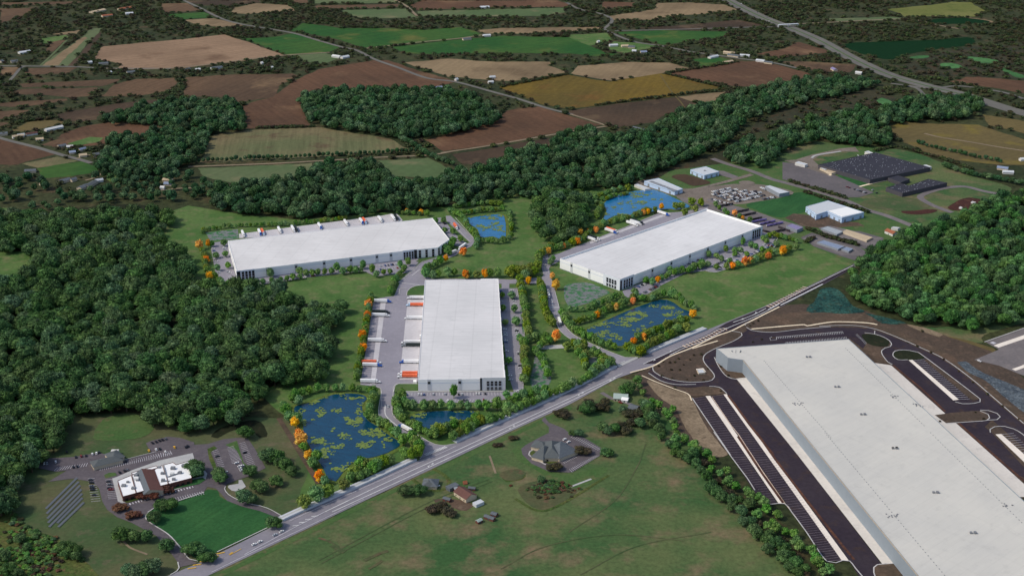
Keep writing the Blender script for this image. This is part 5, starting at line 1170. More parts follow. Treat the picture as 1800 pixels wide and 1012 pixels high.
# --- far farms and hamlets: small houses, barns
FAR = [('W', [(675, 90, 770, 70, 'roof_tan', 'long tan-roofed barn at the edge of the far left wood', 22), (880, 68, 990, 50, 'roof_rust', 'red-roofed farm building behind the far left wood', 20), (930, 100, 985, 96, 'roof_pale', 'pale shed in front of the red farm building', 14), (755, 118, 830, 110, 'roof_rust', 'rust-roofed barn beside the far left wood', 18),
   (140, 390, 220, 378, 'roof_pale', 'pale farmhouse among trees left of the striped airstrip field', 18), (0, 455, 20, 450, 'roof_slate', 'grey house at the left edge of the picture by the far lane', 12), (80, 455, 130, 450, 'roof_slate', 'grey house among trees beside the far lane', 12), (650, 462, 680, 458, 'roof_pale', 'white shed at the corner of the pink field', 10), (730, 472, 800, 466, 'roof_slate', 'grey farmhouse at the corner of the pink field', 14),
   (800, 537, 825, 533, 'roof_pale', 'small white house below the lane of the pink field', 10), (940, 536, 1000, 530, 'roof_slate', 'grey house below the lane of the pink field', 12), (335, 962, 460, 935, 'roof_white', 'long bright white barn in the brown fields on the left', 12), (130, 1003, 180, 996, 'roof_pale', 'pale shed near the long bright white barn', 8)]),
  ('V', [(530, 518, 560, 508, 'roof_slate', 'grey house at the road below the pink field', 10), (605, 516, 640, 512, 'roof_white', 'bright white house at the road below the pink field', 10), (720, 506, 800, 495, 'roof_slate', 'dark grey farmhouse near the bright white roadside house', 14), (1625, 412, 1680, 420, 'roof_white', 'white barn beside the pale field and road', 14), (1090, 466, 1103, 464, 'roof_white', 'tiny white cottage in the far meadow', 9), (1165, 500, 1180, 498, 'roof_white', 'tiny white shed in the far hedges', 7)]),
  ('U', [(0, 425, 50, 415, 'roof_pale', 'pale barn at the bend of the road by the green fields', 14), (1030, 52, 1095, 50, 'roof_pale', 'long pale barn in the far red field', 22), (1050, 263, 1105, 260, 'roof_pale', 'pale barn at the edge of the green field and tan field', 12), (900, 290, 960, 285, 'roof_slate', 'grey house in the copse between the green fields', 12), (670, 652, 745, 645, 'roof_bluegrey', 'blue-grey shed at the edge of the copse and brown field', 14), (1090, 608, 1125, 604, 'roof_white', 'white cottage under the tan field', 9), (845, 588, 860, 584, 'roof_pale', 'small pale cottage among trees under the tan field', 8), (1100, 571, 1140, 568, 'roof_pale', 'pale shed at the edge of the tan field', 8)]),
  ('T', [(300, 335, 360, 332, 'roof_pale', 'pale house in the far hamlet beside the winding road', 12), (390, 340, 440, 338, 'roof_tan', 'tan-roofed house in the far hamlet', 12), (440, 345, 490, 347, 'roof_slate', 'dark house in the far hamlet', 12), (470, 375, 500, 377, 'roof_pale', 'pale cottage below the far hamlet', 10), (530, 385, 575, 383, 'roof_bluegrey', 'blue-grey barn below the far hamlet', 14), (210, 308, 225, 306, 'roof_white', 'tiny white cottage left of the far hamlet', 8),
   (1040, 425, 1100, 412, 'roof_pale', 'pale poultry house in the far farmyard', 12), (1150, 385, 1230, 395, 'roof_tan', 'tan-roofed barn in the far farmyard', 12), (1180, 405, 1260, 415, 'roof_slate', 'grey barn in the far farmyard', 12), (1270, 408, 1340, 412, 'roof_pale', 'pale barn at the right end of the far farmyard', 10), (1150, 462, 1210, 452, 'roof_tan', 'tan shed on the corner of the far red field', 12), (1390, 445, 1450, 452, 'roof_pale', 'pale shed along the lane right of the far farmyard', 9), (1450, 458, 1510, 466, 'roof_slate', 'grey shed along the lane right of the far farmyard', 9),
   (480, 945, 560, 965, 'roof_slate', 'grey shed at the edge of the middle wood', 12)]),
  ('S', [(268, 505, 292, 520, 'roof_lavender', 'purple-roofed house by the highway fields', 12), (440, 535, 485, 540, 'roof_white', 'white farm building at the tip of the right-hand woods', 12)]),
  ('X', [(480, 545, 560, 525, 'roof_slate', 'grey farmhouse beside the green village field', 14), (570, 535, 610, 522, 'roof_slate', 'grey annex beside the green village field', 10), (640, 600, 700, 575, 'roof_slate', 'grey villa among the village trees', 14), (700, 585, 770, 545, 'roof_green', 'green-grey villa wing among the village trees', 14), (770, 540, 830, 530, 'roof_pale', 'pale garage beside the village villa', 8), (470, 262, 530, 250, 'roof_slate', 'grey house at the top of the village lane', 12), (540, 265, 590, 262, 'roof_white', 'white house at the top of the village lane', 8), (560, 310, 610, 305, 'roof_bluegrey', 'blue-grey house behind the village lane', 12), (640, 290, 690, 278, 'roof_bluegrey', 'blue-grey shed behind the village lane', 8),
   (640, 335, 700, 328, 'roof_tan', 'tan house on the village lane', 12), (750, 330, 800, 322, 'roof_slate', 'dark house at the end of the village lane', 12), (1320, 530, 1400, 535, 'roof_tan', 'tan-roofed house in the wooded village', 9), (1330, 560, 1400, 562, 'roof_bluegrey', 'blue-grey house in front of the tan-roofed village house', 12), (1300, 592, 1330, 594, 'roof_white', 'white shed in the wooded village', 7), (0, 160, 60, 155, 'roof_slate', 'grey house at the left edge near the brown fields', 14), (100, 185, 190, 172, 'roof_tan', 'tan barn near the left edge, below the bright white barn', 10), (290, 205, 350, 200, 'roof_tan', 'tan house among trees below the bright white barn', 12), (210, 165, 300, 152, 'roof_brown', 'brown shed row below the bright white barn', 8), (200, 460, 290, 455, 'roof_slate', 'grey house at the edge of the village field under trees', 12), (320, 562, 350, 556, 'roof_rust', 'orange-roofed hut in the village thicket', 7)]),
  ('R', [(1600, 315, 1680, 325, 'roof_bluegrey', 'blue-roofed house at the right edge beyond the tree row', 12), (1640, 348, 1720, 352, 'roof_pale', 'pale house just below the blue-roofed one at the right edge', 10), (1770, 255, 1810, 252, 'roof_white', 'white house at the far right edge in trees', 9)])]
for ref, lst in FAR:
    for (x0, y0, x1, y1, m, lab, w) in lst:
        gable('barn' if 'barn' in lab else 'shed' if 'shed' in lab else 'house', lab, 'barn' if 'barn' in lab else 'shed' if 'shed' in lab else 'house', *Z(ref, (x0, y0), (x1, y1)), w * .75, 3.4, 2.0, 'render_white' if 'white' in lab or 'pale' in lab else 'render_tan', m, .5, False)
# highway bridge over the far road
p0, p1 = G(1371, 48), G(1400, 46.5); mb = MB(); d = (p1 - p0).normalized(); mb.obox(p0 - d * 2, p1 + d * 4, 8, 5.5, 6.4)
r = empty('road_bridge', (0, 0, 0)); tag(r, 'pale concrete bridge carrying a lane over the far highway', 'bridge'); mb.build('deck', 'wall_conc', r)
for t in (-.1, .5, 1.1):
    c = p0.lerp(p1, t); mb = MB(); mb.box(c.x - .8, c.x + .8, c.y - 3, c.y + 3, 0, 5.5); mb.build('pier', 'wall_conc', r)
# ------------------------------------------------------------------ ponds with banks and lily pads
POND = {
 'big': Z('D', (150, 290), (230, 272), (300, 250), (380, 220), (450, 205), (590, 210), (642, 238), (605, 290), (640, 380), (720, 430), (775, 480), (870, 545), (812, 592), (740, 622), (540, 682), (430, 805), (378, 790), (330, 700), (270, 600), (212, 490), (200, 400), (145, 330)),
 'small': Z('K', (340, 230), (470, 188), (700, 181), (825, 188), (770, 235), (650, 275), (600, 320), (545, 365), (478, 355), (425, 285)),
 'angled': Z('E', (775, 452), (880, 395), (1100, 300), (1200, 262), (1300, 232), (1380, 245), (1450, 295), (1520, 330), (1430, 385), (1330, 400), (1200, 440), (1120, 490), (1020, 562), (930, 535), (850, 495)),
 'round': Z('B', (1100, 172), (1180, 160), (1250, 150), (1400, 140), (1440, 185), (1442, 340), (1385, 352), (1330, 332), (1230, 338), (1195, 270), (1125, 220)),
 'far': [(1062, 358), (1085, 345), (1110, 338), (1142, 334), (1160, 338), (1195, 354), (1212, 364), (1190, 370), (1172, 368), (1120, 378), (1085, 379), (1058, 391), (1066, 372)],
}
def grow(w, d):
    n = len(w); out = []
    for i in range(n):
        t = w[(i + 1) % n] - w[i - 1]; t.normalize(); out.append(w[i] + Vector((t.y, -t.x, 0)) * d)
    return out
PONDW = {}
for k, pts in POND.items():
    w = catmull(ccw(W2(pts)), True, 5)
    sheet('bank', grow(w, 4.5 if k != 'far' else 3), L3 + .2, 'bank', smooth=False, wob=.6)
    sheet('pond', w, L5 + .2, 'pond_water_light' if k in ('far', 'round') else 'pond_water', smooth=False, wob=.5)
    PONDW[k] = np.array([(p.x, p.y) for p in w])
# lily pads: clusters of floating leaves, (zoom, x, y, rx, ry) ellipses
LILY = {
 'big': ('D', [(330, 325, 45, 30), (430, 325, 45, 18), (535, 392, 70, 40), (655, 485, 95, 35), (630, 560, 80, 35), (480, 495, 55, 22), (450, 560, 55, 25), (340, 535, 80, 30), (355, 605, 60, 30), (770, 525, 35, 25), (480, 715, 80, 35), (525, 245, 40, 15), (600, 320, 40, 30), (620, 285, 30, 20), (335, 225, 35, 25), (470, 208, 50, 16), (250, 255, 70, 25), (190, 380, 45, 60), (270, 385, 15, 12), (410, 450, 14, 14), (590, 235, 25, 10), (705, 455, 50, 15), (265, 505, 14, 10), (390, 680, 12, 10)]),
 'small': ('K', [(390, 205, 70, 28), (545, 295, 55, 28), (665, 245, 45, 22), (500, 300, 25, 15), (740, 188, 60, 8), (490, 350, 25, 14)]),
 'angled': ('E', [(1050, 385, 110, 28), (910, 480, 75, 24), (980, 505, 50, 18), (1335, 295, 70, 22), (1345, 342, 60, 20), (1180, 345, 50, 22), (1170, 440, 45, 20), (880, 405, 90, 18), (1100, 330, 80, 20), (1440, 325, 22, 8), (920, 430, 15, 8), (1230, 400, 18, 8), (800, 432, 40, 14)]),
 'round': ('B', [(1280, 255, 80, 18), (1350, 215, 40, 20), (1400, 280, 50, 18), (1210, 240, 40, 14), (1390, 250, 45, 14), (1300, 170, 90, 18), (1250, 280, 30, 10), (1190, 155, 80, 12), (1400, 150, 30, 12), (1260, 145, 100, 10)]),
 'far': ('F', [(800, 127, 30, 12), (940, 95, 40, 16), (1035, 80, 50, 22), (1130, 58, 30, 12), (850, 93, 38, 12), (990, 30, 50, 16), (960, 125, 30, 8), (870, 140, 20, 6), (1210, 60, 22, 8), (1080, 15, 40, 10), (850, 188, 60, 8), (720, 185, 30, 20), (1000, 5, 60, 10)]),
}
for k, (ref, ell) in LILY.items():
    mb = MB(); z0 = L5 + .36
    for (x, y, rx, ry) in ell:
        c = G(*Z(ref, (x, y))[0]); e1 = (G(*Z(ref, (x + rx, y))[0]) - c); e2 = (G(*Z(ref, (x, y + ry))[0]) - c)
        area = e1.length * e2.length * math.pi; sub = [(RND.gauss(0, .45), RND.gauss(0, .45), RND.uniform(.25, .5)) for _ in range(7)]
        for _ in range(int(min(420, area / 3.4))):
            s = RND.choice(sub); r = math.sqrt(RND.random()) * s[2] * 1.15; a = RND.uniform(0, 6.28)
            p = c + e1 * (s[0] + r * math.cos(a)) + e2 * (s[1] + r * math.sin(a))
            R_ = RND.uniform(.6, 1.5); a0 = RND.uniform(0, 6); zz = z0 + RND.uniform(0, .12)
            mb.add([(p.x + R_ * math.cos(a0 + i * 1.047), p.y + R_ * math.sin(a0 + i * 1.047), zz) for i in range(6)], [(0, 1, 2, 3, 4, 5)])
    P = np.array(mb.v); keep = inside(PONDW[k], P[:, :2]); m2 = MB()
    for f in mb.f:
        if keep[f[0]]: m2.add([mb.v[i] for i in f], [tuple(range(6))])
    o = m2.build('lily_pads', 'lily'); o['kind'] = 'stuff'; o['label'] = {'big': 'yellow-green lily pads floating in drifts on the big pond', 'small': 'lily pads on the narrow pond under the middle warehouse', 'angled': 'lily pads on the pond beside the right warehouse', 'round': 'lily pads on the pond at the end of the left warehouse', 'far': 'lily pads on the far pond behind the right warehouse'}[k]

# ------------------------------------------------------------------ trees
ICO_V, ICO_F = None, None
def ico(sub=1):
    bm = bmesh.new(); bmesh.ops.create_icosphere(bm, subdivisions=sub, radius=1); bm.verts.ensure_lookup_table()
    v = np.array([x.co[:] for x in bm.verts]); f = [[q.index for q in t.verts] for t in bm.faces]; bm.free(); return v, f
IV, IF = ico(2)
IV1, IF1 = ico(1)
def crown_mesh(name, mat, seed, lobes=12, leaves=700, leaf=.085, spread=.36, bottom=.14, tall=1.0, shape='round', low=False):
    """crown of unit width and height: overlapping leafy masses with leaf sprays standing off them"""
    r = np.random.default_rng(seed); V = []; F = []; k = 0; L = []
    for i in range(lobes):
        u = (i + .5) / lobes
        if shape == 'oval':
            zc = bottom + .18 + u * (.66 - bottom); rad = .30 * (1 - .55 * abs(u - .35) / .65); a = i * 2.4; off = spread * .55 * (1 - u * .75)
        else:
            zc = bottom + .2 + (u ** .8) * (.58 - bottom * .6); rad = r.uniform(.2, .29); a = i * 2.4 + r.uniform(-.4, .4); off = spread * math.sqrt(max(.05, 1 - ((u - .25) / .8) ** 2)) * r.uniform(.6, 1.05) * (1 if i else 0)
        L.append((off * math.cos(a), off * math.sin(a), zc, rad * r.uniform(.85, 1.1)))
    iv, iff = (IV1, IF1) if low else (IV, IF)
    for (x, y, z, rad) in L:
        ph = r.uniform(0, 6.28, 6)
        n = iv * (1 + .16 * np.sin(iv[:, [1]] * 5 + ph[0]) * np.cos(iv[:, [0]] * 4 + ph[1]) + .14 * np.sin(iv[:, [2]] * 7 + ph[2]) + r.uniform(-.12, .12, (len(iv), 1)))
        p = n * rad * .78 * np.array([1, 1, .88]) + np.array([x, y, z])
        V += p.tolist(); F += [[q + k for q in f] for f in iff]; k += len(iv)
    for i in range(leaves):
        x, y, z, rad = L[r.integers(len(L))]
        d = r.normal(size=3); d[2] = abs(d[2]) * .9 if r.random() < .8 else d[2]; d /= np.linalg.norm(d)
        p = np.array([x, y, z]) + d * rad * r.uniform(.78, 1.2) * np.array([1, 1, .9])
        nn = d + r.normal(size=3) * .55; nn /= np.linalg.norm(nn)
        t = np.cross(nn, r.normal(size=3)); t /= np.linalg.norm(t); b = np.cross(nn, t); s = leaf * r.uniform(.5, 1.15)
        q = [p - t * s * .5 - b * s * .25, p + t * s * .1 - b * s * .55, p + t * s * .6 + b * s * .1, p + b * s * .55 - t * s * .15]
        V += [c.tolist() for c in q]; F.append([k, k + 1, k + 2, k + 3]); k += 4
    V = np.array(V); V[:, 2] *= tall
    me = bpy.data.meshes.new(name); me.from_pydata(V.tolist(), [], F); me.materials.append(MATS[mat]); me.update()
    return me
def trunk_mesh(name, h=.42, r0=.035):
    mb = MB(); seg = 7; n = 4
    vs = []
    for j in range(n):
        t = j / (n - 1); rr = r0 * (1 - .5 * t) * (1.5 if j == 0 else 1)
        vs += [(rr * math.cos(6.283 * i / seg) + .01 * math.sin(3 * t), rr * math.sin(6.283 * i / seg), h * t - .01) for i in range(seg)]
    mb.add(vs, [(j * seg + i, j * seg + (i + 1) % seg, (j + 1) * seg + (i + 1) % seg, (j + 1) * seg + i) for j in range(n - 1) for i in range(seg)])
    for a in (.3, 2.2, 4.4):
        e = (.2 * math.cos(a), .2 * math.sin(a), h + .16); r1 = r0 * .4
        mb.add([(r1, 0, h - .1), (-r1 * .5, r1 * .8, h - .1), (-r1 * .5, -r1 * .8, h - .1), (e[0] + .005, e[1], e[2]), (e[0] - .004, e[1] + .004, e[2]), (e[0] - .004, e[1] - .004, e[2])], [(0, 1, 4, 3), (1, 2, 5, 4), (2, 0, 3, 5)])
    me = bpy.data.meshes.new(name); me.from_pydata(mb.v, [], mb.f); me.materials.append(MATS['bark']); me.update(); return me
TRUNK = trunk_mesh('trunk'); TRUNK_S = trunk_mesh('trunk', .3, .03)
KIND = {   # kind: list of crown meshes
 'wood': [crown_mesh('crown', m, s, 16, 2200, .062) for s, m in ((1, 'leaf_wood'), (2, 'leaf_wood'), (3, 'leaf_wood_cool'))] + [crown_mesh('crown', 'leaf_wood', 4, 9, 1800, .066, .44), crown_mesh('crown', 'leaf_wood', 9, 20, 2000, .06, .4, .1)],
 'right': [crown_mesh('crown', m, s, 14, 1300, .075, *x) for s, m, x in ((71, 'leaf_right', ()), (72, 'leaf_right', (.42,)), (73, 'leaf_mid', ()), (74, 'leaf_right', (.3,)))],
 'mid': [crown_mesh('crown', m, s, 14, 1300, .075) for s, m in ((5, 'leaf_mid'), (6, 'leaf_mid'), (7, 'leaf_wood_cool'), (8, 'leaf_mid'))],
 'bright': [crown_mesh('crown', m, s, 11, 620, .09, .31, .04) for s, m in ((11, 'leaf_bright'), (12, 'leaf_bright'), (13, 'leaf_cool'))],
 'olive': [crown_mesh('crown', 'leaf_olive', s, 11, 620, .09, .31, .04) for s in (21, 22)],
 'orange': [crown_mesh('crown', 'leaf_orange', s, 11, 620, .09, .33, .06) for s in (31, 32)],
 'dull': [crown_mesh('crown', m, s, 10, 420, .1, .38, .1, .75) for s, m in ((41, 'leaf_dull'), (42, 'leaf_red'))],
 'lime': [crown_mesh('crown', 'leaf_lime', s, 9, 420, .1, .34, .12) for s in (51, 52)],
 'far': [crown_mesh('crown', m, s, 7, 110, .2, .36, .05, .8, 'round', True) for s, m in ((61, 'leaf_far'), (62, 'leaf_far'), (63, 'leaf_dull'))],
}
def tree(kind, p, dia, h, label, group, cat='tree', name=None, trunk=True, i=None):
    me = KIND[kind][RND.randrange(len(KIND[kind])) if i is None else i]
    o = bpy.data.objects.new(name or 'tree', None); COL.objects.link(o); o.empty_display_size = .5
    o.location = (p[0], p[1], 0); o.rotation_euler = (0, 0, RND.uniform(0, 6.28)); tag(o, label, cat, group)
    c = bpy.data.objects.new('crown', me); COL.objects.link(c); c.parent = o; c.scale = (dia, dia, h)
    if trunk:
        t = bpy.data.objects.new('trunk', TRUNK); COL.objects.link(t); t.parent = o; t.scale = (dia, dia, h)
    return o
NAME_OF = {'wood': 'woodland_tree', 'mid': 'woodland_tree', 'bright': 'planted_tree', 'olive': 'planted_tree', 'orange': 'autumn_tree', 'dull': 'bare_tree', 'lime': 'hedge_tree', 'far': 'hedgerow_tree'}
# -- woods: canopies read off the picture at mid-crown height; every tree gets a place of its own
WOODS = [
 ('left', 'wood', 15.5, [(-140, 388), (-30, 376), (30, 372), (60, 366), (140, 358), (230, 348), (312, 368), (300, 385), (278, 402), (283, 428), (312, 442), (330, 455), (338, 500), (380, 512), (420, 505), (470, 506), (500, 512), (520, 522), (552, 526), (580, 535), (600, 530), (608, 545), (590, 562), (562, 580), (585, 590), (592, 606), (575, 630), (580, 648), (545, 662), (470, 676), (455, 690), (440, 722), (400, 738), (350, 752), (300, 745), (245, 725), (150, 716), (112, 722), (118, 760), (95, 790), (60, 812), (22, 860), (15, 885), (-40, 905), (-140, 910)], 19.5),
 ('middle', 'mid', 14.0, [(365, 350), (372, 335), (390, 328), (430, 318), (470, 318), (510, 312), (540, 302), (560, 290), (600, 282), (640, 280), (668, 290), (690, 318), (730, 312), (760, 312), (790, 303), (850, 290), (885, 272), (930, 260), (975, 248), (990, 232), (1030, 226), (1060, 232), (1100, 238), (1140, 222), (1165, 208), (1200, 190), (1250, 180), (1290, 165), (1340, 152), (1400, 140), (1450, 132), (1510, 126), (1550, 140), (1500, 158), (1440, 170), (1400, 178), (1340, 196), (1300, 215), (1285, 240), (1250, 258), (1200, 278), (1150, 300), (1110, 318), (1080, 322), (1010, 326), (980, 332), (930, 342), (905, 338), (880, 345), (830, 352), (780, 358), (720, 365), (640, 370), (560, 378), (490, 372), (420, 372)], 16),
 ('right_band', 'mid', 14.0, [(1275, 270), (1300, 250), (1350, 240), (1385, 222), (1440, 205), (1500, 190), (1560, 185), (1610, 172), (1660, 162), (1700, 168), (1730, 175), (1720, 190), (1700, 200), (1640, 205), (1560, 212), (1545, 225), (1575, 240), (1568, 250), (1500, 250), (1450, 240), (1400, 250), (1375, 262), (1360, 275), (1340, 286), (1300, 284)], 16),
 ('copse', 'mid', 14.0, [(525, 172), (545, 160), (600, 154), (650, 150), (720, 152), (790, 156), (840, 172), (872, 190), (876, 208), (845, 222), (800, 230), (760, 236), (720, 238), (670, 232), (600, 222), (545, 208), (532, 192)], 16),
 ('left_copse', 'mid', 14.0, [(175, 203), (215, 192), (245, 180), (285, 178), (295, 168), (320, 172), (360, 172), (400, 166), (415, 180), (432, 205), (432, 222), (410, 226), (375, 228), (360, 250), (352, 270), (335, 284), (318, 296), (280, 304), (230, 306), (180, 302), (160, 290), (178, 262), (190, 240), (240, 235), (290, 222), (270, 212), (200, 212)], 14.5),
 ('village', 'mid', 16.0, [(0, 290), (40, 300), (110, 330), (150, 330), (165, 300), (250, 308), (335, 296), (370, 308), (410, 318), (400, 332), (360, 340), (300, 345), (230, 345), (140, 352), (60, 362), (40, 352), (100, 345), (130, 340), (60, 335), (0, 352)], 13),
 ('centre', 'wood', 14, [(936, 372), (948, 352), (968, 338), (1000, 334), (1030, 346), (1038, 365), (1036, 388), (1020, 402), (1005, 418), (975, 424), (952, 415), (938, 395)], 19),
 ('right', 'right', 13.5, [(1486, 512), (1492, 490), (1505, 465), (1530, 445), (1560, 425), (1590, 410), (1640, 396), (1665, 385), (1690, 372), (1720, 355), (1760, 342), (1810, 330), (1960, 320), (1960, 560), (1800, 545), (1770, 562), (1700, 572), (1670, 565), (1640, 560), (1580, 550), (1530, 530)], 16),
]
GROUPLAB = {'left': 'dark green broadleaf tree in the big wood between the school and the long warehouse', 'middle': 'green broadleaf tree in the wood band behind the warehouses', 'right_band': 'green broadleaf tree in the wood band behind the black-roofed factory', 'copse': 'green broadleaf tree in the compact wood between the brown fields', 'left_copse': 'green broadleaf tree in the wood left of the striped crop field',
            'village': 'green tree among the scattered village houses beside the brown fields', 'centre': 'dark green tree in the small round wood beside the right warehouse truck yard', 'right': 'green broadleaf tree in the wood between the stony basin and the dark red infield'}
CLEARING = np.array([(p.x, p.y) for p in W2([(-60, 442), (0, 444), (48, 449), (70, 468), (58, 492), (30, 506), (-60, 512)])])
cand = []
for key, kind, sp, px, dia in WOODS:
    poly = np.array([(p.x, p.y) for p in W2(px, 9.5)]); lo, hi = poly.min(0), poly.max(0); POLYS.append(poly)
    nx, ny = int((hi[0] - lo[0]) / sp) + 1, int((hi[1] - lo[1]) / sp) + 1
    gx, gy = np.meshgrid(np.arange(nx), np.arange(ny)); P = np.stack([lo[0] + (gx + .5 * (gy % 2)) * sp, lo[1] + gy * sp * .92], -1).reshape(-1, 2) + NPR.uniform(-.36, .36, (nx * ny, 2)) * sp
    P = P[inside(poly, P)]
    if key == 'left': P = P[~inside(CLEARING, P)]
    for x, y in P:
        if RND.random() < .06: continue
        if key == 'village' and RND.random() < .35: continue
        d = dia * RND.uniform(.7, 1.2); cand.append((math.hypot(x, y), key, kind, x, y, d, d * RND.uniform(.75, 1.25)))
for q in ((628, 210),): pass
def in_frame(x, y, z=8):
    d = y * CP + (CAM_H - z) * SP; v = (y * SP - (CAM_H - z) * CP)
    return abs(x / d * FPX) < 905 and abs(v / d * FPX) < 512
cand.sort()
STUFF = {}
n_ind = 0
for (dist, key, kind, x, y, d, h) in cand:
    if n_ind < 300 and in_frame(x, y):
        tree(kind, (x, y), d, h, GROUPLAB[key], {'left': 'trees of the left wood', 'right': 'trees of the right wood', 'centre': 'trees of the small round wood'}.get(key, 'trees of the far woods'), name='woodland_tree'); n_ind += 1
    else:
        STUFF.setdefault(('woodland', kind), []).append((x, y, d, h))
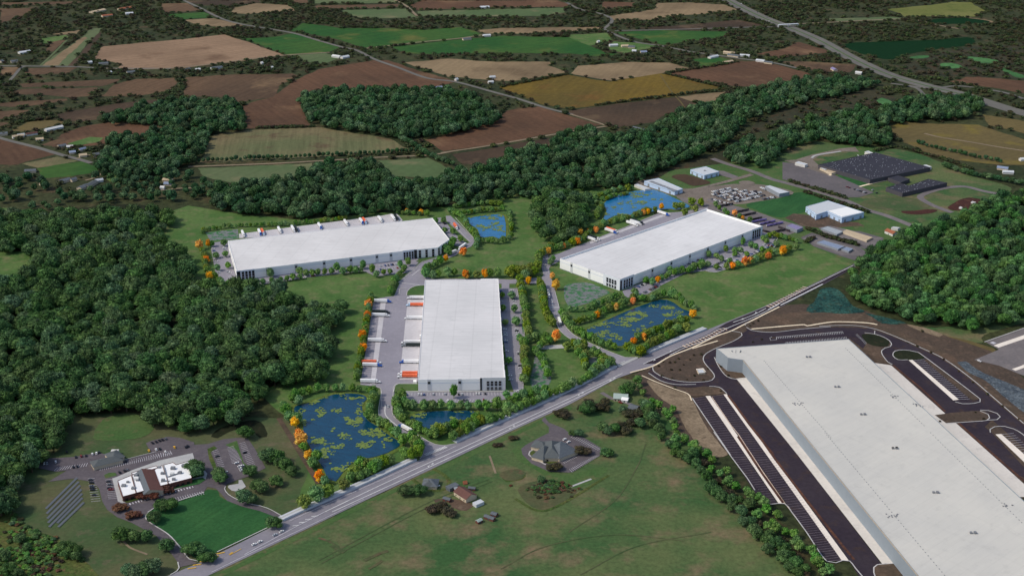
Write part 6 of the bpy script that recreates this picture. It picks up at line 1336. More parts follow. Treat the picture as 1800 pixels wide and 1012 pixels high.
# -- planted rows round the site: (zoom, line, spacing m, crown width m, height m, mix of kinds, label)
ROWS = [
 ('D', [(170, 250), (115, 225), (200, 195), (300, 165), (420, 165), (520, 155), (640, 170), (680, 180)], 9, 8.5, 10, 'bbc', 'round green tree on the grassy north bank of the big pond'),
 ('D', [(680, 190), (690, 250), (660, 310), (650, 350), (690, 380), (760, 410), (810, 450), (850, 490)], 8, 9.5, 11, 'bbbc', 'bushy green tree between the big pond and its access road'),
 ('D', [(890, 520), (940, 510), (990, 545), (1000, 600), (920, 625), (860, 590)], 9, 11, 13, 'bbo', 'tall green tree at the corner of the big pond by the zebra crossing'),
 ('D', [(800, 650), (720, 690), (660, 730), (590, 760), (520, 770), (640, 690), (560, 690)], 8, 11, 12, 'bob', 'tall mixed green tree on the road bank of the big pond'),
 ('D', [(480, 820), (385, 870), (305, 905), (225, 945)], 18, 12, 14, 'obc', 'single green tree along the road below the big pond'),
 ('D', [(70, 275), (95, 320), (120, 370), (170, 380), (205, 560), (290, 640), (265, 680), (345, 790)], 15, 10, 11, 'ccb', 'green shrub tree along the west bank of the big pond'),
 ('C', [(215, 195), (195, 300), (175, 410), (160, 510), (140, 620), (120, 700), (110, 760), (110, 800)], 7.5, 7.5, 9, 'obb', 'green tree in the row beside the trailer bays of the middle yard'),
 ('D', [(840, 260), (850, 320), (880, 370), (930, 400), (980, 430), (1030, 450), (1070, 480)], 8, 9, 11, 'b', 'green tree on the west bank of the narrow pond'),
 ('K', [(240, 100), (280, 75), (330, 145), (400, 135), (470, 140), (530, 130), (600, 135), (660, 140), (730, 130), (790, 135), (860, 130), (920, 140), (1000, 140)], 9.5, 10, 12, 'bbc', 'round green tree in the row under the south car park'),
 ('K', [(520, 350), (580, 320), (640, 290), (690, 280), (750, 270), (830, 230), (860, 250), (790, 300), (720, 330), (650, 370)], 8.5, 10.5, 12, 'bbo', 'green tree on the road bank of the narrow pond'),
 ('K', [(930, 250), (1010, 215), (1090, 175), (1170, 140), (1250, 110), (1330, 75), (1400, 45), (1470, 20), (1540, -10)], 8.5, 9.5, 11, 'bbc', 'green tree in the dense row along the road wall'),
 ('K', [(1060, 160), (1110, 80), (1180, 60), (1250, 40), (1320, 20), (1370, 0)], 9, 10, 11, 'bc', 'green tree in the second row behind the road wall'),
 ('E', [(680, 830), (780, 780), (860, 730), (920, 690), (960, 675)], 8.5, 9.5, 11, 'bbc', 'green tree near the east end of the road wall row'),
 ('E', [(300, 120), (320, 190), (330, 260), (345, 330), (350, 400), (355, 470)], 6.5, 9, 12, 'oob', 'tall olive-green tree in the row east of the middle warehouse car park, upper half'),
 ('E', [(320, 520), (330, 590), (330, 650), (345, 720), (340, 780), (330, 800)], 6.5, 9, 12, 'oob', 'tall olive-green tree in the row east of the middle warehouse car park, lower half'),
 ('E', [(455, 140), (460, 200), (470, 260), (490, 330), (500, 370), (530, 400)], 7.5, 8.5, 11, 'ocb', 'green tree on the west side of the road between two warehouses'),
 ('E', [(290, 500), (350, 520), (420, 490), (470, 500), (510, 510), (400, 590), (430, 620), (460, 660), (490, 720), (510, 780)], 8, 8.5, 10, 'bbc', 'green tree round the planting beds east of the middle warehouse'),
 ('E', [(640, 560), (680, 540), (720, 560), (770, 540), (700, 610), (760, 620), (750, 680), (780, 720)], 9, 10, 12, 'oob', 'tall olive-green tree at the lower lawn beside the eastern access road'),
 ('E', [(820, 600), (870, 630), (910, 640), (860, 700), (800, 740), (900, 680), (940, 660)], 8.5, 9, 11, 'bo', 'green tree at the corner of the eastern access road and the main road'),
 ('E', [(600, 330), (630, 380), (660, 420), (700, 450), (760, 480), (830, 510), (880, 540), (920, 555), (990, 560)], 7.5, 9, 11, 'b', 'green tree between the eastern access road and the angled pond'),
 ('E', [(690, 390), (760, 370), (820, 355), (880, 310), (930, 290), (1020, 265), (1080, 240), (1110, 200)], 7.5, 8, 10, 'bo', 'green tree on the upper bank of the angled pond'),
 ('E', [(650, 295), (710, 295), (770, 285), (830, 270), (890, 245), (950, 220), (1010, 190)], 8, 7, 8.5, 'c', 'small round tree in the curved hedge below the right warehouse'),
 ('E', [(1120, 200), (1180, 230), (1240, 215), (1300, 190), (1380, 195), (1430, 220), (1457, 240)], 7, 7.5, 9, 'bc', 'green tree on the far bank of the angled pond'),
 ('G', [(0, 860), (60, 910), (110, 950), (170, 985), (210, 1010)], 7, 7.5, 9, 'b', 'green tree at the lawn end of the angled pond'),
 ('E', [(1060, 560), (1100, 590), (1160, 600), (1210, 560), (1260, 530), (1320, 500), (1380, 470), (1440, 430), (1500, 440)], 7.5, 9.5, 11, 'oob', 'olive-green tree on the road bank of the angled pond'),
 ('E', [(1140, 500), (1220, 470), (1290, 440), (1370, 400), (1440, 380), (1500, 370)], 8, 9, 11, 'ob', 'olive-green tree at the waterside of the angled pond'),
 ('B', [(430, 820), (445, 770), (465, 720), (500, 680), (530, 640), (560, 610)], 7.5, 7.5, 9, 'b', 'green tree along the drive to the left warehouse'),
 ('B', [(730, 630), (770, 590), (820, 570), (870, 545)], 8, 9, 10, 'b', 'green tree at the bend of the drive to the left warehouse'),
 ('B', [(740, 660), (800, 665), (860, 655), (930, 650), (1000, 640), (1130, 655), (1190, 660), (1310, 655), (1370, 655)], 11, 10, 12, 'bcob', 'green tree in the row behind the middle warehouse'),
 ('B', [(1480, 650), (1520, 620), (1590, 640), (1650, 620), (1700, 630), (1560, 700)], 10, 12, 13, 'oob', 'tall olive-green tree at the junction behind the middle warehouse'),
 ('B', [(1730, 600), (1740, 540), (1720, 500), (1760, 470)], 9, 10, 12, 'ob', 'green tree on the bend beside the right warehouse'),
 ('F', [(150, 790), (165, 840), (170, 900), (160, 960)], 8, 8.5, 11, 'ob', 'green tree on the west verge beside the tanker'),
 ('A', [(440, 745), (500, 738), (555, 735), (615, 722), (680, 712), (760, 708), (820, 695), (880, 685), (940, 680), (980, 655), (1045, 650), (1100, 645), (1160, 638), (1215, 632), (1310, 640), (1370, 630), (1425, 625), (1480, 618), (1610, 660), (1670, 645), (1730, 638)], 16, 8, 9, 'c', 'round tree in the row before the left warehouse'),
 ('A', [(70, 440), (90, 470), (100, 560), (110, 600), (130, 640), (210, 700), (260, 745), (330, 735)], 8.5, 8, 9, 'bo', 'green tree round the west car park of the left warehouse'),
 ('B', [(950, 100), (1000, 120), (1060, 150), (1090, 200), (1120, 260), (1180, 310), (1190, 360), (1190, 400), (1160, 430)], 8, 8.5, 10, 'bbc', 'green tree between the round pond and the loop road'),
 ('B', [(1240, 360), (1300, 360), (1360, 370), (1410, 370), (1460, 340), (1500, 320)], 7.5, 7.5, 9, 'b', 'green tree on the near bank of the round pond'),
 ('F', [(170, 520), (250, 470), (300, 480), (390, 440), (430, 430), (530, 390), (550, 370), (610, 300)], 8, 9.5, 10, 'bo', 'green tree along the lower end of the right truck yard'),
 ('F', [(660, 300), (700, 270), (760, 250), (820, 230), (880, 220), (960, 200), (1010, 180), (1110, 150), (1160, 140)], 8, 8.5, 9, 'bo', 'green tree between the far pond and the right truck yard'),
 ('F', [(1210, 740), (1300, 710), (1360, 680), (1460, 680), (1520, 640), (1560, 640), (1600, 620)], 8, 8, 9, 'b', 'green tree in the front row of the right car park, road end'),
 ('G', [(40, 690), (160, 670), (210, 650), (260, 640), (300, 610)], 8, 8, 9, 'bc', 'green tree in the front row of the right car park, before the lawn'),
 ('G', [(480, 640), (590, 620), (750, 580), (790, 560), (880, 520), (930, 520), (1040, 480), (1100, 470), (1150, 470)], 10, 9, 10, 'obc', 'green tree along the lawn side of the right car park'),
]
MIX = {'b': 'bright', 'o': 'olive', 'c': 'bright'}
plant = []
for ref, pts, sp, dia, h, mix, lab in ROWS:
    w = W2(Z(ref, *pts), h * .45)
    if sp > 10: L = [p for p in w] if sp != 18 else w
    else: L = resample(w, sp)
    for p in L:
        k = RND.choice(mix); s = RND.uniform(.85, 1.25)
        ii = 2 if k == 'c' else (RND.choice((0, 1)) if k == 'b' else None)
        plant.append((math.hypot(p.x, p.y), MIX[k], p.x + RND.uniform(-1.2, 1.2), p.y + RND.uniform(-1.2, 1.2), dia * s, h * s * RND.uniform(.92, 1.08), lab, ii))
# trees standing alone in car parks and lawns: (zoom, x, y, width, height, kind, label)
SINGLES = [
 ('C', 800, 880, 9, 17, 'b', 'tall slender tree in front of the middle warehouse facade'), ('C', 437, 895, 8, 13, 'b', 'dark slender tree at the west end of the south car park'), ('C', 1175, 905, 9, 10, 'b', 'round tree at the east end of the south car park'),
 ('C', 1300, 790, 11, 13, 'b', 'broad tree at the lower corner of the east car park'),
]
for ref, x, y, dia, h, k, lab in SINGLES:
    p = G(*Z(ref, (x, y))[0], h * .5); plant.append((0, 'bright', p.x, p.y, dia, h, lab, 0 if h > 12 else 2))
LOTS = [('C', [(1143, 195), (1148, 290), (1165, 390), (1190, 660)], 8.5, 9, 'dark round tree in the shaded stalls beside the middle warehouse'), ('C', [(1213, 195), (1228, 295), (1243, 385)], 10, 11, 'dark round tree on the outer side of the east car park'),
        ('A', [(265, 385), (195, 490), (280, 480), (210, 600), (305, 580), (160, 390)], 9.5, 10, 'dark round tree in the west car park of the left warehouse'),
        ('A', [(675, 650), (935, 630), (1258, 600), (1490, 575), (1570, 610)], 9.5, 13, 'tall tree close to the left warehouse facade'), ('B', [(190, 575), (270, 605), (515, 570), (585, 550)], 9, 12, 'tall tree in the small car park of the left warehouse'),
        ('B', [(830, 185), (895, 185), (910, 270), (980, 280), (1045, 350)], 9, 10, 'dark round tree in the car park beyond the cut-off corner'), ('B', [(910, 430), (960, 400), (940, 460), (980, 370)], 12, 13, 'big dark tree hiding the cut-off corner of the left warehouse'),
        ('F', [(260, 570), (240, 600), (1080, 760), (1135, 775), (1290, 670), (980, 860)], 9.5, 10, 'dark tree beside the right warehouse'), ('G', [(330, 530), (480, 485), (630, 425)], 8.5, 12, 'slender tree standing right against the long right warehouse wall'),
        ('G', [(400, 545), (440, 575), (515, 590), (560, 500), (605, 495), (560, 530), (665, 530), (700, 450), (740, 465), (800, 490), (810, 395), (840, 415), (925, 440), (320, 620), (395, 645), (270, 600)], 9, 9, 'dark round tree inside the big right car park'),
        ('F', [(1340, 110), (1390, 105), (1420, 165), (1480, 75), (1510, 130), (1560, 80)], 12, 12, 'broad olive tree at the top end of the right truck yard'), ('G', [(390, 95), (420, 125), (470, 150), (495, 170), (600, 195), (690, 230)], 8, 9, 'green tree along the far short end of the right warehouse')]
for ref, pts, dia, h, lab in LOTS:
    for q in pts:
        p = G(*Z(ref, q)[0], h * .5); plant.append((math.hypot(p.x, p.y), 'olive' if 'olive' in lab else 'bright', p.x, p.y, dia * RND.uniform(.88, 1.1), h * RND.uniform(.9, 1.1), lab, None if 'olive' in lab else RND.choice((0, 1, 2))))
plant.sort(key=lambda t: t[0])
seen = {}
for n, (dist, kind, x, y, d, h, lab, ii) in enumerate(plant):
    if n < 300: tree(kind, (x, y), d, h, lab, 'trees: ' + lab if False else lab.replace('tree', 'trees', 1), name='planted_tree', i=ii)
    else: STUFF.setdefault(('planted', kind), []).append((x, y, d, h))
# small belts and hedges too fine to count
BELT = [('A', [(75, 290), (100, 265), (200, 250), (330, 235), (500, 225), (650, 225), (850, 215), (1000, 200), (1150, 185), (1350, 160)], 5, 6, 7), ('B', [(490, 105), (560, 120), (640, 120), (790, 130)], 9, 8.5, 9), ('B', [(1050, 130), (1150, 105), (1250, 95), (1350, 90), (1420, 80)], 6, 8, 8), ('B', [(1480, 110), (1480, 160), (1490, 220), (1500, 280)], 6, 7, 9),
        ('B', [(1000, 60), (1100, 45), (1200, 35), (1300, 30), (1400, 45)], 7, 9, 9), ('F', [(640, 200), (660, 160), (690, 110), (620, 60), (560, 50)], 7, 9.5, 10), ('c', [(760, 570), (830, 530), (900, 505), (980, 480), (1080, 470)], 6, 9, 9), ('c', [(860, 560), (950, 530), (1030, 515), (1060, 510)], 6, 7, 7),
        ('G', [(840, 380), (900, 365), (970, 380), (1050, 400), (1130, 420)], 6, 7.5, 8), ('Y', [(1390, 115), (1450, 150), (1530, 190), (1600, 240), (1700, 285), (1780, 315)], 5.5, 9, 9), ('R', [(1000, 130), (1150, 170), (1280, 195), (1400, 225), (1500, 245), (1640, 270)], 9, 8, 7), ('R', [(1200, 300), (1300, 335), (1420, 370), (1550, 390), (1700, 420), (1800, 440)], 7, 11, 8)]
for ref, pts, sp, dia, h in BELT:
    for p in resample(W2(Z(ref, *pts), h * .45), sp):
        s = RND.uniform(.75, 1.2); STUFF.setdefault(('planted', 'mid' if ref in 'RY' else RND.choice(('bright', 'bright', 'olive'))), []).append((p.x + RND.uniform(-1.5, 1.5), p.y + RND.uniform(-1.5, 1.5), dia * s, h * s))
for ref, a, b, n in (('R', (40, 420), (470, 548), 34), ('R', (150, 500), (640, 655), 40), ('R', (880, 160), (1230, 262), 30), ('R', (165, 775), (300, 830), 16), ('R', (300, 832), (560, 900), 26), ('R', (210, 850), (150, 880), 8), ('R', (690, 190), (860, 150), 14), ('R', (540, 130), (780, 130), 22), ('R', (1230, 262), (1420, 330), 16), ('X', (80, 70), (480, 20), 30), ('T', (200, 775), (1160, 655), 60), ('T', (720, 545), (1200, 655), 34), ('T', (720, 542), (1280, 452), 34), ('V', (1060, 945), (1480, 935), 30), ('U', (1180, 640), (1680, 545), 40)):
    for i in range(n):
        t = (i + RND.uniform(-.4, .4)) / n; q = Z(ref, (a[0] + (b[0] - a[0]) * t, a[1] + (b[1] - a[1]) * t))[0]; p = G(q[0], q[1] + RND.uniform(-.6, .6), 2)
        s = RND.uniform(.6, 1.2); STUFF.setdefault(('hedgerow', 'far'), []).append((p.x, p.y, 9 * s, 6 * s))
for x in np.linspace(150, 1550, 49):   # young trees between crop and lane
    p = G(*Z('Y', (x, 300 - (x - 150) * .047 + RND.uniform(-2, 2)))[0], 3); s = RND.uniform(.7, 1.2); STUFF.setdefault(('planted', 'mid'), []).append((p.x, p.y, 7 * s, 8 * s))
# -- autumn trees
ORANGE = [('D', 152, 392, 9, 12, 'on the west bank of the big pond, topmost'), ('D', 180, 475, 10, 12, 'west of the big pond, upper one of the close pair'), ('D', 200, 515, 13, 15, 'west of the big pond, bigger one of the close pair'), ('D', 245, 625, 9, 12, 'west of the big pond, beside the grey-green shrub'), ('D', 314, 762, 10, 12, 'on the west bank of the big pond, nearest the road'),
 ('C', 195, 258, 10, 11, 'beside the trailer bays, topmost'), ('C', 182, 332, 9, 10, 'beside the trailer bays, second from the top'), ('C', 152, 475, 10, 12, 'beside the trailer bays, third from the top'), ('C', 158, 568, 10, 11, 'beside the trailer bays, lowest'),
 ('B', 1075, 460, 11, 13, 'at the loop road, larger one beside the white truck'), ('B', 918, 520, 8, 11, 'at the loop road, smaller one near the cut-off corner'), ('B', 1090, 660, 10, 13, 'behind the middle warehouse, left one of the pair'), ('B', 1262, 650, 10, 13, 'behind the middle warehouse, right one of the pair'), ('B', 1645, 715, 8, 11, 'at the junction behind the middle warehouse'), ('B', 703, 112, 8, 9, 'on the grass behind the left warehouse'), ('B', 575, 105, 7, 8, 'yellowing, on the grass behind the left warehouse'),
 ('E', 530, 60, 8, 10, 'at the road bend by the right warehouse, smaller upper one'), ('E', 558, 122, 11, 14, 'at the road bend by the right warehouse, larger lower one'), ('E', 555, 485, 11, 15, 'on the lawn beside the eastern access road'), ('E', 848, 337, 8, 10, 'on the upper bank of the angled pond, leftmost'), ('E', 980, 280, 8, 10, 'on the upper bank of the angled pond, middle'), ('E', 1103, 238, 8, 10, 'above the angled pond, by the car park'), ('E', 1108, 518, 8, 8, 'on the road bank of the angled pond, low left one'), ('E', 1180, 495, 7, 11, 'on the road bank of the angled pond, taller right one'), ('M', 458, 45, 10, 11, 'at the lawn end of the angled pond'), ('E', 1280, 85, 8, 9, 'in front of the long right warehouse wall, road end'),
 ('G', 540, 632, 9, 10, 'along the big right car park, leftmost of the lawn side'), ('G', 648, 595, 11, 13, 'along the big right car park, largest of the lawn side'), ('G', 695, 588, 9, 11, 'along the big right car park, just beside the largest'), ('G', 850, 545, 9, 11, 'along the big right car park, between green trees'), ('G', 982, 500, 11, 14, 'along the big right car park, nearest its far end'), ('G', 560, 170, 8, 10, 'at the far end of the right warehouse, taller one'), ('G', 628, 212, 6, 6, 'at the far end of the right warehouse, smaller one'),
 ('F', 222, 505, 8, 11, 'in the truck yard row, lowest'), ('F', 350, 460, 7, 10, 'in the truck yard row, second from the bottom'), ('F', 475, 420, 8, 11, 'in the truck yard row, third from the bottom'), ('F', 500, 335, 9, 10, 'beside the small round wood, lower left one'), ('F', 575, 328, 8, 8, 'beside the small round wood, middle one'), ('F', 637, 318, 8, 11, 'beside the small round wood, tallest right one'), ('F', 933, 205, 6, 6, 'by the far pond, smallest'), ('F', 1055, 165, 8, 10, 'by the far pond, left one of the pair'), ('F', 1092, 160, 7, 10, 'by the far pond, right one of the pair'), ('F', 1215, 115, 8, 11, 'by the far pond, above the white and blue truck'),
 ('A', 55, 400, 11, 14, 'west of the left warehouse, big upper left one'), ('A', 128, 388, 7, 12, 'west of the left warehouse, slim upper right one'), ('A', 90, 468, 7, 7, 'west of the left warehouse, small yellowing one'), ('A', 112, 528, 9, 10, 'west of the left warehouse, third from the top'), ('A', 140, 680, 10, 14, 'west of the left warehouse, lowest'), ('A', 130, 620, 7, 8, 'west of the left warehouse, above the lowest')]
for ref, x, y, dia, h, lab in ORANGE:
    p = G(*Z(ref, (x, y))[0], h * .52); tree('orange', (p.x, p.y), dia, h, 'orange autumn tree ' + lab, 'orange autumn trees', name='autumn_tree')
# -- hedge and trees south of the road, school trees
NEAR = [('lime', 'bright green tree in the row between the dark hedge and the building site', 'light trees of the hedge line', 9, 10, [('M', [(75, 505), (90, 540), (115, 580), (185, 640), (225, 670), (275, 710), (320, 690), (285, 740), (325, 770), (335, 815), (345, 860), (345, 905), (405, 900), (465, 940), (490, 975)]), ('O', [(100, 50), (165, 90), (190, 130), (255, 160), (290, 190), (285, 245), (265, 280), (340, 285), (395, 275), (405, 320), (395, 360), (455, 385), (535, 420), (560, 450), (615, 460), (650, 500), (670, 540), (610, 580), (745, 575), (710, 630), (690, 660), (730, 680), (800, 695), (865, 715), (890, 770), (920, 810), (1000, 830), (1010, 890), (1040, 930), (1065, 985), (1120, 960)])]),
        ('wood', 'dark green tree in the thick hedge beside the foreground field', 'dark trees of the hedge line', 10, 10, [('M', [(130, 700), (160, 740), (190, 790), (230, 830), (170, 700), (250, 880), (110, 650), (20, 560), (290, 930), (330, 985)]), ('O', [(30, 110), (70, 150), (110, 180), (160, 160), (180, 210), (210, 260), (250, 300), (290, 360), (320, 420), (280, 400), (360, 460), (420, 470), (430, 520), (500, 560), (500, 620), (560, 620), (590, 690), (620, 720), (680, 760), (690, 820), (740, 790), (800, 810), (790, 880), (850, 860), (830, 940), (880, 930), (900, 990), (560, 500), (940, 960), (700, 720), (470, 470)])]),
        ('dull', 'brown half-bare tree in the hedge beside the foreground field', 'half-bare trees of the hedge line', 9, 8, [('M', [(210, 720), (60, 720), (95, 770)]), ('O', [(230, 210), (330, 340), (400, 430), (520, 510), (700, 690), (780, 760), (880, 870), (940, 1000), (620, 640)])]),
        ('dull', 'dark half-bare tree in the farmhouse garden south of the road', 'half-bare garden trees', 12, 9, [('L', [(600, 250), (650, 280), (700, 290), (560, 290), (840, 420), (900, 390), (920, 350), (860, 450), (720, 240), (960, 330), (880, 330)])]),
        ('wood', 'dense dark green tree round the farmhouse garden south of the road', 'dark garden trees', 12, 11, [('L', [(845, 175), (830, 305), (880, 170), (700, 430), (740, 450), (780, 440), (1010, 330), (1050, 370), (1000, 290), (960, 400), (600, 300), (570, 310)])]),
        ('wood', 'dark tree on the foreground grass beside the barn and the houses', 'lone field trees', 10, 8, [('K', [(300, 775), (350, 770), (420, 770)])]), ('dull', 'dark bare tree on the bare patch in front of the brown barn', 'bare trees by the barn', 11, 8, [('K', [(520, 890), (560, 890), (610, 910), (490, 900), (650, 925), (580, 860)])]),
        ('dull', 'dark bush on the grass between the road and the hip-roofed building', 'roadside bushes', 7, 4, [('K', [(980, 425), (1005, 423), (1095, 373), (1120, 374)])]), ('dull', 'yellow-brown tree at the corner of the hip-roofed building car park', 'car park trees', 11, 9, [('L', [(345, 695), (390, 690), (545, 590), (590, 590)])]), ('wood', 'dark tree at the edge of the hip-roofed building car park', 'dark car park trees', 9, 7, [('L', [(490, 465), (530, 468), (710, 605), (740, 603), (285, 785)])]),
        ('dull', 'dark tree at the roadside entrance of the hip-roofed building', 'entrance trees', 10, 8, [('L', [(390, 330), (420, 325), (435, 345)])]), ('wood', 'dark broad tree on the rough lawn between the weeds and the school drive', 'lawn trees bottom left', 13, 11, [('I', [(690, 780), (740, 770), (770, 785), (830, 780), (730, 980), (770, 985), (820, 975), (870, 965)])]),
        ('wood', 'dark tree beside the mown lawn of the school', 'trees round the mown lawn', 11, 9, [('J', [(350, 590), (385, 588), (420, 580), (315, 660), (390, 830), (520, 850), (560, 850), (600, 860), (620, 905), (660, 895), (1040, 690), (1060, 692)])]), ('dull', 'reddish tree in front of the school', 'reddish school trees', 10, 7, [('J', [(90, 590), (120, 590), (180, 635), (215, 630), (385, 485), (420, 480), (240, 520), (315, 515)])]),
        ('wood', 'green tree in the rough grass between the school and the big pond', 'trees by the school car park', 14, 11, [('J', [(870, 140), (1010, 290), (1060, 290), (1090, 310), (1120, 330), (1150, 370), (940, 460), (980, 470), (870, 530), (900, 540), (1060, 430), (905, 375), (710, 380), (715, 410), (580, 375), (565, 350)])]), ('wood', 'dark tree edging the weedy corner below the solar panels', 'trees of the weedy corner', 10, 9, [('I', [(370, 850), (420, 870), (440, 900), (390, 880), (110, 800), (160, 840), (20, 900), (40, 980), (100, 985)])])]
for kind, lab, grp, dia, h, spots in NEAR:
    for ref, pts in spots:
        for q in pts:
            s = RND.uniform(.8, 1.2); p = G(*Z(ref, q)[0], h * .5); tree(kind, (p.x + RND.uniform(-1, 1), p.y + RND.uniform(-1, 1)), dia * s, h * s, lab, grp, name='tree' if kind != 'lime' else 'hedge_tree', i=(1 if 'reddish' in lab else 0) if kind == 'dull' else None)
# -- small street trees as saplings on the building site
for ref, pts in (('M', [(225, 405), (255, 375), (245, 470), (300, 380), (315, 490), (360, 355), (370, 430), (395, 395), (440, 360), (420, 495), (465, 330), (470, 470), (515, 325), (530, 500), (560, 420), (310, 430), (335, 378), (850, 128), (870, 112), (870, 238), (905, 95), (930, 220), (650, 408), (700, 470), (335, 552), (650, 575)]), ('N', [(605, 245), (670, 268), (765, 310), (850, 358), (955, 440), (1050, 515), (1150, 595), (1253, 678), (1367, 766), (825, 782), (1070, 720), (1125, 768), (705, 165)])):
    for q in Z(ref, *pts):
        p = G(*q, .6); s = RND.uniform(.8, 1.25); tree('dull', (p.x, p.y), 2.6 * s, 3.0 * s, 'newly planted dark sapling on the bare ground round the big warehouse', 'saplings on the building site', name='sapling', trunk=False, cat='sapling', i=0)
# -- brambles and bushes of the weedy corner
for i in range(150):   # scrub in the hollow of the foreground field
    q = Z('L', (RND.gauss(345, 75), RND.gauss(845, 22)))[0]; p = G(*q, 1); s = RND.uniform(.4, 1.1); STUFF.setdefault(('bushes', RND.choice(('dull', 'dull', 'wood'))), []).append((p.x, p.y, 4.5 * s, 2.2 * s))
wp = W2(Z('I', (-60, 620), (70, 640), (170, 745), (320, 800), (420, 870), (560, 1012), (560, 1100), (-100, 1100))); wp = np.array([(p.x, p.y) for p in wp])
bp = NPR.uniform(wp.min(0), wp.max(0), (2600, 2)); bp = bp[inside(wp, bp)]
for x, y in bp:
    q = math.sin(x / 17) + math.cos(y / 23 + x / 31)
    if RND.random() < .42 + .25 * q:
        s = RND.uniform(.5, 1.3); STUFF.setdefault(('bushes', RND.choice(('dull', 'lime', 'lime', 'wood'))), []).append((x, y, 4.6 * s, 2.6 * s))
# -- scattered trees, hedges and thickets of the far country
npts = 52000
Y = 1500 + 2600 * np.sqrt(NPR.random(npts)); X = (NPR.random(npts) - .5) * 2 * (Y * .42 + 120)
P = np.stack([X, Y], -1); ok = np.ones(npts, bool)
for poly in POLYS: ok &= ~inside(poly, P)
vy = (P[:, 1] * SP - CAM_H * CP) / (P[:, 1] * CP + CAM_H * SP) * FPX; PYX = 506 - vy
PXX = 900 + P[:, 0] / (P[:, 1] * CP + CAM_H * SP) * FPX
ok &= (PYX < 345) & ~((PXX > 1000) & (PYX > 270)) & ~((PXX > 330) & (PYX > 285))
P = P[ok]
nz = np.sin(P[:, 0] / 61) * np.cos(P[:, 1] / 83) + .6 * np.sin(P[:, 0] / 23 + P[:, 1] / 37)
for (x, y), q in zip(P, nz):
    if RND.random() < .62 + .33 * q:
        s = RND.uniform(.5, 1.25); STUFF.setdefault(('hedgerow', 'far'), []).append((x, y, 11 * s, 6.5 * s))
SRC = {}
def scatter(name, label, kind, pts):
    """one stuff object: many trees placed by geometry nodes on its own points"""
    if kind not in SRC:
        pass
    me = bpy.data.meshes.new(name); me.from_pydata([(x, y, 0) for x, y, d, h in pts], [], [])
    for nm, ty in (('dia', 'FLOAT'), ('hgt', 'FLOAT'), ('rot', 'FLOAT'), ('pick', 'INT')): me.attributes.new(nm, ty, 'POINT')
    me.attributes['dia'].data.foreach_set('value', [p[2] for p in pts]); me.attributes['hgt'].data.foreach_set('value', [p[3] for p in pts])
    me.attributes['rot'].data.foreach_set('value', [RND.uniform(0, 6.28) for p in pts]); me.attributes['pick'].data.foreach_set('value', [RND.randrange(len(KIND[kind])) for p in pts])
    o = bpy.data.objects.new(name, me); COL.objects.link(o); o['kind'] = 'stuff'; o['label'] = label
    ng = bpy.data.node_groups.new('scatter', 'GeometryNodeTree'); ng.interface.new_socket('Geometry', in_out='INPUT', socket_type='NodeSocketGeometry'); ng.interface.new_socket('Geometry', in_out='OUTPUT', socket_type='NodeSocketGeometry')
    N = ng.nodes.new; Lk = ng.links.new; gi = N('NodeGroupInput'); go = N('NodeGroupOutput'); jn = N('GeometryNodeJoinGeometry')
    def at(nm, ty='FLOAT'):
        a = N('GeometryNodeInputNamedAttribute'); a.data_type = ty; a.inputs[0].default_value = nm; return a.outputs[0]
    cx = N('ShaderNodeCombineXYZ'); d = at('dia'); Lk(d, cx.inputs[0]); Lk(d, cx.inputs[1]); Lk(at('hgt'), cx.inputs[2])
    rx = N('ShaderNodeCombineXYZ'); Lk(at('rot'), rx.inputs[2]); pk = at('pick', 'INT')
    for i, me2 in enumerate(KIND[kind]):
        src = SRC[(kind, i)]
        oi = N('GeometryNodeObjectInfo'); oi.inputs['Object'].default_value = src; oi.inputs['As Instance'].default_value = True; oi.transform_space = 'ORIGINAL'
        cm = N('FunctionNodeCompare'); cm.data_type = 'INT'; cm.operation = 'EQUAL'; Lk(pk, cm.inputs[2]); cm.inputs[3].default_value = i
        ip = N('GeometryNodeInstanceOnPoints'); Lk(gi.outputs[0], ip.inputs['Points']); Lk(cm.outputs[0], ip.inputs['Selection']); Lk(oi.outputs['Geometry'], ip.inputs['Instance']); Lk(rx.outputs[0], ip.inputs['Rotation']); Lk(cx.outputs[0], ip.inputs['Scale']); Lk(ip.outputs[0], jn.inputs[0])
    Lk(jn.outputs[0], go.inputs[0])
    md = o.modifiers.new('scatter', 'NODES'); md.node_group = ng
    return o
# the first tree of each shape in view lends its crown to the scatter
for o in list(COL.objects):
    if o.name.startswith('crown'):
        for k, ms in KIND.items():
            for i, m in enumerate(ms):
                if o.data == m and (k, i) not in SRC: SRC[(k, i)] = o
for k, ms in KIND.items():
    for i, m in enumerate(ms):
        if (k, i) not in SRC and any(s[1] == k for s in STUFF):
            x, y, d, h = STUFF[[s for s in STUFF if s[1] == k][0]].pop()
            t = tree(k, (x, y), d, h, {'far': 'low dark tree in the far hedgerows', 'mid': 'green broadleaf tree in the far woods'}.get(k, 'green tree among the far belts'), 'far country trees', name='hedgerow_tree', i=i)
            SRC[(k, i)] = [c for c in t.children if c.name.startswith('crown')][0]
SLAB = {('woodland', 'wood'): 'dense dark green woodland canopy on the left and in the small round wood', ('woodland', 'mid'): 'woodland canopy behind the warehouses and between the brown fields', ('woodland', 'right'): 'woodland canopy between the stony basin and the dark red infield', ('planted', 'bright'): 'planted green tree belts in the farther parts of the site', ('planted', 'olive'): 'planted olive-green tree belts in the farther parts of the site', ('planted', 'mid'): 'rows of young trees along the striped crop field and the olive fields', ('bushes', 'dull'): 'brown brambles in the weedy corner and the hollow of the foreground field', ('bushes', 'lime'): 'bright green weeds and bushes in the weedy corner at the bottom left', ('bushes', 'wood'): 'dark green bushes in the weedy corner and the foreground hollow', ('hedgerow', 'far'): 'dark hedgerows and thickets between the far fields'}
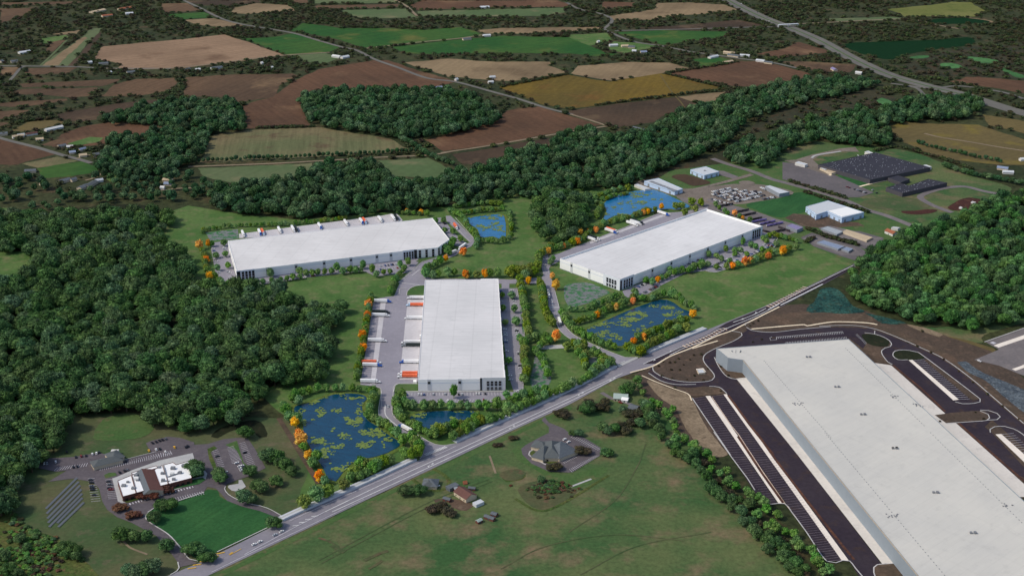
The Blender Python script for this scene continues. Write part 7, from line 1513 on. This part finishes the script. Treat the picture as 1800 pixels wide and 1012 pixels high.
for (nm, kind), pts in STUFF.items():
    scatter({'woodland': 'woodland', 'planted': 'tree_belt', 'hedgerow': 'hedgerow', 'bushes': 'bushes'}[nm], SLAB[(nm, kind)], kind, pts)
print('trees', n_ind, len(plant), {k: len(v) for k, v in STUFF.items()})
# ------------------------------------------------------------------ lorries
plain('trailer_white', S(240, 240, 240), .5, .03, 4); plain('trailer_orange', S(226, 108, 70), .5, .05, 4); plain('trailer_black', S(40, 48, 46), .5, .05, 4); plain('trailer_grey', S(150, 154, 158), .5, .05, 4)
plain('cab_white', S(238, 240, 242), .35, 0, 1, .5); plain('cab_blue', S(48, 92, 176), .35, 0, 1, .5); plain('cab_black', S(48, 52, 56), .35, 0, 1, .5); plain('cab_pale', S(176, 202, 226), .35, 0, 1, .5); plain('cab_grey', S(130, 136, 140), .35, 0, 1, .5)
plain('tyre', S(30, 30, 32), .9); plain('chassis', S(44, 44, 48), .8); plain('chrome', S(190, 194, 198), .3, 0, 1, .5, .6)
MCACHE = {}
def cached(key, fn):
    if key not in MCACHE: MCACHE[key] = fn()
    return MCACHE[key]
def as_mesh(mb, name, mats):
    me = bpy.data.meshes.new(name); me.from_pydata(mb.v, [], mb.f)
    for m in mats: me.materials.append(MATS[m])
    me.polygons.foreach_set('material_index', mb.mi); me.update(); return me
def trailer_me(m):
    mb = MB(); mb.box(-10.9, 5.3, -1.3, 1.3, 1.1, 4.1)
    mb.box(-10.95, -10.9, -1.25, 1.25, 1.15, 4.05, 1); mb.box(-10.8, 5.2, -1.05, 1.05, .95, 1.1, 2); mb.box(-4.5, 1.5, -1.28, -1.24, .45, 1.0, 2); mb.box(-4.5, 1.5, 1.24, 1.28, .45, 1.0, 2)
    mb.box(-10.9, 5.3, -1.31, -1.3, 1.1, 1.25, 1); mb.box(-10.9, 5.3, 1.3, 1.31, 1.1, 1.25, 1); mb.box(-10.6, -7.6, -.9, .9, .55, .95, 2); mb.box(1.9, 2.1, -.9, -.7, .1, 1, 2); mb.box(1.9, 2.1, .7, .9, .1, 1, 2)
    return as_mesh(mb, 'trailer', [m, 'trailer_grey', 'chassis'])
def tank_me(m):
    mb = MB(); mb.cyl((-10.6, 0, 2.45), 1.3, 15.6, 'x', 14); mb.box(-10.4, 5, -.6, .6, 1.0, 1.3, 1); mb.box(-10.4, -7.4, -.9, .9, .55, 1.0, 1); mb.box(-9, 3, -.3, .3, 3.7, 3.85, 1)
    return as_mesh(mb, 'tank', [m, 'chassis'])
def cab_me(m):
    mb = MB()
    mb.add([(5.7, -1.2, 1.0), (8.4, -1.2, 1.0), (8.4, 1.2, 1.0), (5.7, 1.2, 1.0), (5.7, -1.2, 3.9), (7.6, -1.15, 3.2), (7.6, 1.15, 3.2), (5.7, 1.2, 3.9), (8.4, -1.2, 2.15), (8.4, 1.2, 2.15), (6.9, -1.15, 3.8), (6.9, 1.15, 3.8)],
           [(0, 1, 8, 5, 10, 4), (3, 7, 11, 6, 9, 2), (0, 4, 7, 3), (4, 10, 11, 7), (10, 5, 6, 11), (5, 8, 9, 6)])
    mb.add([(8.4, -1.1, .8), (10.5, -.95, .8), (10.5, .95, .8), (8.4, 1.1, .8), (8.4, -1.1, 2.15), (10.4, -.85, 1.8), (10.4, .85, 1.8), (8.4, 1.1, 2.15)], [(3, 2, 1, 0), (4, 5, 6, 7), (0, 1, 5, 4), (1, 2, 6, 5), (2, 3, 7, 6)])
    mb.box(4.2, 8.4, -.5, .5, .75, 1.0, 1); mb.box(6, 8.2, -1.25, -.95, .45, 1.0, 1); mb.box(6, 8.2, .95, 1.25, .45, 1.0, 1); mb.box(10.45, 10.7, -1.1, 1.1, .4, .85, 2); mb.box(10.48, 10.52, -.5, .5, .9, 1.6, 2)
    return as_mesh(mb, 'cab', [m, 'chassis', 'chrome'])
def shield_me():
    mb = MB(); mb.quad((8.35, -1.0, 2.25), (8.35, 1.0, 2.25), (7.66, .95, 3.15), (7.66, -.95, 3.15))
    mb.quad((6.8, -1.22, 2.2), (7.9, -1.22, 2.2), (7.5, -1.22, 3.0), (6.8, -1.22, 3.0)); mb.quad((6.8, 1.22, 3.0), (7.5, 1.22, 3.0), (7.9, 1.22, 2.2), (6.8, 1.22, 2.2))
    return as_mesh(mb, 'windscreen', ['glass_dark'])
def wheel_me(w):
    mb = MB(); mb.cyl((0, -w / 2, .5), .5, w, 'y', 14); mb.cyl((0, -w / 2 - .01, .5), .26, w + .02, 'y', 10, 1); return as_mesh(mb, 'wheel', ['tyre', 'chrome'])
def child(name, me, parent, loc=(0, 0, 0), sc=None):
    o = bpy.data.objects.new(name, me); COL.objects.link(o); o.parent = parent; o.location = loc
    if sc: o.scale = sc
    return o
TS = 1.0
def lorry(p, heading, trailer, cab, label, group=None, cat='lorry', cabless=False, z=.56):
    o = empty('articulated_lorry' if not cabless else 'semi_trailer', (p.x, p.y, z), heading); o.scale = (TS, TS, TS); tag(o, label, cat, group)
    child('tank' if trailer == 'tank' else 'trailer', cached(('t', trailer), lambda: tank_me('trailer_white') if trailer == 'tank' else trailer_me('trailer_' + trailer)), o)
    W = cached('w', lambda: wheel_me(.7))
    xs = [(-9.8, .9), (-8.4, .9)]
    if not cabless:
        c = child('cab', cached(('c', cab), lambda: cab_me('cab_' + cab)), o); child('windscreen', cached('s', shield_me), c); xs += [(4.9, .9), (6.3, .9), (9.5, 1.0)]
    for x, y in xs:
        for s in (-1, 1): child('wheel', W, o, (x, s * y, 0))
    return o
def dirpx(ref, a, b): d = G(*Z(ref, b)[0]) - G(*Z(ref, a)[0]); return math.atan2(d.y, d.x)
LC = {'white': 'white', 'orange': 'orange', 'black': 'black', 'grey': 'grey'}
def nose(ref, pt, heading, zc=2.0):
    """vehicle centre from the picture position of its middle at half height"""
    return G(*Z(ref, pt)[0], zc)
hr = dirpx('C', (140, 812), (280, 815))
for x, y, t, c, lab in ((295, 241, 'white', 'blue', 'white trailer with blue cab, topmost in the trailer bays of the middle yard'), (285, 318, 'black', 'black', 'black lorry in the trailer bays of the middle yard'), (282, 340, 'white', 'white', 'all-white lorry parked right beside the black one'),
                        (258, 519, 'white', 'white', 'all-white lorry standing alone halfway down the trailer bays'), (216, 674, 'orange', 'white', 'orange trailer parked behind the white one with the blue cab, lower trailer bays'), (222, 694, 'white', 'blue', 'white trailer with blue cab beside the orange trailer in the lower trailer bays'), (209, 810, 'white', 'white', 'all-white lorry at the bottom end of the trailer bays')):
    lorry(nose('C', (x, y), hr), hr, t, c, lab, 'lorries in the trailer bays of the middle yard')
hl = dirpx('C', (560, 772), (400, 772))
for x, y, t, c, lab in ((528, 216, 'white', 'white', 'white lorry at the topmost dock of the middle warehouse'), (522, 267, 'orange', 'pale', 'orange trailer with pale cab at the second dock of the middle warehouse'), (512, 360, 'white', 'white', 'white lorry at the third occupied dock of the middle warehouse'), (491, 533, 'white', 'white', 'white trailer in the close pair at the middle docks'),
                        (493, 553, 'black', 'grey', 'dark trailer with grey cab in the close pair at the middle docks'), (480, 672, 'white', 'blue', 'white trailer with blue cab at a dock of the middle warehouse'), (470, 755, 'orange', 'white', 'orange trailer at the second lowest dock, behind another orange one'), (468, 773, 'orange', 'white', 'orange trailer with white cab at the lowest dock of the middle warehouse')):
    p = nose('C', (x, y), hl); lorry(p, hl, t, c, lab, 'lorries at the docks of the middle warehouse')
lorry(nose('C', (590, 495), hl), hl, 'white', None, 'white trailer without a cab backed into a dock of the middle warehouse', None, 'trailer', True)
d = (Lp[4] - Lp[5]); back = Vector((-d.y, d.x, 0)).normalized(); hb = math.atan2(-back.y, -back.x)
if back.y < 0: back = -back; hb += math.pi
for ref, x, y, t, c, lab in (('A', 437, 308, 'white', 'white', 'leftmost white lorry behind the left warehouse'), ('A', 583, 295, 'white', 'blue', 'white trailer with blue cab beside the first orange one behind the left warehouse'), ('A', 610, 292, 'orange', 'pale', 'orange trailer nearest the left end behind the left warehouse'), ('A', 757, 275, 'white', 'white', 'white lorry standing alone between the first orange trailer and the first dark one'),
                             ('A', 876, 264, 'white', 'white', 'white lorry touching the dark one on the left part of the back yard'), ('A', 903, 264, 'black', 'black', 'dark lorry on the left part of the back yard of the left warehouse'), ('A', 1112, 240, 'white', 'blue', 'white trailer with blue cab alone in the middle of the back yard'), ('A', 1342, 212, 'white', 'white', 'white lorry alone left of the second orange trailer in the back yard'),
                             ('A', 1478, 198, 'white', 'blue', 'white trailer with blue cab beside the second orange one in the back yard'), ('A', 1505, 194, 'orange', 'pale', 'orange trailer toward the right end of the back yard'), ('A', 1642, 180, 'white', 'white', 'white lorry right of the second orange trailer in the back yard'), ('A', 1757, 167, 'white', 'white', 'white lorry next to the dark one at the right end of the back yard'), ('A', 1785, 165, 'black', 'black', 'dark lorry at the right end of the back yard')):
    lorry(nose(ref, (x, y), hb), hb, t, c, lab, 'lorries behind the left warehouse')
d = (Rp[1] - Rp[0]); hy = math.atan2(d.y, d.x)
for x, y, t, c, lab in ((598, 402, 'white', 'white', 'lowest white lorry of the right truck yard'), (625, 390, 'black', 'white', 'dark trailer with white cab beside the lowest white lorry of the right truck yard'), (770, 333, 'white', 'blue', 'white trailer with blue cab beside the orange one in the right truck yard'), (782, 325, 'orange', 'white', 'orange trailer in the right truck yard'),
                        (958, 268, 'white', 'white', 'nearer white lorry of the trio in the right truck yard'), (990, 258, 'white', 'white', 'middle white lorry of the trio in the right truck yard'), (1010, 252, 'black', 'black', 'dark lorry of the trio in the right truck yard'), (1232, 178, 'white', 'blue', 'white trailer with blue cab standing alone at the top of the right truck yard')):
    lorry(nose('F', (x, y), hy), hy, t, c, lab, 'lorries in the right truck yard')
lorry(nose('D', (905, 437), 0), dirpx('D', (955, 465), (855, 410)), 'white', 'blue', 'white trailer with blue cab driving in on the access road by the big pond')
lorry(nose('E', (504, 190), 0), dirpx('E', (500, 165), (510, 222)), 'tank', 'white', 'white tanker waiting at the stop line between the warehouses')
lorry(nose('E', (580, 380), 0), dirpx('E', (588, 400), (572, 350)), 'white', 'white', 'white lorry driving up the eastern access road')
lorry(nose('B', (1005, 242), 0), dirpx('B', (985, 215), (1025, 272)), 'orange', 'white', 'orange trailer with white cab on the loop road by the round pond')
lorry(nose('B', (960, 477), 0), dirpx('B', (985, 465), (895, 500)), 'white', 'white', 'white lorry half hidden by orange trees on the drive to the left warehouse')
lorry(nose('B', (1062, 420), 0), dirpx('B', (1075, 415), (1040, 440)), 'white', 'white', 'white lorry at the foot of the loop road')

# ------------------------------------------------------------------ cars
CARS = {'white': S(236, 238, 240), 'silver': S(176, 182, 190), 'black': S(30, 30, 36), 'grey': S(92, 96, 104), 'blue': S(58, 84, 140), 'red': S(126, 40, 38), 'yellow': S(220, 170, 50), 'brown': S(96, 70, 58)}
for k, v in CARS.items(): plain('paint_' + k, v, .3, 0, 1, .5)
def car_me(col, van=False):
    mb = MB(); r = 2.15 if van else 1.5; w = .92
    prof = [(-2.2, .35), (2.2, .35), (2.25, .75), (1.3, .95), (-2.25, .95 if not van else 1.1)]
    def loft(prof, w0, w1, mi):
        n = len(prof); zs = [p[1] for p in prof]; z0, z1 = min(zs), max(zs)
        f = lambda z: w0 + (w1 - w0) * (z - z0) / (z1 - z0)
        vs = [(x, -f(z), z) for x, z in prof] + [(x, f(z), z) for x, z in prof]
        mb.add(vs, [tuple(range(n)), tuple(range(2 * n - 1, n - 1, -1))] + [(i, n + i, n + (i + 1) % n, (i + 1) % n) for i in range(n)], mi)
    loft(prof, w, w - .04, 0)
    if van:
        loft([(-2.2, 1.0), (1.3, .94), (.7, r - .3), (-2.1, r - .3)], w - .05, w - .14, 1); loft([(.75, r - .3), (.6, r), (-2.0, r), (-2.12, r - .3)], w - .12, w - .2, 0)
    else:
        loft([(-1.8, .94), (1.15, .94), (.35, 1.42), (-1.2, 1.42)], w - .08, w - .24, 1); loft([(.4, 1.42), (.3, r), (-1.1, r), (-1.25, 1.42)], w - .22, w - .28, 0)
    for x in (-1.4, 1.4):
        for s in (-1, 1): mb.cyl((x, s * .78 - .1, .33), .33, .2, 'y', 10, 2)
    return as_mesh(mb, 'car', ['paint_' + col, 'glass_dark', 'tyre'])
PAL = ['white', 'white', 'white', 'silver', 'silver', 'black', 'grey', 'blue', 'red']
CAR_N = {}
CARQ = []
def car(p, heading, col, label, group, z=.68, van=False, grow=1.0):
    CARQ.append((p.length, p.x, p.y, z, heading, col, label, group, van, grow))
def build_cars():
    """the 290 nearest cars one by one, the rest as one crowd"""
    CARQ.sort(); mb = MB(); names = []
    for n, (_, x, y, z, h, col, label, group, van, grow) in enumerate(CARQ):
        me = cached(('car', col, van), lambda: car_me(col, van))
        if n < 290 or 'driving' in label:
            o = bpy.data.objects.new('parked_car' if 'driving' not in label else 'car', me); COL.objects.link(o)
            o.location = (x, y, z); o.rotation_euler = (0, 0, h); o.scale = (grow, grow, grow); tag(o, label, 'car' if not van else 'van', group)
        else:
            ms = [m.name for m in me.materials]
            for q in ms:
                if q not in names: names.append(q)
            M_ = Matrix.Translation((x, y, z)) @ Matrix.Rotation(h, 4, 'Z') @ Matrix.Scale(grow, 4)
            vs = [M_ @ v.co for v in me.vertices]; k = len(mb.v); mb.v += [tuple(v) for v in vs]
            for f in me.polygons: mb.f.append(tuple(i + k for i in f.vertices)); mb.mi.append(names.index(ms[f.material_index]))
    if mb.v:
        o = mb.build('parked_cars', names); o['kind'] = 'stuff'; o['label'] = 'crowd of small far parked cars in the gravel yard and the farther car parks'
def row_cars(ref, a, b, n, fill, head, where, group, pal=PAL, z=.68, grow=1.0):
    A_, B_ = G(*Z(ref, a)[0], 1.2), G(*Z(ref, b)[0], 1.2)
    for i in range(n):
        if RND.random() > fill: continue
        p = A_.lerp(B_, (i + .5) / n); c = RND.choice(pal)
        h = head if head is not None else 0
        car(p, h + (math.pi if RND.random() < .4 else 0) + RND.uniform(-.03, .03), c, f'{c} car parked {where}', group, z, False, grow)
def perp(ref, a, b): return dirpx(ref, a, b) + math.pi / 2
def spots(ref, lst, head, where, group):
    for x, y, c in lst: car(nose(ref, (x, y), 0, .8), head + RND.uniform(-.04, .04), c, f'{c} car parked {where}', group)
hq = math.pi / 2
spots('K', [(318, 58, 'blue'), (404, 56, 'white'), (424, 57, 'white'), (445, 57, 'blue'), (513, 55, 'silver'), (600, 53, 'silver'), (700, 55, 'black'), (727, 54, 'silver'), (833, 50, 'white'), (853, 50, 'white'), (898, 51, 'black')], hq, 'in the stalls along the south facade of the middle warehouse', 'cars of the south car park, facade side')
spots('K', [(312, 108, 'blue'), (357, 106, 'white'), (508, 103, 'black'), (556, 103, 'white'), (622, 102, 'white'), (740, 98, 'black'), (885, 96, 'red'), (760, 97, 'grey')], hq, 'in the stalls against the trees of the south car park', 'cars of the south car park, tree side')
lab = 'in the outer stalls east of the middle warehouse'; he = 0
spots('C', [(1212, 165, 'white'), (1218, 178, 'blue'), (1228, 240, 'white'), (1232, 262, 'white'), (1245, 440, 'white'), (1248, 453, 'black'), (1250, 465, 'white'), (1252, 480, 'white'), (1262, 605, 'white'), (1266, 615, 'black'), (1274, 715, 'white'), (1292, 717, 'white'), (1272, 700, 'black'), (1278, 760, 'white'), (1276, 795, 'white'), (1260, 880, 'white'), (1236, 205, 'silver')], he, lab, 'cars in the east car park, outer stalls')
spots('C', [(1134, 170, 'blue'), (1138, 240, 'silver'), (1162, 440, 'white'), (1166, 470, 'silver'), (1168, 482, 'white'), (1170, 520, 'white'), (1170, 532, 'blue'), (1178, 596, 'white'), (1186, 640, 'silver'), (1200, 770, 'white'), (1204, 800, 'silver'), (1180, 690, 'grey')], he, 'in the shaded stalls along the east wall of the middle warehouse', 'cars in the east car park, shaded stalls')
hA = dirpx('A', (160, 440), (200, 440))
spots('A', [(175, 435, 'white'), (180, 455, 'blue'), (195, 540, 'black'), (200, 548, 'white'), (220, 640, 'white'), (225, 648, 'silver'), (270, 430, 'white'), (275, 440, 'silver'), (320, 650, 'white'), (325, 690, 'white'), (335, 700, 'white'), (305, 640, 'silver')], hA, 'in the west car park of the left warehouse', 'cars in the west car park of the left warehouse')
hA2 = perp('A', (420, 760), (1300, 640))
row_cars('A', (420, 752), (1480, 615), 56, .6, hA2, 'in the strip of stalls before the left warehouse', 'cars before the left warehouse'); row_cars('B', (310, 590), (500, 568), 14, .6, hA2, 'in the small car park near the left warehouse entrance', 'cars near the left warehouse entrance'); row_cars('B', (320, 618), (560, 598), 16, .6, hA2, 'in the outer row near the long warehouse entrance', 'cars near the left warehouse entrance')
row_cars('B', (890, 185), (1040, 400), 16, .45, dirpx('B', (950, 310), (1000, 300)), 'beyond the cut-off corner of the left warehouse', 'cars beyond the cut-off corner')
hg = math.atan2((Rp[1] - Rp[0]).y, (Rp[1] - Rp[0]).x)
row_cars('F', (1005, 822), (2060, 352), 70, .6, hg, 'along the long front wall of the right warehouse', 'cars along the right warehouse wall')
row_cars('F', (1060, 872), (1180, 812), 10, .8, hg, 'at the road end of the right warehouse car park', 'cars at the road end of the right car park', ['red', 'black', 'brown', 'white', 'grey']); row_cars('G', (360, 640), (640, 510), 20, .7, hg, 'in the middle rows of the big right car park', 'cars in the middle of the right car park'); row_cars('G', (420, 650), (900, 450), 30, .65, hg, 'in the lawn-side row of the big right car park', 'cars on the lawn side of the right car park'); row_cars('G', (740, 430), (920, 470), 10, .7, hg + 1.5, 'at the far end of the big right car park', 'cars at the far end of the right car park')
# yard full of parked cars
hyd = dirpx('H', (860, 430), (1020, 400)) + math.pi / 2
for (a, b, n) in (((850, 440), (1030, 402), 16), ((860, 462), (1080, 415), 20), ((900, 480), (1160, 425), 22), ((950, 495), (1250, 430), 26), ((1000, 510), (1290, 440), 24), ((1060, 522), (1330, 462), 22), ((850, 500), (1020, 548), 12), ((1290, 400), (1330, 420), 5), ((1300, 500), (1410, 482), 9)):
    row_cars('H', a, b, n, .85, hyd, 'in the gravel yard crowded with cars behind the right warehouse', 'cars crowded in the gravel yard', ['white', 'white', 'white', 'white', 'white', 'silver', 'black', 'brown', 'grey'], grow=1.35)
hr2 = dirpx('R', (480, 470), (600, 510)) + math.pi / 2
spots('R', [(468, 466, 'red'), (485, 472, 'red'), (525, 485, 'black'), (545, 490, 'silver'), (560, 495, 'grey'), (575, 500, 'black'), (595, 506, 'white'), (610, 512, 'black'), (690, 512, 'black'), (660, 490, 'silver')], hr2, 'in the large empty car park of the black-roofed factory', 'cars in the factory car park')
# lorry park: long rows of dark and violet trailers
plain('trailer_violet', S(112, 98, 150), .5, .05, 4); plain('trailer_dark', S(58, 50, 52), .5, .05, 4)
hv = dirpx('G', (720, 245), (840, 222))
for (a, b, m, n) in (((735, 245), (830, 228), 'violet', 3), ((800, 265), (910, 240), 'violet', 3), ((860, 280), (980, 255), 'violet', 3), ((700, 230), (790, 212), 'dark', 3), ((560, 165), (680, 140), 'dark', 3), ((430, 110), (540, 90), 'dark', 3), ((930, 330), (1000, 315), 'dark', 2), ((820, 330), (900, 350), 'dark', 2), ((960, 300), (1040, 330), 'dark', 2), ((640, 190), (740, 168), 'dark', 3)):
    for i in range(n):
        q = Z('G', (a[0] + (b[0] - a[0]) * (i + .5) / n, a[1] + (b[1] - a[1]) * (i + .5) / n))[0]
        lorry(G(*q, 2), dirpx('G', a, b), m, None, ('violet' if m == 'violet' else 'dark brown') + ' trailer in the rows of the lorry park beyond the right warehouse', m + ' trailers of the lorry park', 'trailer', True).scale = (.8, .8, .7)
# school cars
hs = dirpx('J', (275, 215), (300, 190)) 
spots('J', [(305, 203, 'black'), (328, 196, 'black'), (348, 189, 'black'), (366, 184, 'black'), (386, 178, 'grey')], perp('J', (300, 205), (390, 178)), 'in the short upper row behind the school', 'dark cars in the upper row behind the school')
spots('J', [(284, 250, 'yellow'), (328, 243, 'white'), (350, 240, 'black'), (384, 257, 'white'), (440, 230, 'yellow'), (508, 228, 'black'), (520, 222, 'black'), (145, 314, 'black')], perp('J', (280, 270), (420, 240)), 'in the lane behind the school', 'cars in the lane behind the school')
spots('J', [(105, 382, 'black'), (135, 372, 'black'), (152, 367, 'grey')], perp('J', (100, 382), (160, 365)), 'beside the left end of the school', 'cars at the left end of the school')
spots('J', [(818, 325, 'white'), (838, 345, 'white'), (846, 358, 'white'), (852, 370, 'white'), (850, 342, 'white'), (866, 352, 'black'), (868, 262, 'black'), (730, 385, 'silver'), (750, 380, 'silver'), (700, 285, 'black')], dirpx('J', (790, 330), (850, 310)), 'in the school car park on its right', 'cars in the school car park')
spots('I', [(518, 465, 'black'), (522, 480, 'black'), (524, 500, 'grey'), (525, 510, 'black'), (528, 522, 'black'), (538, 552, 'black'), (620, 475, 'black'), (628, 492, 'grey'), (632, 520, 'red'), (625, 512, 'black')], dirpx('I', (500, 460), (540, 458)), 'beside the solar field', 'cars beside the solar field')
spots('I', [(432, 335, 'black'), (463, 330, 'red'), (490, 327, 'black'), (527, 318, 'white'), (550, 313, 'white'), (565, 308, 'black'), (418, 392, 'black'), (440, 388, 'black'), (318, 362, 'white'), (268, 372, 'silver'), (252, 372, 'white'), (380, 305, 'black'), (718, 358, 'black')], perp('I', (420, 338), (560, 312)), 'around the small green-roofed hall', 'cars round the small hall')
hm = dirpx('J', (900, 830), (1100, 745))
for x, y, c, w in ((925, 820, 'white', 'white car driving left on the main road below the mown lawn'), (960, 804, 'white', 'white car following close behind on the main road below the mown lawn'), (1052, 762, 'silver', 'silver car driving on the main road nearer the road wall'), (1092, 742, 'white', 'white car driving first in line toward the road wall on the main road')):
    car(nose('J', (x, y), 0, .8), hm, c, w, 'cars driving on the main road')
car(nose('D', (787, 290), 0, .8), dirpx('D', (785, 275), (790, 305)), 'silver', 'silver car driving out of the middle yard on the access road', None)
car(nose('E', (856, 570), 0, .8), dirpx('E', (820, 550), (880, 585)), 'white', 'white car driving down the eastern access road to the main road', None)
spots('L', [(438, 515, 'white'), (465, 532, 'white'), (440, 548, 'grey')], dirpx('L', (400, 560), (440, 540)), 'behind the hip-roofed building', 'cars behind the hip-roofed building')
spots('L', [(865, 232, 'white'), (820, 262, 'red'), (705, 262, 'white')], dirpx('L', (800, 240), (860, 260)), 'in the yard of the pale farmhouse', 'cars at the farmhouse')
spots('K', [(700, 785, 'white'), (545, 735, 'white'), (770, 835, 'white'), (530, 720, 'silver')], .6, 'beside the houses below the road', 'cars at the houses below the road')
spots('N', [(1095, 368, 'white')], dirpx('N', (1070, 360), (1115, 378)), 'alone at the edge of the far right car park', 'cars at the right edge')
for x, y, c in ((1278, 30, 'white'), (1398, 92, 'black'), (1470, 130, 'grey'), (1485, 160, 'white')): car(nose('T', (x, y), 0, .8), dirpx('T', (1300, 60), (1480, 150)), c, f'{c} car driving on the far highway', 'cars driving on the far highway')
build_cars()
